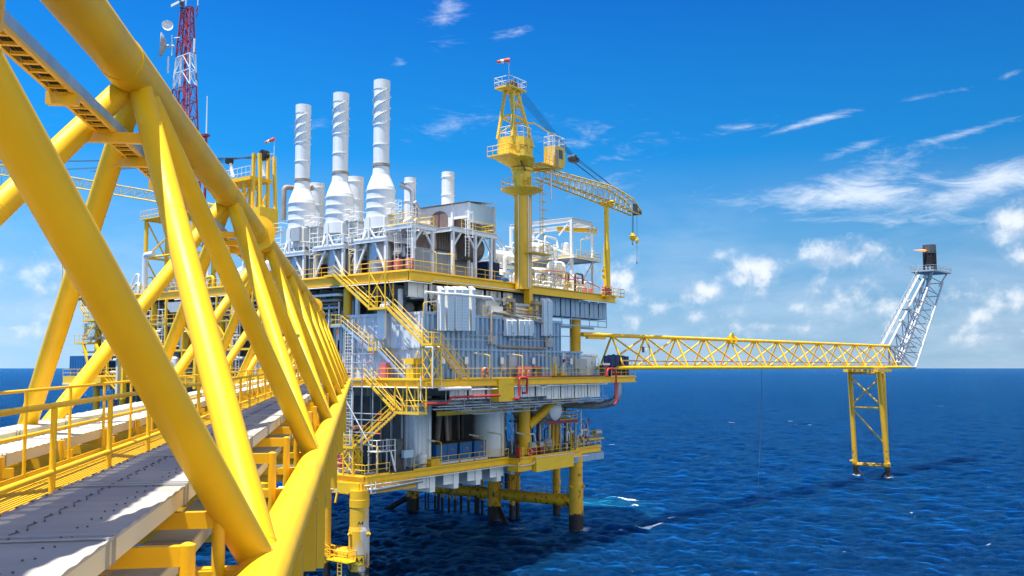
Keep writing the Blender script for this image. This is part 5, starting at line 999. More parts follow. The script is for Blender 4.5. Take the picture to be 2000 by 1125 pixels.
for k in (4, 5, 6):
    p, q = oct_(2.2, 0, 8, -1.4)[k], oct_(2.2, 0, 8, -1.4)[(k + 1) % 8]
    hc = T.part('hatch', MB().beam((*lerp(p, q, .35)[:2], 46.6), (*lerp(p, q, .65)[:2], 46.6), .06, 1.1), M['yellow2']); T.part('red_line', MB().beam((*p[:2], 46.75), (*q[:2], 46.75), .05, .06), M['red'])
T.part('machinery_deck', MB().box((CU + 1.5, CV - 1.9, 45.3), (CU + 5.6, CV + 1.9, 45.45)).box((CU - 4.6, CV - 1.6, 45.35), (CU - 2.6, CV + 1.6, 45.5)), M['crane'])
b = MB()
for i in range(5): b.beam((CU + .9, CV - 1.6 + i * .8, 44.8), (CU + 4.6, CV - 1.6 + i * .8, 45.3), .12, .12)
T.part('deck_brackets', b, M['crane'])
cab = T.part('operator_cab', MB().prism([(CU + 4.0, CV - 2.0, 45.4), (CU + 6.0, CV - 2.0, 45.4), (CU + 6.3, CV - 2.0, 46.4), (CU + 6.2, CV - 2.0, 48.0), (CU + 4.0, CV - 2.0, 48.0)], (0, 0, 0), (0, 1.6, 0)), M['crane'])
T.part('window', MB().box((CU + 4.9, CV - 2.03, 46.5), (CU + 5.7, CV - 2.0, 47.6)), M['glass'], cab); T.part('window', MB().box((CU + 6.12, CV - 1.8, 46.3), (CU + 6.34, CV - .6, 47.7)), M['glass'], cab); T.part('door', MB().box((CU + 4.15, CV - 2.04, 45.5), (CU + 4.75, CV - 2.0, 47.5)), M['rustpipe'], cab)
def rl(pts, h=1.05): 
    b = MB()
    for z in (.5, h): b.path([(p[0], p[1], p[2] + z) for p in pts], .035, 6)
    for p, q in zip(pts, pts[1:]):
        n = max(1, round((Vector(q) - Vector(p)).length / .9))
        for i in range(n + 1): r = lerp(p, q, i / n); b.tube(r, (r[0], r[1], r[2] + h), .03, 6)
    return b
T.part('cab_roof_rail', rl([(CU + 4.0, CV - 2, 48), (CU + 6.1, CV - 2, 48), (CU + 6.1, CV - .4, 48), (CU + 4, CV - .4, 48), (CU + 4, CV - 2, 48)], 1.2), M['white']); T.part('deck_rail', rl([(CU + 2.1, CV - 1.9, 45.45), (CU + 3.9, CV - 1.9, 45.45)]), M['yellow2']); T.part('stern_rail', rl([(CU - 3.2, CV - 1.6, 45.5), (CU - 4.6, CV - 1.6, 45.5), (CU - 4.6, CV + 1.6, 45.5)]), M['yellow2']); p8 = oct_(2.0, 47.8, 8, -1.4); T.part('roof_rail', rl(p8 + [p8[0]], 1.2), M['white'])
b = MB(); b.beam((CU + 2.6, CV - 2.0, 45.4), (CU + 2.6, CV - 2.0, 49.2), .05, .05); b.beam((CU + 3.6, CV - 2.0, 45.4), (CU + 3.6, CV - 2.0, 49.2), .05, .05)
for i in range(14): z = 45.6 + i * .27; b.beam((CU + 2.6, CV - 2.0, z), (CU + 3.6, CV - 2.0, z), .03, .03)
for x in (2.9, 3.3): b.beam((CU + x, CV - 2.5, 46.6), (CU + x, CV - 2.5, 49.2), .04, .04)
for i in range(4): b.beam((CU + 2.6, CV - 2.5, 46.6 + i * .85), (CU + 3.6, CV - 2.5, 46.6 + i * .85), .04, .04)
T.part('cab_ladder', b, M['white'])
GA = [((CU - 3.3, CV - 1.1, 47.7), (CU - 2.5, CV - .55, 53.6)), ((CU - 3.3, CV + 1.1, 47.7), (CU - 2.5, CV + .55, 53.6)), ((CU + .7, CV - 1.1, 47.2), (CU - 1.7, CV - .5, 53.6)), ((CU + .7, CV + 1.1, 47.2), (CU - 1.7, CV + .5, 53.6))]
for p, q in GA: T.part('gantry_leg', MB().beam(p, q, .3, .3), M['crane'])
b = MB()
for i, j, t in ((0, 1, .45), (2, 3, .45), (0, 2, .45), (1, 3, .45), (0, 2, .72), (2, 3, .72)): T.part('gantry_tie', MB().beam(lerp(*GA[i], t), lerp(*GA[j], t), .22, .22), M['crane'])
b.beam(lerp(*GA[1], .1), lerp(*GA[3], .45), .14, .14); T.part('gantry_bracing', b, M['crane'])
tp = [(CU - 3.9, CV - 1.1, 53.7), (CU - .6, CV - 1.1, 53.7), (CU - .6, CV + 1.1, 53.7), (CU - 3.9, CV + 1.1, 53.7)]
T.part('top_platform', MB().box((CU - 3.9, CV - 1.1, 53.5), (CU - .6, CV + 1.1, 53.7)), M['crane']); T.part('top_rail', rl(tp + [tp[0]]), M['white']); T.part('sheave', MB().lathe([(.55, -.12), (.55, .12)], (CU - 2.0, CV - .3, 54.3), 18, (0, 1, 0)).lathe([(.55, -.12), (.55, .12)], (CU - 2.0, CV + .3, 54.3), 18, (0, 1, 0)).box((CU - 2.3, CV - .7, 53.7), (CU - 1.7, CV + .7, 54.0)), M['dark'])
b = MB(); b.beam((CU - .55, CV - .3, 51.4), (CU - .55, CV - .3, 54.7), .05, .05); b.beam((CU - .55, CV + .3, 51.4), (CU - .55, CV + .3, 54.7), .05, .05)
for i in range(12): b.beam((CU - .55, CV - .3, 51.5 + i * .28), (CU - .55, CV + .3, 51.5 + i * .28), .03, .03)
for i in range(14): b.beam(lerp((CU + .3, CV - .2, 48.2), (CU - 1.1, CV - .2, 52.6), i / 13), lerp((CU + .6, CV + .4, 48.2), (CU - .8, CV + .4, 52.6), i / 13), .05, .05)
T.part('gantry_ladder', b, M['white']); T.part('light_boom', MB().beam((CU - .2, CV - .5, 50.0), (CU + 1.2, CV - 1.0, 50.2), .16, .16).beam((CU + 1.2, CV - 1.0, 50.2), (CU + 3.4, CV - 1.8, 49.3), .12, .12), M['crane'])
# collar platform below the slewing ring
T.part('collar_platform', MB().lathe([(1.0, 41.3), (2.5, 42.0), (2.5, 42.12), (1.0, 42.12)], c, 14, caps=False), M['crane']); pr = [(CU + 2.45 * math.cos(t), CV + 2.45 * math.sin(t), 42.1) for t in [i * PI / 6 for i in range(13)]]; T.part('collar_rail', rl(pr), M['yellow2']); T.part('collar_boxes', MB().box((CU - 2.2, CV - 1.4, 42.1), (CU - 1.6, CV - .8, 43.5)).box((CU - 1.3, CV - 2, 42.1), (CU - .8, CV - 1.7, 43.1)), M['crane'])
b = MB(); b.beam((CU + 2.0, CV - 1.2, 34.6), (CU + 2.0, CV - 1.2, 42.9), .06, .06); b.beam((CU + 2.6, CV - 1.2, 34.6), (CU + 2.6, CV - 1.2, 42.9), .06, .06)
for i in range(26): b.beam((CU + 2.0, CV - 1.2, 34.8 + i * .31), (CU + 2.6, CV - 1.2, 34.8 + i * .31), .04, .04)
for i in range(6): b.path([(CU + 1.95, CV - 1.2, 36.8 + i), (CU + 1.95, CV - 1.9, 36.8 + i), (CU + 2.65, CV - 1.9, 36.8 + i), (CU + 2.65, CV - 1.2, 36.8 + i)], .03, 5)
T.part('pedestal_ladder', b, M['yellow2']); T.part('rest_platform', MB().box((CU - .6, CV - 2.2, 34.4), (CU + 3.2, CV - .6, 34.5)), M['crane']); T.part('rest_rail', rl([(CU - .6, CV - 1, 34.5), (CU - .6, CV - 2.2, 34.5), (CU + 3.2, CV - 2.2, 34.5), (CU + 3.2, CV - .8, 34.5)], 1.2), M['yellow2']); T.part('hose_loop', MB().path([(CU - 1.4 + .5 * math.cos(t) * -1, CV - 1.2, 45.0 + .9 * (math.cos(t * 1.0) - 1) * .5 - .2 * math.sin(t)) for t in [i * PI / 8 for i in range(17)]], .05, 6), M['black'])
top = [on_v(x, y, CV) for x, y in ((1060, 331), (1190, 366), (1231, 391), (1244, 415))]; bot = [on_v(x, y, CV) for x, y in ((1056, 349), (1165, 391), (1204, 405), (1240, 420))]
def along(P, n):
    out = []; L_ = [0]
    for a, b in zip(P, P[1:]): L_.append(L_[-1] + (Vector(b) - Vector(a)).length)
    for i in range(n + 1):
        s = L_[-1] * i / n; k = max(j for j in range(len(P) - 1) if L_[j] <= s + 1e-6); out.append(lerp(P[k], P[k + 1], (s - L_[k]) / (L_[k + 1] - L_[k])))
    return out
n = 17; tp_ = along(top, n); bp_ = along(bot, n); BM = T.part('boom', MB().path(tp_[:1] + tp_[-1:], .001, 3), M['crane']); b = MB(); wv = lambda p, w: (p[0], p[1] + w, p[2])
for w in (-.7, .7): b.path([wv(p, w) for p in tp_], .09, 6); b.path([wv(p, w) for p in bp_], .10, 6)
T.part('chords', b, M['crane'], BM); b = MB()
for i in range(n):
    for w in (-.7, .7): b.tube(wv(tp_[i], w), wv(bp_[i + 1], w), .045, 5); b.tube(wv(bp_[i], w), wv(tp_[i], w), .04, 5)
    b.tube(wv(tp_[i], -.7), wv(tp_[i + 1], .7), .04, 5); b.tube(wv(tp_[i], -.7), wv(tp_[i], .7), .04, 5); b.tube(wv(bp_[i], -.7), wv(bp_[i + 1], .7), .04, 5)
T.part('lacing', b, M['crane'], BM); b = MB()
for i in range(1, n): b.beam(wv(lerp(tp_[i], bp_[i], .8), -.35), wv(lerp(tp_[i], bp_[i], .8), .35), .9, .05)
T.part('boom_walkway', b, M['brown'], BM); T.part('boom_head', MB().lathe([(.4, -.6), (.4, .6)], tp_[-1], 14, (0, 1, 0)).box((tp_[-3][0], CV - .75, bp_[-1][2]), (tp_[-2][0], CV - .6, tp_[-2][2])), M['dark'], BM)
T.part('goose_pipe', MB().bend([(CU + 4.6, CV - 1, 41.4), (CU + 4.6, CV - 1, 45.6), (CU + 5.0, CV - 1, 45.6), (CU + 5.0, CV - 1, 44.8)], .1, 8, .3), M['white'])
blk = on_v(1118, 309, CV); b = MB()
for i in range(8): b.tube((CU - 1.7, CV - .7 + .2 * i, 54.2), (blk[0] - .4, CV - .35 + .1 * i, blk[2] + .4), .022, 4)
b.tube((CU - 1.0, CV - 1, 52.6), (blk[0] - .6, CV - .4, blk[2]), .02, 4); b.tube((CU + 2.6, CV, 47.6), wv(tp_[2], 0), .02, 4)
T.part('luffing_ropes', b, M['cable']); T.part('bridle_block', MB().lathe([(.42, -.5), (.42, .5)], blk, 14, (0, 1, 0)).box((blk[0] - .1, CV - .5, blk[2] - .45), (blk[0] + .9, CV + .5, blk[2] + .1)), M['dark'])
b = MB()
for w in (-.5, .5): b.tube((blk[0] + .3, CV + w, blk[2]), wv(tp_[-2], w), .035, 5); b.tube((blk[0] + .3, CV + w * .8, blk[2] - .2), wv(tp_[-6], w), .035, 5)
T.part('pendant_ropes', b, M['cable'])
h1 = on_v(1236, 420, CV); h2 = on_v(1236, 463, CV); H1 = Thing('hook_block', 'yellow hook block hanging from the crane boom tip', 'hook block', (h2[0], CV, h2[2]), FP)
b = MB()
for i in range(4): b.tube((h1[0] - .2 + .13 * i, CV, h1[2]), (h2[0] - .2 + .13 * i, CV, h2[2] + .3), .02, 4)
H1.part('ropes', b, M['cable']); H1.part('block', MB().lathe([(.15, -.55), (.42, -.3), (.5, .1), (.3, .55), (.1, .62)], (h2[0], CV, h2[2]), 14), M['yellow2']); H1.part('hook', MB().path([(h2[0] + .18 * math.cos(t), CV, h2[2] - .9 + .2 * math.sin(t)) for t in [PI / 2 + i * PI / 6 for i in range(8)]], .06, 6), M['dark'])
h1 = on_v(1244, 420, CV); h2 = on_v(1244, 470, CV); h3 = on_v(1244, 511, CV); H1 = Thing('whip_hook', 'thin single rope with a small yellow ball hanging at the very tip of the boom', 'hook', (h2[0], CV, h3[2]), FP); H1.part('rope', MB().tube((h1[0], CV, h1[2]), (h3[0], CV, h3[2]), .025, 5), M['cable']); H1.part('ball', MB().lathe([(.05, -.45), (.22, -.2), (.24, .1), (.06, .5)], (h2[0], CV, h2[2]), 12), M['yellow2']); H1.part('hook', MB().tube((h3[0], CV, h3[2] - .35), (h3[0], CV, h3[2]), .07, 6), M['dark'])
def windsock(p, d, label, h=2.2, L_=1.5):
    T = Thing('windsock', label, 'windsock', p, FP, 'windsocks on the cranes'); T.part('pole', MB().tube(p, (p[0], p[1], p[2] + h), .04, 6), M['white']); q = Vector((p[0], p[1], p[2] + h)); d = Vector(d).normalized() * L_; S = T.part('sock', MB().path([q, q + d * .4 + Vector((0, 0, .03)), q + d], .26, 12, .15), M['orange']); T.part('stripe', MB().path([q - d * .02, q + d * .28 + Vector((0, 0, .02))], .265, 12, .24), M['pink'], S); T.part('stripe', MB().path([q + d * .5, q + d * .74], .232, 12, .205), M['white'], S)
windsock((CU - 3.9, CV - 1.0, 53.7), (-.75, .35, -.25), 'orange and white windsock on the pole at the top of the right crane', 2.8, 1.6)
# ================================================================ flare bridge, tripod and flare (frame FF: t, w, z)
h = 4.35; YB = 'yellow2'
T = Thing('flare_bridge', 'long yellow truss bridge reaching over the sea to the flare', 'bridge', (0, 0, 0), FF)
T.part('top_chord', MB().tube((-8.5, 0, h), (88, 0, h), .26, 18), M['bridge']); T.part('chord_end', MB().tube((-8.6, 0, h), (-5, 0, h), .30, 18).box((-7.6, -.25, h - .55), (-4, .25, h - .25)), M['yellow'])
for w in (-2.1, 2.1): T.part('bottom_chord', MB().tube((-4, w, 0), (93, w, 0), .25, 18), M['bridge'])
nd = [-2.5 + 7.45 * i for i in range(13)]
for t in nd:
    for w in (-2.1, 2.1): T.part('vertical', MB().tube((t, 0, h), (t, w, 0), .14, 10), M['bridge'])
for a, b_ in zip(nd, nd[1:]):
    T.part('diagonal', MB().tube((a, 0, h), (b_ - .3, -2.1, 0), .13, 10), M['bridge']); T.part('diagonal', MB().tube((b_, 0, h), (a + .3, 2.1, 0), .13, 10), M['bridge']); T.part('cross_beam', MB().beam((a, -2.1, 0), (a, 2.1, 0), .2, .2), M['yellow'])
for w, r, m, z in ((-.9, .2, 'bridge', .1), (.1, .28, 'bridge', .15), (1.0, .16, 'bridge', .1), (-1.5, .1, 'rustpipe', .95), (1.5, .08, 'grey', .95)): T.part('pipe', MB().tube((-2, w, z), (90, w, z), r, 10), M[m])
b = MB()
for i in range(48): b.tube((-2 + i * 1.9, -1.5, .1), (-2 + i * 1.9, -1.5, .95), .03, 5)
T.part('walkway_rail', b, M['grey'])
q = 27.5; T.part('saddle', MB().lathe([(.62, 0), (.62, .12)], (q - .6, 0, h), 20, (1, 0, 0)).lathe([(.62, 0), (.62, .12)], (q + .8, 0, h), 20, (1, 0, 0)).prism([(q - .6, -.15, h), (q + 1.1, -.15, h), (q + .6, -.15, h + 1.1), (q, -.15, h + 1.1)], (0, 0, 0), (0, .3, 0)), M[YB])
lp = Thing('lamp_post', 'small lamp frame on the flare bridge near the platform', 'lamp', (3.5, -1, 0), FF); lp.part('pole', MB().bend([(3.5, -1.2, .2), (3.5, -1.2, 2.6), (4.3, -1.2, 2.6), (4.3, -1.2, .2)], .05, 6, .2), M['cream']); lp.part('lamp_head', MB().cbox((2.9, -1.2, 2.5), (.3, .2, .8)), M['dark'])
solo('cable_line', MB().path([(34, -1.6, -.2), (33.4, -1.6, -9), (31.6, -1.7, -20.9)], .03, 5), M['cable'], 'thin dark line hanging from the flare bridge into the sea', 'rope', FF)
# support tower of the flare bridge
T = Thing('flare_tower', 'yellow four legged jacket tower carrying the flare bridge over the water', 'tower', (78, 0, -22), FF)
TL = {}
for k, (t0, w0, t1, w1, r) in enumerate(((76.8, 3.35, 77.9, 3.1, .46), (76.2, -2.7, 77.6, -3.5, .48), (79.4, -2.2, 79.6, -2.5, .42))):
    a, c2 = (t0, w0, -.5), (t1, w1, -23); TL[k] = (a, c2); T.part('leg', MB().path([a, lerp(a, c2, .82), c2], r, 18), M['leg']); T.part('collar', MB().path([lerp(a, c2, .80), lerp(a, c2, .86)], r * 1.15, 18).tube(lerp(a, c2, .8), (lerp(a, c2, .8)[0] - .6, lerp(a, c2, .8)[1] * 1.25, lerp(a, c2, .8)[2]), .2, 8), M['leg'])
P = lambda k, s: lerp(*TL[k], s)
for i, j, s0, s1, r in ((0, 1, .03, .03, .22), (0, 2, .03, .03, .2), (1, 2, .03, .03, .2), (0, 1, .33, .33, .17), (0, 2, .33, .33, .15), (0, 1, .83, .83, .18), (0, 2, .82, .82, .18), (1, 2, .83, .83, .17), (0, 1, .06, .31, .15), (0, 2, .31, .04, .14), (0, 2, .34, .66, .15), (2, 1, .05, .31, .14)): T.part('tie', MB().tube(P(i, s0), P(j, s1), r, 10), M['leg'])
m0 = lerp(P(0, .97), P(1, .97), .35); m1 = lerp(P(0, .97), P(1, .97), .65); T.part('tie', MB().tube(P(0, .85), m0, .18, 10), M['leg']); T.part('tie', MB().tube(P(1, .85), m1, .18, 10), M['leg'])
for w0_, w1_ in ((-3.3, -2.6), (2.6, 3.6)): T.part('cap_beam', MB().box((74.5, w0_, -.9), (81, w1_, -.35)), M['yellow2'])
T.part('cap_beam', MB().box((76.2, -2.6, -.85), (77.2, 2.6, -.4)), M['yellow2'])
# flare boom
T = Thing('flare_boom', 'pale grey leaning lattice boom at the end of the flare bridge', 'flare boom', (90, 0, 0), FF)
A0, A1 = (88, 0, h), (109.0, 0, 20.6); B0, B1 = [(96.0, w, 0) for w in (-2.1, 2.1)], [(114.5, w * .8, 19.0) for w in (-2.1, 2.1)]
T.part('chord', MB().tube(A0, A1, .26, 14), M['flarewhite'])
for p, q in zip(B0, B1): T.part('chord', MB().tube(p, q, .22, 14), M['flarewhite'])
T.part('base_frame', MB().tube((88, 0, h), (101.0, 0, h), .16, 10).tube((93, -2.1, 0), B0[0], .25, 12).tube((93, 2.1, 0), B0[1], .25, 12).tube(B0[0], B0[1], .2, 10).tube((88, 0, h), (93, -2.1, 0), .18, 10).tube((88, 0, h), (93, 2.1, 0), .18, 10).tube((91.0, 0, h), (96.0, -2.1, 0), .15, 10).tube((91.0, 0, h), (96.0, 2.1, 0), .15, 10), M['flarewhite'])
n = 6
for i in range(n + 1):
    a = lerp(A0, A1, i / n); 
    for k in (0, 1):
        bb = lerp(B0[k], B1[k], max(0, (i + .6) / (n + .6))); T.part('strut', MB().tube(a, bb, .12, 8), M['flarewhite'] if i % 2 else M['grey'])
        if i < n: T.part('diagonal', MB().tube(a, lerp(B0[k], B1[k], max(0, (i - .3) / (n + .6))) if i else B0[k], .10, 8), M['grey'])
    T.part('strut', MB().tube(lerp(B0[0], B1[0], i / n), lerp(B0[1], B1[1], i / n), .1, 8), M['flarewhite'])
    if i < n: T.part('diagonal', MB().tube(lerp(B0[0], B1[0], i / n), lerp(B0[1], B1[1], (i + 1) / n), .08, 8), M['grey'])
for w, r, p, q in ((.3, .42, (94.5, .3, 1.0), (111, .2, 18.5)), (-.7, .24, (92.5, -.7, 2.0), (109.5, -.6, 19)), (1.0, .2, (93.5, 1.0, 1.5), (110.0, .9, 18.6))): T.part('flare_pipe', MB().bend([(92, w, .6), p, q, (q[0] + 1.0, w * .6, 21.2)], r, 14, 1.2), M['flarewhite'])
b = MB(); b.beam((86.8, .9, h + .3), (107.6, .8, 20.8), .55, .14); b.beam((86.5, 1.3, h + .2), (107.3, 1.2, 20.7), .06, .1)
for k in (.5, 1.1): b.tube((86.6, .9, h + .8 + k), (107.4, .8, 21.2 + k), .035, 5)
for i in range(14): p = lerp((86.8, .9, h + .3), (107.6, .8, 20.8), i / 13); b.tube(p, (p[0] - .3, p[1], p[2] + 1.5), .035, 5)
T.part('boom_stair', b, M['grey']); T.part('mid_platform', MB().box((97.5, -.4, 12.4), (100.5, 1.8, 12.5)), M['grey']); T.part('valve_pipe', MB().bend([(97.6, -.3, 12.5), (97.6, -.3, 14.2), (99, -.3, 14.2)], .2, 8, .3), M['grey']); T.part('hatch', MB().lathe([(.5, -.3), (.5, .3)], (94.6, 0, 9.6), 12, (0, 1, 0)), M['grey'])
T.part('top_platform', MB().box((107.0, -2.6, 21.2), (117.3, 2.6, 21.5)).beam((107.8, -2, 21), (109, -1, 19.4), .25, .25).beam((116, -2, 21), (113, -1.4, 18.2), .25, .25).beam((107.8, 2, 21), (109, 1, 19.4), .25, .25).beam((116, 2, 21), (113, 1.4, 18.2), .25, .25), M['grey'])
tr = [(107, -2.6, 21.5), (117.3, -2.6, 21.5), (117.3, 2.6, 21.5), (107, 2.6, 21.5), (107, -2.6, 21.5)]; T.part('top_rail', rl(tr), M['grey'])
T = Thing('flare_tip', 'sooty black flare drum on top of the leaning boom', 'flare', (110.6, 0, 21.5), FF); c = (110.6, -.4, 21.5)
T.part('drum', MB().lathe([(1.25, 1.2), (1.25, 4.2)], c, 22), M['soot']); T.part('shield', MB().lathe([(1.38, 4.0), (1.38, 5.9)], c, 22, caps=False).lathe([(1.3, 5.9), (1.3, 4.2)], c, 22, caps=False), M['dark']); b = MB()
for i in range(10): t = i * PI / 5; b.beam((c[0] + math.cos(t) * 1.3, c[1] + math.sin(t) * 1.3, 21.5), (c[0] + math.cos(t) * 1.3, c[1] + math.sin(t) * 1.3, 26), .16, .16)
for z in (22.9, 24.2): b.lathe([(1.34, z - 21.5), (1.4, z - 21.4)], c, 22, caps=False)
T.part('cage', b, M['soot']); T.part('pilot_pipe', MB().tube((115.3, .2, 21.5), (114.9, .2, 24.6), .35, 12).tube((114.9, .2, 24.6), (114.6, .2, 26.6), .22, 12), M['soot'])
fm, fnt, fb_, fN, fL = _mat('flame'); fb_.inputs['Base Color'].default_value = (1, .35, .08, 1); fb_.inputs['Emission Color'].default_value = (1, .22, .04, 1); fb_.inputs['Emission Strength'].default_value = .62
fp = Vector((c[0] - 1.2, c[1], 26.0)); fd = Vector((-.62, .72, .06)); solo('flame', MB().lathe([(.05, 0), (.28, .6), (.22, 1.3), (.10, 2.2), (.01, 3.1)], fp, 10, fd, False), fm, 'small orange flame blowing sideways from the flare drum', 'flame', FF)

# ================================================================ far left of the platform, seen through the footbridge truss
def yl(x, y, u): return on_u(x, y, u)
# braced mast tower and telecom mast
mv = yl(345, 430, 9); m0_, m1_ = yl(297, 430, 8)[1], yl(388, 430, 8)[1]; zt = yl(320, 428, 8)[2]; hv = (m0_ + m1_) / 2; w = abs(m0_ - m1_) / 2
T = Thing('mast_tower', 'yellow braced tower under the red and white telecom mast', 'tower', (9, hv, ZU), FP, None); cs = [(7.2, hv - w), (7.2 + 3.2, hv - w), (7.2 + 3.2, hv + w), (7.2, hv + w)]
for p in cs: T.part('leg', MB().tube((*p, ZU - 1), (*p, zt), .28, 14), M['yellow2'])
b = MB()
for p, q in zip(cs, cs[1:] + cs[:1]):
    n = 2
    for i in range(n): z0 = ZU + (zt - ZU) * i / n; z1 = ZU + (zt - ZU) * (i + 1) / n; b.tube((*p, z1), (*q, z1), .16, 8); b.tube((*p, z0), (*q, z1), .12, 8)
T.part('bracing', b, M['yellow2']); T.part('platform', MB().box((6.6, hv - w - .6, zt), (11, hv + w + .6, zt + .15)), M['yellow2']); T.part('rail', rl([(6.6, hv + w + .6, zt), (6.6, hv - w - .6, zt), (11, hv - w - .6, zt)], 1.2), M['yellow2'])
ztop = yl(362, 18, 8.8)[2]; T = Thing('telecom_mast', 'red and white lattice telecom mast with dishes and antennas', 'mast', (8.8, hv, zt), FP)
red, wh = M['maroon'], M['white']; mr_ = paint('mast_red', (.34, .03, .045), .5, .1); NB = 13; L0 = zt + .15
cb = [(-.9, -w * .64), (.9, -w * .64), (.9, w * .64), (-.9, w * .64)]
def mp_(k, s): f = 1 - .70 * s; return (8.8 + cb[k][0] * f, hv - .4 * s + cb[k][1] * f, L0 + (ztop - L0) * s)
for i in range(NB):
    s0, s1 = i / NB, (i + 1) / NB; m = mr_ if i in (0, 1, 2, 5, 6, 7, 10, 11, 12) else wh; b = MB()
    for k in range(4):
        kk = (k + 1) % 4; b.beam(mp_(k, s0), mp_(k, s1), .16, .16); b.beam(mp_(k, s1), mp_(kk, s1), .1, .1)
        mid = lerp(mp_(k, s1), mp_(kk, s1), .5); b.beam(mp_(k, s0), mid, .08, .08); b.beam(mp_(kk, s0), mid, .08, .08)
    T.part('mast_section', b, m)
T.part('cable_ladder', MB().beam((8.8, hv, L0), (8.8, hv - .4, ztop), .55, .12).beam((9.4, hv + .2, L0), (9.4, hv - .3, ztop), .12, .12), mr_)
zz = lambda y: yl(345, y, 8)[2]
vv = lambda x, y: yl(x, y, 8)[1]
T.part('radar_bar', MB().beam((8.4, vv(374, 2), zz(2) + .1), (8.2, vv(333, 7), zz(7) + .1), .25, .35), wh); T.part('radar_stand', MB().lathe([(.3, 0), (.25, 1.0), (.5, 1.2)], (8.4, vv(350, 14), zz(16)), 12), M['dark'])
dc = (7.4, vv(326, 84), zz(84)); dd = Vector((-.85, .50, .05)).normalized(); T.part('dish', MB().lathe([(.02, .1), (.7, .22), (1.4, .6), (1.75, .95), (1.72, 1.0), (1.4, .66), (.7, .3), (.02, .18)], Vector(dc) - dd * .6, 28, dd, False), M['grey']); T.part('dish_mount', MB().tube(dc, (8.0, vv(340, 88), zz(88)), .16, 8).tube((7.9, vv(337, 70), zz(66)), (7.9, vv(337, 105), zz(106)), .09, 8).tube((7.9, vv(337, 75), zz(72)), (8.4, vv(346, 75), zz(72)), .07, 6), wh)
dc = (7.4, vv(335, 50), zz(50)); dd = Vector((-.54, -.85, .1)); T.part('small_dish', MB().lathe([(.02, 0), (.5, .1), (.75, .3), (.73, .33), (.5, .14), (.02, .04)], dc, 24, dd, False), wh)
for x, y0, y1, nm in ((391, 0, 32, 'whip_antenna'), (384, 92, 118, 'panel_antenna'), (333, 108, 140, 'panel_antenna'), (360, 0, 10, 'whip_antenna'), (368, 0, 22, 'whip_antenna')): T.part(nm, MB().tube((7.6, vv(x, y1), zz(y1)), (7.6, vv(x, y1), zz(y0)), .07 if 'whip' in nm else .13, 6), wh)
b = MB(); b.beam((8.4, vv(378, 34), zz(34)), (7.6, vv(391, 34), zz(34)), .1, .1); b.beam((8.4, vv(378, 45), zz(45)), (7.6, vv(391, 45), zz(45)), .1, .1); b.beam((7.6, vv(391, 34), zz(30)), (7.6, vv(391, 45), zz(46)), .08, .08); b.beam((8.4, vv(382, 170), zz(170)), (7.6, vv(388, 170), zz(170)), .08, .08); b.tube((7.6, vv(388, 170), zz(170)), (7.6, vv(388, 158), zz(158)), .1, 6); T.part('antenna_arms', b, mr_)
p = yl(403, 262, 9); T = Thing('whip_antenna', 'lone white whip antenna standing right of the telecom mast', 'antenna', (9, p[1], p[2]), FP); T.part('rod', MB().tube(p, (9, p[1], yl(404, 188, 9)[2]), .1, 8, .06), wh); T.part('bracket', MB().box((8.6, p[1] - .3, p[2] - .3), (9.4, p[1] + 1.5, p[2])).beam((9, p[1], p[2] - .2), (9, p[1], 36), .25, .25), M['maroon'])
# second crane with its boom reaching left
q = yl(505, 450, 14); v2 = q[1]; T = Thing('pedestal_crane', 'second yellow crane half hidden by the footbridge, its boom reaching far left', 'crane', (14, v2, ZU), FP); kv = lambda x, y: yl(x, y, 14)
zP = kv(480, 352)[2]; zB = kv(505, 450)[2]
T.part('pedestal', MB().tube((14, v2, ZU), (14, v2, zB), 1.3, 24), M['yellow']); T.part('machine_house', MB().box((12.6, kv(525, 400)[1], zB - .5), (15.6, kv(497, 400)[1], kv(500, 410)[2])), M['yellow2'])
for du in (0, 2.4):
    for x0, y0, x1, y1 in ((522, 440, 519, 302), (505, 440, 508, 302), (486, 420, 490, 350), (470, 420, 474, 350)): a, c2 = kv(x0, y0), kv(x1, y1); T.part('gantry_leg', MB().beam((a[0] - 1 + du, a[1], a[2]), (c2[0] - 1 + du, c2[1], c2[2]), .38, .38), M['yellow2'])
b = MB()
for x0, y0, x1, y1 in ((522, 420, 505, 375), (505, 420, 522, 375), (486, 415, 470, 375), (470, 415, 488, 365), (505, 375, 486, 350)): T.part('gantry_tie', MB().beam(kv(x0, y0), kv(x1, y1), .2, .2), M['yellow2'])
b = MB(); e0, e1 = kv(508, 348), kv(450, 345); T.part('upper_platform', MB().box((12.4, e0[1], zP - .5), (16, e1[1], zP)), M['yellow2']); T.part('platform_rail', rl([(12.4, e1[1], zP), (12.4, e0[1], zP)], 1.3), M['white'])
[T.part('sheave_arm', MB().beam(kv(*p_), kv(*q_), w_, .3), M['white']) for p_, q_, w_ in (((516, 345), (510, 300), .5), ((455, 345), (448, 313), .35))]; [T.part('sheave', MB().lathe([(r_, -.4), (r_, .4)], kv(*p_), 16, (1, 0, 0)), M['black']) for p_, r_ in (((516, 303), .7), ((448, 315), .45))]; T.part('side_rail', rl([kv(520, 318), kv(535, 318)], 1.2), M['yellow2'])
bt = along([kv(500, 418), kv(300, 374), kv(0, 322), kv(-60, 318)], 22); bb = along([kv(498, 432), kv(300, 393), kv(0, 341), kv(-60, 330)], 22); BM = T.part('boom', MB().tube(bt[0], bb[0], .1, 6), M['crane']); b = MB(); wu = lambda p, d: (p[0] + d, p[1], p[2])
for d in (-.8, .8): b.path([wu(p, d) for p in bt], .1, 6); b.path([wu(p, d) for p in bb], .11, 6)
T.part('chords', b, M['crane'], BM); b = MB()
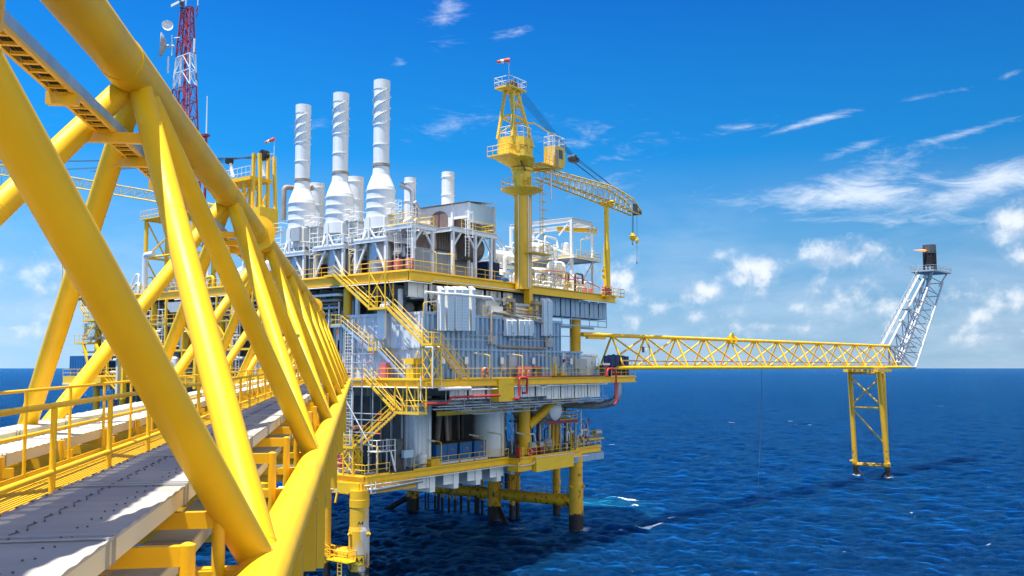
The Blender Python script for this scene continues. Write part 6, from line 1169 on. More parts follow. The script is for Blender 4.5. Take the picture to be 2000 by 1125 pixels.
for i in range(22):
    for d in (-.8, .8): b.tube(wu(bt[i], d), wu(bb[i + 1], d), .05, 5); b.tube(wu(bb[i], d), wu(bt[i], d), .05, 5)
    b.tube(wu(bt[i], -.8), wu(bt[i + 1], .8), .05, 5)
T.part('lacing', b, M['crane'], BM); b = MB()
for i in range(16, 22): b.beam(wu(bb[i], -.4), wu(bb[i], .4), .9, .1)
T.part('boom_walkway', b, M['brown'], BM); b = MB()
for d in (-.3, .3): b.tube(wu(kv(514, 305), d), wu(kv(180, 335), d), .04, 4); b.tube(wu(kv(514, 308), d), wu(kv(-40, 318), d), .04, 4); b.tube(wu(kv(450, 316), d), wu(kv(100, 332), d), .03, 4)
T.part('luffing_ropes', b, M['cable']); g = kv(3, 345); H1 = Thing('hook_block', 'small hook block hanging from the left crane boom', 'hook block', (14, g[1], g[2] - 2), FP); H1.part('ropes', MB().tube(g, (14, g[1], g[2] - 2.0), .03, 5), M['cable']); H1.part('block', MB().lathe([(.1, -.6), (.35, -.2), (.3, .4)], (14, g[1], g[2] - 2.2), 10), M['dark'])
windsock(kv(530, 318), (.1, .8, -.1), 'small orange windsock above the left crane', 2.9, 1.4) if False else None
p = kv(535, 318); windsock((14, p[1], p[2]), (-.2, .85, -.2), 'orange windsock on the pole beside the left crane', 3.2, 1.5)
# deck edge modules behind the truss
rs3 = random.Random(5)
p = yl(430, 552, U0)
T = Thing('hopper', 'grey sloping hopper under the far edge of the upper deck', 'hopper', (5.0, yl(345, 560, 5)[1], 29), FP); hv0 = yl(345, 560, 5)[1]; T.part('body', MB().prism([(4.6, hv0 - 2.4, 29.4), (4.6, hv0 + 2.2, 29.4), (4.6, hv0 + .6, 28.1), (4.6, hv0 - .8, 28.1)], (0, 0, 0), (3, 0, 0)), M['grey'])
for i in range(46):
    v = rs3.uniform(9.5, 40); u = rs3.uniform(6.8, 12.8); r = rs3.choice((.1, .14, .2, .3)); m = rs3.choice(('grey', 'galv', 'white', 'dark', 'grey')); z0 = rs3.choice((ZM, ZM, 23)); pipe([(u, v, z0), (u, v, 29)], r, m, {'grey': 'grey', 'galv': 'bare metal', 'white': 'white', 'dark': 'dark'}[m] + ' upright pipe in the shaded bay under the upper deck', group=m + ' upright pipes under the upper deck')
for i in range(30):
    z = rs3.uniform(26.2, 29.2); v0 = rs3.uniform(9.5, 30); u = rs3.uniform(6.2, 10); m = rs3.choice(('grey', 'white', 'galv', 'rustpipe', 'dark')); pipe([(u, v0, z), (u, v0 + rs3.uniform(8, 26), z)], rs3.choice((.08, .12, .2)), m, {'grey': 'grey', 'galv': 'bare metal', 'white': 'white', 'dark': 'dark', 'rustpipe': 'brown lagged'}[m] + ' level pipe along the shaded side under the upper deck', group=m + ' level pipes along the side of the platform')
for i in range(26):
    z = rs3.uniform(11.5, 18); v0 = rs3.uniform(5, 30); u = rs3.uniform(4.4, 9); m = rs3.choice(('grey', 'white', 'galv', 'dark')); pipe([(u, v0, z), (u, v0 + rs3.uniform(3, 20), z), (u, v0 + 20, z - 1)], rs3.choice((.08, .12, .2)), m, {'grey': 'grey', 'galv': 'bare metal', 'white': 'white', 'dark': 'dark'}[m] + ' level pipe along the shaded side under the main deck', group=m + ' level pipes below the main deck side')
for i in range(12):
    v = 10.6 + i * .62; pipe([(7.4 + (i % 2) * .4, v, ZM), (7.4 + (i % 2) * .4, v, 27.3)], .2, 'grey', 'one of a bank of thick grey upright pipes left of the sunlit white wall', n=10, group='bank of grey upright pipes')
for i in range(5): pipe([(6.0, 9.9 + i * 1.6, 28.2 - .3 * i), (6.0, 9.9 + i * 1.6, 24)], .09, 'white', 'thin white downpipe left of the sunlit white wall', group='thin white downpipes')
pipe([(6.2, 27, 31), (6.2, 27, 33.8), (6.2, 25.6, 34)], .35, 'white', 'white bent vent pipe behind the middle of the truss', n=14)
pipe([(6.0, yl(283, 540, 6)[1], 31), (6.0, yl(283, 540, 6)[1], yl(283, 498, 6)[2]), (6.0, yl(300, 498, 6)[1], yl(300, 496, 6)[2])], .38, 'white', 'fat white bent vent pipe left of the mast tower', n=14)
for i in range(24):
    v = rs3.uniform(20, 58); u = rs3.uniform(6, 12); h_ = rs3.uniform(1, 3.6); m = rs3.choice(('white', 'yellow2', 'galv', 'white')); pipe([(u, v, ZU), (u, v, ZU + h_), (u + .3, v + rs3.uniform(1, 4), ZU + h_), (u + .3, v + 4, ZU)], rs3.choice((.1, .14, .2)), m, {'white': 'white', 'yellow2': 'yellow', 'galv': 'bare metal'}[m] + ' bent pipe on the far left of the upper deck', group=m + ' bent pipes on the far left of the upper deck')
for v, r, hh in ((22.5, 1.2, 4.2), (26.5, .9, 3.4), (31, 1.3, 3.0), (47, 1.2, 3.6)): tank((9.5, v, ZU + .5), (9.5, v, ZU + hh), r, 'white', 'upright white vessel on the far left of the upper deck, seen through the truss', grp='upright white vessels on the far left')
for i, v in enumerate((12, 15, 19, 24, 29, 35, 41)): tank((9, v, ZM + 1.4), (9, v + 2.2, ZM + 1.4), .7 + .2 * (i % 2), 'white' if i % 2 else 'grey', ('white' if i % 2 else 'grey') + ' lying vessel in the shaded bay on the main deck beside the footbridge', grp='lying vessels in the shaded bay ' + ('white' if i % 2 else 'grey'))
# stairs at the far left end
UE = 3.6; vE = lambda x, y: on_u(x, y, UE)
a, c2 = vE(162, 588), vE(176, 625); stair(vE(150, 560), vE(176, 624), (1, 0, 0), 1.2, 'upper yellow stair at the far left end of the platform', sp_ := YB) if False else None
def fstair(p, q, lab): stair(vE(*p), vE(*q), (1, 0, 0), 1.2, lab, stringer='yellow2')
fstair((156, 600), (173, 625), 'topmost yellow stair at the far left end of the platform'); fstair((185, 622), (222, 660), 'long yellow stair slanting right at the far left end of the platform'); fstair((188, 628), (160, 668), 'yellow stair slanting left to the lower landing at the far left end'); fstair((243, 680), (268, 720), 'yellow stair among the pipes at the left side of the main deck'); fstair((205, 738), (230, 765), 'yellow stair disappearing below the main deck at the far left')
for (x0, x1, y, lab) in ((163, 190, 625, 'landing between the stairs at the far left end of the platform'), (146, 172, 669, 'railed lower landing hanging out at the far left end')):
    p, q = vE(x0, y), vE(x1, y); landing((UE - .1, min(p[1], q[1])), (UE + 1.6, max(p[1], q[1])), p[2], lab); rail([(UE - .05, max(p[1], q[1]), p[2]), (UE - .05, min(p[1], q[1]), p[2])], 'railing of the ' + lab, sp=1.2, toe=False)
p, q = vE(120, 577), vE(180, 577); T = Thing('end_platform', 'yellow platform jutting out at the far left of the upper deck', 'platform', (UE, p[1], p[2]), FP); T.part('floor', MB().box((UE, q[1], p[2] - .6), (UE + 3, p[1], p[2])), M['yellow2']); T.part('rail', rl([(UE, p[1], p[2]), (UE, q[1], p[2])], 1.1), M['yellow2']); T.part('gallows', MB().bend([(UE, p[1], p[2]), (UE, p[1], p[2] + 4.6), (UE, q[1] + 2, p[2] + 5.0)], .1, 6, .4), M['cream'])
p, q = vE(173, 712), vE(137, 752); cz = 17.4
T = Thing('container', 'bright blue container at the far left end of the platform above the sea', 'container', (UE, q[1], ZM), FP); zb = vE(150, 735)[2]; zt2 = vE(150, 695)[2]; T.part('body', MB().box((UE, vE(173, 720)[1], zb), (UE + 5, vE(136, 720)[1], zt2)), M['blue']); b = MB(); va_, vb_ = vE(172, 720)[1], vE(137, 720)[1]
for i in range(8): v = va_ + (vb_ - va_) * i / 7; b.box((UE - .05, v - .12, zb + .1), (UE, v + .12, zt2 - .1))
T.part('ribs', b, M['blue']); box_t('container_deck', 'yellow edged platform under the bright blue container', 'platform', (UE - .6, vE(205, 740)[1], zb - 1.0), (UE + 6, vE(131, 740)[1], zb - .1), 'yellow2', [('lower_flange', (UE - .7, vE(205, 740)[1], zb - 1.2), (UE + 6, vE(131, 740)[1], zb - 1.0), 'cream')]); rail([(UE - .6, vE(131, 740)[1], zb - .1), (UE - .6, vE(205, 740)[1], zb - .1)], 'yellow railing in front of the bright blue container', sp=2)
for x0, y0, x1, y1, lab in ((163, 673, 176, 724, 'left one of two slanting struts above the blue container'), (187, 673, 194, 690, 'right one of two slanting struts above the blue container')): solo('strut', MB().beam(vE(x0, y0), vE(x1, y1), .35, .35), M['yellow2'], lab, 'strut', group='struts at the far left end')
for x0, y0, y1, m, lab in ((243, 682, 780, 'yellow2', 'tall yellow post standing by the left side of the main deck'), (232, 700, 780, 'cream', 'cream ladder post beside the tall yellow post at the left'), (384, 675, 760, 'yellow2', 'yellow post with a flat top seen between the bright braces')): p, q = on_u(x0, y0, 2.2), on_u(x0, y1, 2.2); solo('post', MB().beam(p, (2.2, p[1], q[2]), .5, .5).box((1.7, p[1] - .5, p[2] - .1), (2.7, p[1] + .5, p[2] + .05)), M[m], lab, 'post', group='posts beside the footbridge')

# ================================================================ cellar deck equipment
for i, (u0, u1) in enumerate(((13.9, 17.4), (17.9, 20.0), (20.5, 22.6))):
    T = Thing('switch_cabinet', ('left', 'middle', 'right')[i] + ' one of three big blue cabinets on the cellar deck', 'cabinet', (u0, 3.0, ZC), FP, 'blue cabinets on the cellar deck'); T.part('body', MB().box((u0, 2.6, ZC + .25), (u1, 5.2, ZC + 2.15)), M['blue']); T.part('plinth', MB().box((u0 - .1, 2.4, ZC), (u1 + .15, 5.3, ZC + .25)), M['white']); T.part('door', MB().box((u1 - 1.7, 2.56, ZC + .3), (u1 - .1, 2.6, ZC + 2.1)), M['blue']); T.part('top', MB().box((u0 - .05, 2.55, ZC + 2.15), (u1 + .05, 5.25, ZC + 2.22)), M['dark']); T.part('badge', MB().cbox((u1 - .9, 2.54, ZC + 1.5), (.2, .04, .2)), M['orange'])
for i in range(12):
    u = 13.5 + i * .85 + rs3.uniform(-.2, .2); m = ('dark', 'brown', 'black', 'rustpipe')[i % 4]; pipe([(u, 5.6 + rs3.uniform(0, 2), ZC), (u, 5.6 + rs3.uniform(0, 2), 17.8)], rs3.choice((.15, .25, .4)), m, {'dark': 'dark', 'brown': 'brown', 'black': 'black', 'rustpipe': 'rusty'}[m] + ' upright pipe in the dark behind the blue cabinets', group=m + ' upright pipes behind the blue cabinets')
ta = on_z(958, 893, ZC); tu, tv = 26.0, 4.9
T = Thing('storage_tank', 'large pale upright tank on the cellar deck right of the blue cabinets', 'tank', (tu, tv, ZC), FP); T.part('shell', MB().lathe([(1.95, ZC), (1.95, 16.4), (1.7, 16.8)], (tu, tv, 0), 40), M['white']); T.part('manhole', MB().lathe([(.32, 0), (.32, .25)], (tu + 1.5, tv - 1.3, 13.6), 16, (.75, -.65, 0)), M['galv']); T.part('drain', MB().lathe([(.16, 0), (.16, .25)], (tu + 1.2, tv - 1.6, 11), 12, (.6, -.8, 0)), M['galv'])
T = Thing('pressure_vessel', 'pale rounded vessel end hanging under the main deck by the slanting tube', 'vessel', (33, 1, 14.6), FP); vc = on_v(1086, 801, .0); T.part('shell', MB().lathe([(.02, -.55), (.5, -.48), (.95, -.25), (1.25, 0), (1.3, .15), (1.3, 6)], (vc[0], vc[1], vc[2]), 32, (-.0, 1, 0), False), M['white']); T.part('rim', MB().lathe([(1.3, .1), (1.37, .12), (1.37, .3), (1.3, .32)], (vc[0], vc[1], vc[2]), 32, (0, 1, 0), False), M['galv'])
box_t('saddle_frame', 'steel shelf under the pale vessel end', 'frame', (vc[0] - 2, .3, vc[2] - 1.6), (vc[0] + 5.4, 6, vc[2] - 1.4), 'galv', [('rail_beam', (vc[0] - 2, .2, vc[2] - 1.75), (vc[0] + 5.4, .3, vc[2] - 1.35), 'maroon'), ('post', (vc[0] + 1.6, .4, ZC), (vc[0] + 1.8, .6, vc[2] - 1.6), 'galv'), ('post', (vc[0] + 5.1, .4, ZC), (vc[0] + 5.3, .6, vc[2] - 1.6), 'galv')]); rail([(vc[0] + 1.4, .3, vc[2] - 1.4), (vc[0] + 5.4, .3, vc[2] - 1.4), (vc[0] + 5.4, 4, vc[2] - 1.4)], 'yellow railing on the shelf right of the pale vessel end', sp=.9)
T = Thing('pump_stand', 'white railed frame with equipment on the cellar deck left of the ribbed wall', 'frame', (5.6, 2.4, ZC), FP)
for u in (4.4, 7.0):
    for v in (2.2, 3.4): T.part('post', MB().beam((u, v, ZC), (u, v, 13.6), .1, .1), M['white'])
T.part('floor', MB().box((4.3, 2.1, 12.4), (7.1, 3.5, 12.5)), M['white']); T.part('rail', rl([(4.4, 3.4, 12.5), (4.4, 2.2, 12.5), (7.0, 2.2, 12.5)], 1.1), M['white']); T.part('steps', MB().beam((6.9, 2.0, ZC), (6.2, 2.0, 12.4), .06, .2), M['white'])
box_t('junction_box', 'pair of small pale blue boxes on the cellar deck', 'box', (8.6, 2.4, ZC + 1.2), (10.0, 2.8, ZC + 2.0), 'louvre', [('leg', (8.8, 2.5, ZC), (8.9, 2.7, ZC + 1.2), 'galv'), ('leg', (9.7, 2.5, ZC), (9.8, 2.7, ZC + 1.2), 'galv')]); box_t('dark_cabinet', 'dark green black cabinet behind the pale blue boxes', 'cabinet', (8.0, 3.0, ZC), (9.0, 3.5, ZC + 3.2), 'dark', [('door', (8.1, 2.96, ZC + 1.6), (8.9, 3.0, ZC + 3.0), 'deck')])
tank((11.2, 2.2, ZC + .3), (11.2, 2.2, ZC + 1.5), .5, 'white', 'short white cylinder standing on the cellar deck before the ribbed wall', grp=None); box_t('tool_box', 'low yellow box on the cellar deck behind the railing', 'box', (12.2, 1.8, ZC), (13.6, 2.4, ZC + .7), 'yellow2', [('lid', (12.15, 1.75, ZC + .7), (13.65, 2.45, ZC + .8), 'yellow2')])
tank((2.6, 6.6, ZC + .9), (2.6, 5.2, ZC + .9), .6, 'pink', 'rounded pink red vessel beside the lowest stair', grp=None)
tank((4.0, 4.6, ZC + .4), (4.0, 4.6, ZC + 2.4), .3, 'yellow2', 'yellow gas cylinder behind the lower braced tower', grp=None)
for i in range(30):
    u = rs3.uniform(28.5, 46); v = rs3.uniform(.6, 8); hh = rs3.uniform(.6, 3.6); m = rs3.choice(('white', 'galv', 'yellow', 'grey', 'dark', 'maroon')); pipe([(u, v, ZC), (u, v, ZC + hh), (u + rs3.uniform(.4, 2), v + .2, ZC + hh), (u + 2, v + rs3.uniform(-.2, 1), ZC + hh * .4)], rs3.choice((.06, .09, .14)), m, {'white': 'white', 'galv': 'bare metal', 'yellow': 'yellow', 'grey': 'grey', 'dark': 'dark', 'maroon': 'dark red'}[m] + ' bent pipe in the pipework at the right of the cellar deck', rad=.2, group=m + ' small pipes on the right of the cellar deck')
for i in range(16):
    u = 26 + i * 1.2; pipe([(u, 3 + (i * 7 % 5), ZC), (u, 3 + (i * 7 % 5), 18.5)], (.1, .16, .24)[i % 3], ('galv', 'dark', 'yellow', 'white')[i % 4], ('bare metal', 'dark', 'yellow', 'white')[i % 4] + ' riser pipe between the cellar deck and the main deck', group=('bare metal', 'dark', 'yellow', 'white')[i % 4] + ' riser pipes below the main deck')
for i, (u, m, nm) in enumerate(((25.8, 'red', 'red'), (26.4, 'yellow2', 'yellow'))): box_t('extinguisher_box', nm + ' box beside the lifebuoy on the cellar deck', 'box', (u, .1, ZC), (u + .5, .6, ZC + 1.1), m, [('lid', (u - .03, .07, ZC + 1.1), (u + .53, .63, ZC + 1.18), m)])
u, v, z = 27.2, -.5, ZC + .6; T = Thing('lifebuoy', 'red and white lifebuoy on the cellar deck railing', 'lifebuoy', (u, v, z), FP); ring = [(u + math.cos(t) * .38, v, z + math.sin(t) * .38) for t in [i * PI / 12 for i in range(25)]]; T.part('ring', MB().path(ring, .1, 8, caps=False), M['orange']); T.part('white_bands', MB().path([ring[j] for j in (1, 2)], .105, 8).path([ring[j] for j in (13, 14)], .105, 8), M['white'])
for i in range(3): tank((43 + i * 1.1, 2.6, ZC + .8), (43 + i * 1.1, 4.2, ZC + .8), .45, ('yellow2', 'grey', 'maroon')[i], ('yellow', 'grey', 'dark red')[i] + ' small lying tank at the right end of the cellar deck', grp=None)
T = Thing('outboard_platform', 'small yellow platform jutting out over the sea at the right of the cellar deck', 'platform', (49, 6, ZC), FP); T.part('floor', MB().box((47.4, 4.5, ZC + .4), (52.5, 8, ZC + .6)), M['yellow2']); T.part('rail', rl([(47.5, 4.5, ZC + .6), (50.5, 4.5, ZC + .6)], 1.1), M['yellow2']); T.part('float', MB().vessel((50.8, 5.2, ZC + 1.3), (52.6, 5.2, ZC + 1.3), .55), M['galv']); T.part('davit', MB().bend([(48.6, 5, ZC + .6), (48.6, 5, ZC + 2.6), (49.4, 5, ZC + 3.4)], .12, 8, .3), M['red'])
pipe([(-2.4, 9, 9.0), (2.2, .6, 9.0), (9.4, .6, 9.2)], .2, 'galv', 'long silver pipe slung under the near corner of the cellar deck', n=12, rad=.8)
for u, v in ((.6, 3.6), (2.4, .6)): solo('pipe_hanger', MB().beam((u - .3, v, 8.7), (u - .3, v, 9.8), .07, .07).beam((u + .3, v, 8.7), (u + .3, v, 9.8), .07, .07).beam((u - .3, v, 8.7), (u + .3, v, 8.7), .07, .07), M['white'], 'white hanger holding the silver pipe under the cellar deck', 'hanger', group='white pipe hangers under the cellar deck')
T = Thing('fender_beam', 'yellow sloping landing beam at the near left corner of the cellar deck', 'beam', (.4, 3, 8.6), FP); T.part('beam', MB().beam((-1.6, 9.0, 9.4), (1.3, 1.4, 9.2), .3, 1.0), M['yellow2']); T.part('strut', MB().beam((.9, 4.4, 7.6), (1.2, 4.4, 8.8), .16, .16), M['yellow2'])

# ================================================================ scaffold at the end of the footbridge
SCU = 1.6
def sp_(x, y, u=SCU): return on_u(x, y, u)
T = Thing('scaffold', 'steel tube scaffold with orange tipped poles where the footbridge meets the platform', 'scaffold', (SCU, 4, ZC), FP)
for x, y0, y1 in ((657, 650, 905), (707, 672, 880)): 
    for du in (0, 1.5): p = sp_(x, y0, SCU + du); T.part('standard', MB().tube((SCU + du, sp_(x, 760)[1], p[2]), (SCU + du, sp_(x, 760)[1], sp_(x, y1)[2]), .06, 8), M['galv']); 
    p = sp_(x, y0); T.part('orange_tip', MB().tube((SCU, sp_(x, 760)[1], p[2] - .2), (SCU, sp_(x, 760)[1], p[2] + .35), .068, 8), M['orange'])
for x0, x1, y in ((625, 728, 693), (625, 722, 709), (625, 712, 742), (668, 745, 806), (670, 745, 818), (690, 742, 844)): 
    p, q = sp_(x0, y), sp_(x1, y); T.part('ledger', MB().tube(p, (SCU, q[1], p[2]), .055, 8), M['galv']); T.part('orange_tip', MB().tube((SCU, q[1] + .5, p[2]), (SCU, q[1] - .1, p[2]), .062, 8), M['orange'])
T.part('long_pole', MB().tube(sp_(652, 738, .6), sp_(716, 858, .6), .075, 8), M['galv']); T.part('orange_tip', MB().tube(lerp(sp_(652, 738, .6), sp_(716, 858, .6), -.02), lerp(sp_(652, 738, .6), sp_(716, 858, .6), .12), .082, 8), M['orange'])
for x0, x1, y in ((640, 662, 733), (684, 694, 838)): p, q = sp_(x0, y), sp_(x1, y); T.part('board', MB().box((SCU - .1, q[1], p[2]), (SCU + 1.6, p[1], p[2] + .3)), M['wood'])
for x0, x1, y0, y1, lab in ((673, 688, 645, 920, 'long aluminium ladder standing in the scaffold'),): 
    va_, vb_ = sp_(x0, 750, 2.4)[1], sp_(x1, 750, 2.4)[1]; zb_, zt_ = sp_(680, y1, 2.4)[2], sp_(680, y0, 2.4)[2]; ladder((2.4, (va_ + vb_) / 2, max(zb_, ZC)), (2.4, (va_ + vb_) / 2, zt_), (0, 1, 0), abs(va_ - vb_), lab, cage=False, group=None)

# ================================================================ conduits along the deck edges and pipework on the walls
for pts, r, lab in (([(5.1, 40, 29.75), (5.1, -1.35, 29.75), (8.5, -1.35, 29.75), (9.0, -1.35, 30.1), (24, -1.35, 30.1)], .06, 'thin white conduit along the yellow edge of the upper deck'), ([(3.5, 30, 19.05), (3.5, -4.62, 19.05), (9.5, -4.62, 19.05), (9.9, -4.62, 18.75), (15.5, -4.62, 18.75)], .06, 'thin white conduit along the yellow edge of the main deck'), ([(1.6, 9, 9.45), (1.6, .9, 9.45), (9, .9, 9.45), (25.0, .9, 9.45), (25.0, -.7, 9.45), (27.7, -.7, 9.5), (28.2, -.7, 10.2), (36.0, -1.05, 10.2), (36.4, -.7, 9.6), (40, -.7, 9.6)], .06, 'thin white conduit along the yellow edge of the cellar deck'), ([(18.6, -4.6, 18.95), (23.5, -4.6, 18.95), (24, -4.6, 18.7), (25.4, -4.6, 18.95), (38.5, -4.6, 18.95)], .05, 'thin white conduit below the main deck railing lamps'), ([(4.0, -4.7, 23.0), (4.1, -5.6, 23.0), (4.1, -5.6, 19.0)], .06, 'white conduit dropping down the braced stair tower'), ([(5.9, -2.5, 26.0), (5.9, -2.5, 23.4), (6.1, -4.9, 23.0), (6.1, -4.9, 18.9)], .07, 'white conduit beside the stair landing in front of the wall corner')):
    pipe(pts, r, 'white', lab, rad=.15)
for i, (u, z0, z1) in enumerate(((8.0, 26.8, 29.6), (9.0, 27.6, 30), (11.6, 28.0, 30), (12.1, 26.8, 29.6), (13.0, 28.2, 29.8), (15.2, 27, 29.5))): pipe([(u, -.9, z1), (u, -.9, z0), (u + .8, -.9, z0), (u + .8, -.9, z0 + .7)], .07, 'white', 'white conduit hanging in the gap above the module wall', rad=.12, group='white conduits hanging above the module wall')
for i in range(9): tank((9.6 + i * 2.3, 4.6, 27.6), (9.6 + i * 2.3, 6.8, 27.6), .62 + .12 * (i % 3), ('grey', 'white', 'brown')[i % 3], ('grey', 'white', 'brown')[i % 3] + ' lying vessel in the shade on top of the module wall', grp=('grey', 'white', 'brown')[i % 3] + ' vessels on the module wall')
for i, (v, z) in enumerate(((10.2, 27.6), (10.2, 28.4), (9.9, 29.0))): pipe([(5.9, 34, z), (5.9, v, z), (8.5, v, z)], .16, ('galv', 'rustpipe', 'white')[i], ('bare metal', 'brown lagged', 'white')[i] + ' pipe turning the corner left of the sunlit white wall', n=10)
for i in range(5): pipe([(7.6 + i * 5.4, WV - .42, 24.9 - .4 * (i % 2)), (11.6 + i * 5.4, WV - .42, 24.9 - .4 * (i % 2)), (11.6 + i * 5.4, WV - .42, 20.5)], .05, 'galv', 'thin metal conduit running down the blue grey wall', rad=.15, group='thin conduits on the blue grey wall')
for i, u in enumerate((8.9, 12.6, 18.8, 24.9, 33.0)): box_t('junction_box', 'small grey junction box on the blue grey wall', 'box', (u, WV - .5, 21.4), (u + .6, WV - .3, 22.2), 'galv', [('lid', (u + .04, WV - .53, 21.44), (u + .56, WV - .5, 22.16), 'white')], 'junction boxes on the blue grey wall')

# ---- dense pipework round the stacks and in the white frame module
rs4 = random.Random(23)
for k in range(3):
    v0 = 5.0 + 6.5 * k
    for i in range(7):
        u = rs4.uniform(6.0, 11.5); v = v0 + rs4.uniform(2.2, 4.2); h_ = rs4.uniform(2.5, 7.0); m = rs4.choice(('white', 'white', 'galv', 'grey'))
        pipe([(u, v, ZU), (u, v, ZU + h_), (u + rs4.uniform(-.8, 1.2), v + rs4.uniform(-.6, .6), ZU + h_), (u + 1.2, v, ZU + h_ - rs4.uniform(.8, 2))], rs4.choice((.08, .12, .2)), m, {'white': 'white', 'galv': 'bare metal', 'grey': 'grey'}[m] + ' pipe in the tangle between the tall stacks', rad=.3, group=m + ' pipes between the tall stacks')
    b = MB(); uu, vv_ = 6.4, v0 + 3.2
    for du in (0, 2.2):
        for dv in (-.7, .7): b.beam((uu + du, vv_ + dv, ZU), (uu + du, vv_ + dv, 37.6), .1, .1)
    for z in (33.4, 35.2, 37.0):
        b.box((uu - .1, vv_ - .8, z), (uu + 2.3, vv_ + .8, z + .06))
        for zz_ in (.5, 1.0): b.path([(uu, vv_ + .7, z + zz_), (uu, vv_ - .7, z + zz_), (uu + 2.2, vv_ - .7, z + zz_)], .035, 5)
    solo('access_tower', b, M['white'], 'white latticed access tower just left of the %s tall stack' % ('right', 'middle', 'left')[k], 'tower', group='white access towers between the stacks')
    tank((11.0, v0 + 3.4, ZU + .4), (11.0, v0 + 3.4, ZU + 4.8 - k * .3), .8, 'grey', 'upright grey filter vessel behind the %s tall stack' % ('right', 'middle', 'left')[k], grp='grey filter vessels behind the stacks')
    T = Thing('stack_inspection_platform', 'small white platform and door cover on the side of the %s tall stack' % ('right', 'middle', 'left')[k], 'platform', (SU, v0 - 1.6, 37.2), FP, 'small white platforms on the stacks'); T.part('floor', MB().box((SU - .9, v0 - 2.5, 37.2), (SU + .9, v0 - 1.55, 37.28)), M['white']); T.part('rail', rl([(SU - .9, v0 - 1.6, 37.28), (SU - .9, v0 - 2.5, 37.28), (SU + .9, v0 - 2.5, 37.28), (SU + .9, v0 - 1.6, 37.28)], 1.1), M['white']); T.part('bracket', MB().beam((SU, v0 - 1.6, 36.2), (SU, v0 - 2.4, 37.2), .12, .12), M['white'])
for i in range(26):
    u = rs4.uniform(28.5, 43.5); v = rs4.uniform(3.2, 10); z = rs4.choice((ZU, ZU, 33.2, 36.3)); h_ = rs4.uniform(.8, 2.4); m = rs4.choice(('white', 'white', 'white', 'yellow2', 'galv'))
    pipe([(u, v, z), (u, v, z + h_), (u + rs4.uniform(1, 3.5), v + rs4.uniform(-.5, .5), z + h_), (u + 3, v, z + h_ * rs4.uniform(0, .6))], rs4.choice((.1, .15, .26)), m, {'white': 'white', 'yellow2': 'yellow', 'galv': 'bare metal'}[m] + ' pipe bend among the vessels of the white frame module', rad=.35, group=m + ' pipe bends among the vessels')
for a, c_, r, lab in (((30.2, 2.6, 32.0), (32.2, 2.4, 32.0), .65, 'round ended white vessel close behind the railing right of the crane'), ((34.6, 6.4, 38.0), (36.4, 6.2, 38.0), .6, 'small white vessel high on the left of the frame module'), ((38.6, 4.4, 34.6), (41.2, 4.0, 34.6), .9, 'white vessel at the right under the middle floor of the frame module'), ((29.5, 7.5, 35.6), (33.5, 7.0, 35.6), .7, 'long white vessel level with the middle floor, right of the crane column'), ((41.6, 2.2, ZU + .3), (41.6, 2.2, ZU + 1.9), .45, 'upright white vessel nearest to the boom rest post')): tank(a, c_, r, 'white', lab)
rail([(28.6, 2.2, 33.4), (38.4, 2.0, 33.4)], 'yellow railing half way up in front of the big white vessel', sp=1.0)
rail([(28.0, .6, ZU), (42.0, .4, ZU - .2)], 'second yellow railing behind the deck edge between the crane and the boom rest', sp=1.2, h=1.5, toe=False)
solo('gantry_floor', MB().box((28.4, 2.1, 33.28), (38.6, 3.2, 33.38)).beam((28.6, 2.4, ZU), (28.6, 2.4, 33.3), .14, .14).beam((38.4, 2.4, ZU), (38.4, 2.4, 33.3), .14, .14), M['grey'], 'grated access floor in front of the big white vessel', 'platform')
ladder((37.2, 3.0, 31.2), (37.2, 3.0, 36.4), (1, 0, 0), .6, 'blue grey caged ladder below the middle floor of the frame module', mat='bluegrey', out=(0, -1, 0))
for i in range(3): pipe([(30 + i * 3.5, .8 + .3 * i, 31.2), (33.4 + i * 3.5, .8 + .3 * i, 31.2), (33.4 + i * 3.5, .8 + .3 * i, 32.6)], .3, 'white', 'fat white lagged pipe low behind the railing right of the crane', n=12, group='fat white lagged pipes right of the crane')
# conductors, cable and pipes below the main deck at the right
for i in range(12): pipe([(28 + i * 1.1, 2.2 + (i % 4) * 1.4, 17.9 - (i % 3) * .5), (28 + i * 1.1, 9, 17.9 - (i % 3) * .5)], .1 + .04 * (i % 3), ('dark', 'galv', 'yellow', 'maroon')[i % 4], ('dark', 'bare metal', 'yellow', 'dark red')[i % 4] + ' pipe slung crosswise under the main deck at the right', group=('dark', 'bare metal', 'yellow', 'dark red')[i % 4] + ' crosswise pipes under the main deck')
for i, (u, v) in enumerate(((30.5, 8.0), (37.0, 8.5))): solo('deck_column', MB().tube((u, v, ZC), (u, v, 18.6), .55, 20), M['yellow'], ('left', 'right')[i] + ' yellow column deep in the pipework at the right of the cellar deck', 'column', group='columns deep in the cellar deck')
tank((35.5, 3.4, ZC + .9), (37.4, 3.2, ZC + .9), .55, 'grey', 'grey pump motor lying on the cellar deck behind the yellow plate', grp=None)
for i, u in enumerate((29.5, 31.2)): box_t('pump_skid', ('left', 'right')[i] + ' dark red pump skid behind the cellar deck railing', 'pump', (u, .8, ZC), (u + 1.1, 1.8, ZC + .9), 'maroon', [('motor', (u + .1, .9, ZC + .9), (u + .9, 1.6, ZC + 1.5), 'galv'), ('guard', (u + .9, .9, ZC + .9), (u + 1.1, 1.6, ZC + 1.2), 'yellow2')], 'dark red pump skids')

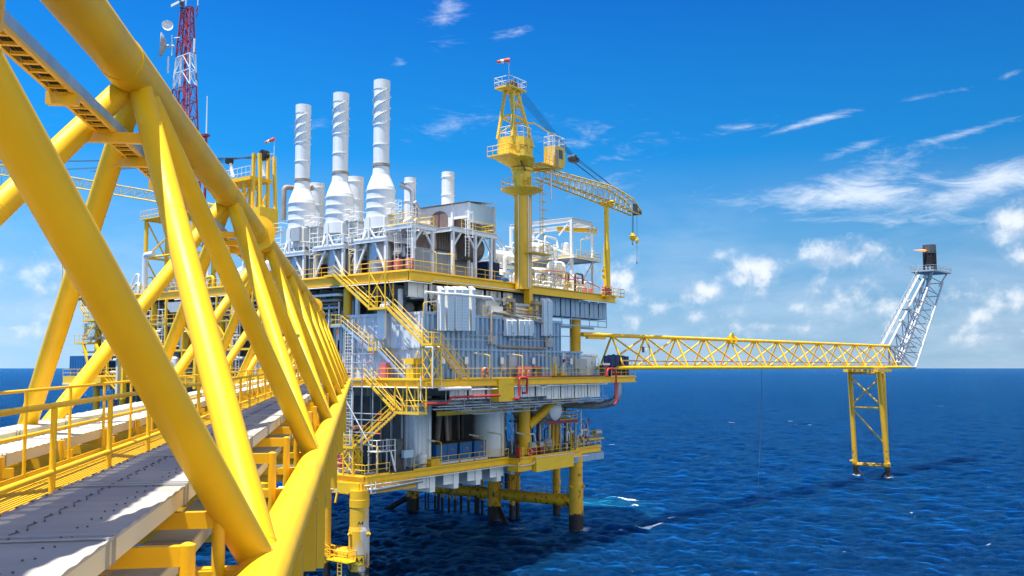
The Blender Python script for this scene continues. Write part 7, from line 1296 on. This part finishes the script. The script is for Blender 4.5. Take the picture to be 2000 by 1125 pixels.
# ---- yellow framing and pipes at the far left, seen through the braces
for i, v in enumerate((20, 27, 34, 41, 48, 55)):
    b = MB(); b.beam((4.6, v, ZM), (4.6, v, 29.8), .28, .28); b.beam((4.6, v + 3.2, ZM), (4.6, v + 3.2, 29.8), .2, .2)
    for z in (23.2, 26.6): b.beam((4.6, v, z), (4.6, v + 6.6, z), .2, .25)
    b.beam((4.6, v, 23.2), (4.6, v + 3.2, 26.6), .16, .16); solo('pipe_support', b, M['yellow2'], 'yellow braced pipe support frame along the left side of the main deck', 'frame', group='yellow pipe support frames on the left')
    rail([(4.3, v + 6.4, 26.7), (4.3, v, 26.7)], 'yellow railing on a pipe support frame along the left side of the platform', sp=1.8, group='yellow railings on the pipe support frames', toe=False)
for i in range(40):
    v = rs4.uniform(11, 56); u = rs4.uniform(5.0, 6.4); z = rs4.uniform(20.2, 29); m = rs4.choice(('grey', 'white', 'galv', 'white', 'rustpipe')); L2 = rs4.uniform(2, 7)
    pipe([(u, v, z), (u, v + L2, z), (u, v + L2, z + rs4.choice((-2.5, 2.2)))], rs4.choice((.1, .14, .22)), m, {'grey': 'grey', 'white': 'white', 'galv': 'bare metal', 'rustpipe': 'brown lagged'}[m] + ' elbow pipe at the left edge of the main deck, seen through the truss', rad=.4, group=m + ' elbow pipes at the left edge of the main deck')
for i in range(14):
    v = rs4.uniform(14, 50); ladder((4.9, v, ZM), (4.9, v, 28.5), (0, 1, 0), .6, 'thin white ladder at the left edge of the main deck, seen through the truss', group='white ladders at the left edge of the main deck', out=(-1, 0, 0)) if i < 4 else tank((5.6, v, ZM + .8), (5.6, v, ZM + 2.6), .5, 'white', 'upright white bottle vessel at the left edge of the main deck', grp='white bottle vessels at the left edge')

# ---- fittings on the walls
for i, (u, z, w_, h_) in enumerate(((10.2, 20.9, 1.3, 1.0), (16.6, 23.6, 1.6, .9), (19.0, 20.6, .9, 1.4), (27.9, 23.5, 1.4, 1.1), (34.2, 20.9, 1.2, 1.2))):
    T = Thing('vent_louvre', ('first', 'second', 'third', 'fourth', 'fifth')[i] + ' from the left of the slatted vents on the blue grey wall', 'vent', (u, WV - .5, z), FP, 'slatted vents on the blue grey wall'); T.part('frame', MB().box((u, WV - .46, z), (u + w_, WV - .3, z + h_)), M['grey']); b = MB()
    for k in range(int(h_ / .14)): b.beam((u + .06, WV - .48, z + .1 + k * .14), (u + w_ - .06, WV - .48, z + .1 + k * .14), .06, .05)
    T.part('slat', b, M['galv'])
for i in range(7): pipe([(5.95, 9.4 - i * .34, 26.2), (5.95, 9.4 - i * .34, 20.0)], .1, ('galv', 'white')[i % 2], ('bare metal', 'white')[i % 2] + ' upright pipe strapped to the left end of the sunlit white wall', n=10, group=('bare metal', 'white')[i % 2] + ' upright pipes on the white wall')
for i in range(10): pipe([(8.6 + i * 1.55, -.6, 26.9), (8.6 + i * 1.55, -.6, 29.7)], .11 + .05 * (i % 3), ('white', 'galv', 'grey')[i % 3], ('white', 'bare metal', 'grey')[i % 3] + ' upright pipe in the gap between the module wall and the upper deck', n=10, group=('white', 'bare metal', 'grey')[i % 3] + ' upright pipes in the gap above the module wall')
for i in range(6): pipe([(3.2 + i * .5, 4.6 + i * .6, ZC), (3.2 + i * .5, 4.6 + i * .6, 18.6)], .12 + .04 * (i % 2), ('white', 'galv', 'yellow')[i % 3], ('white', 'bare metal', 'yellow')[i % 3] + ' riser pipe behind the scaffold between the cellar deck and the main deck', n=10, group=('white', 'bare metal', 'yellow')[i % 3] + ' riser pipes behind the scaffold')
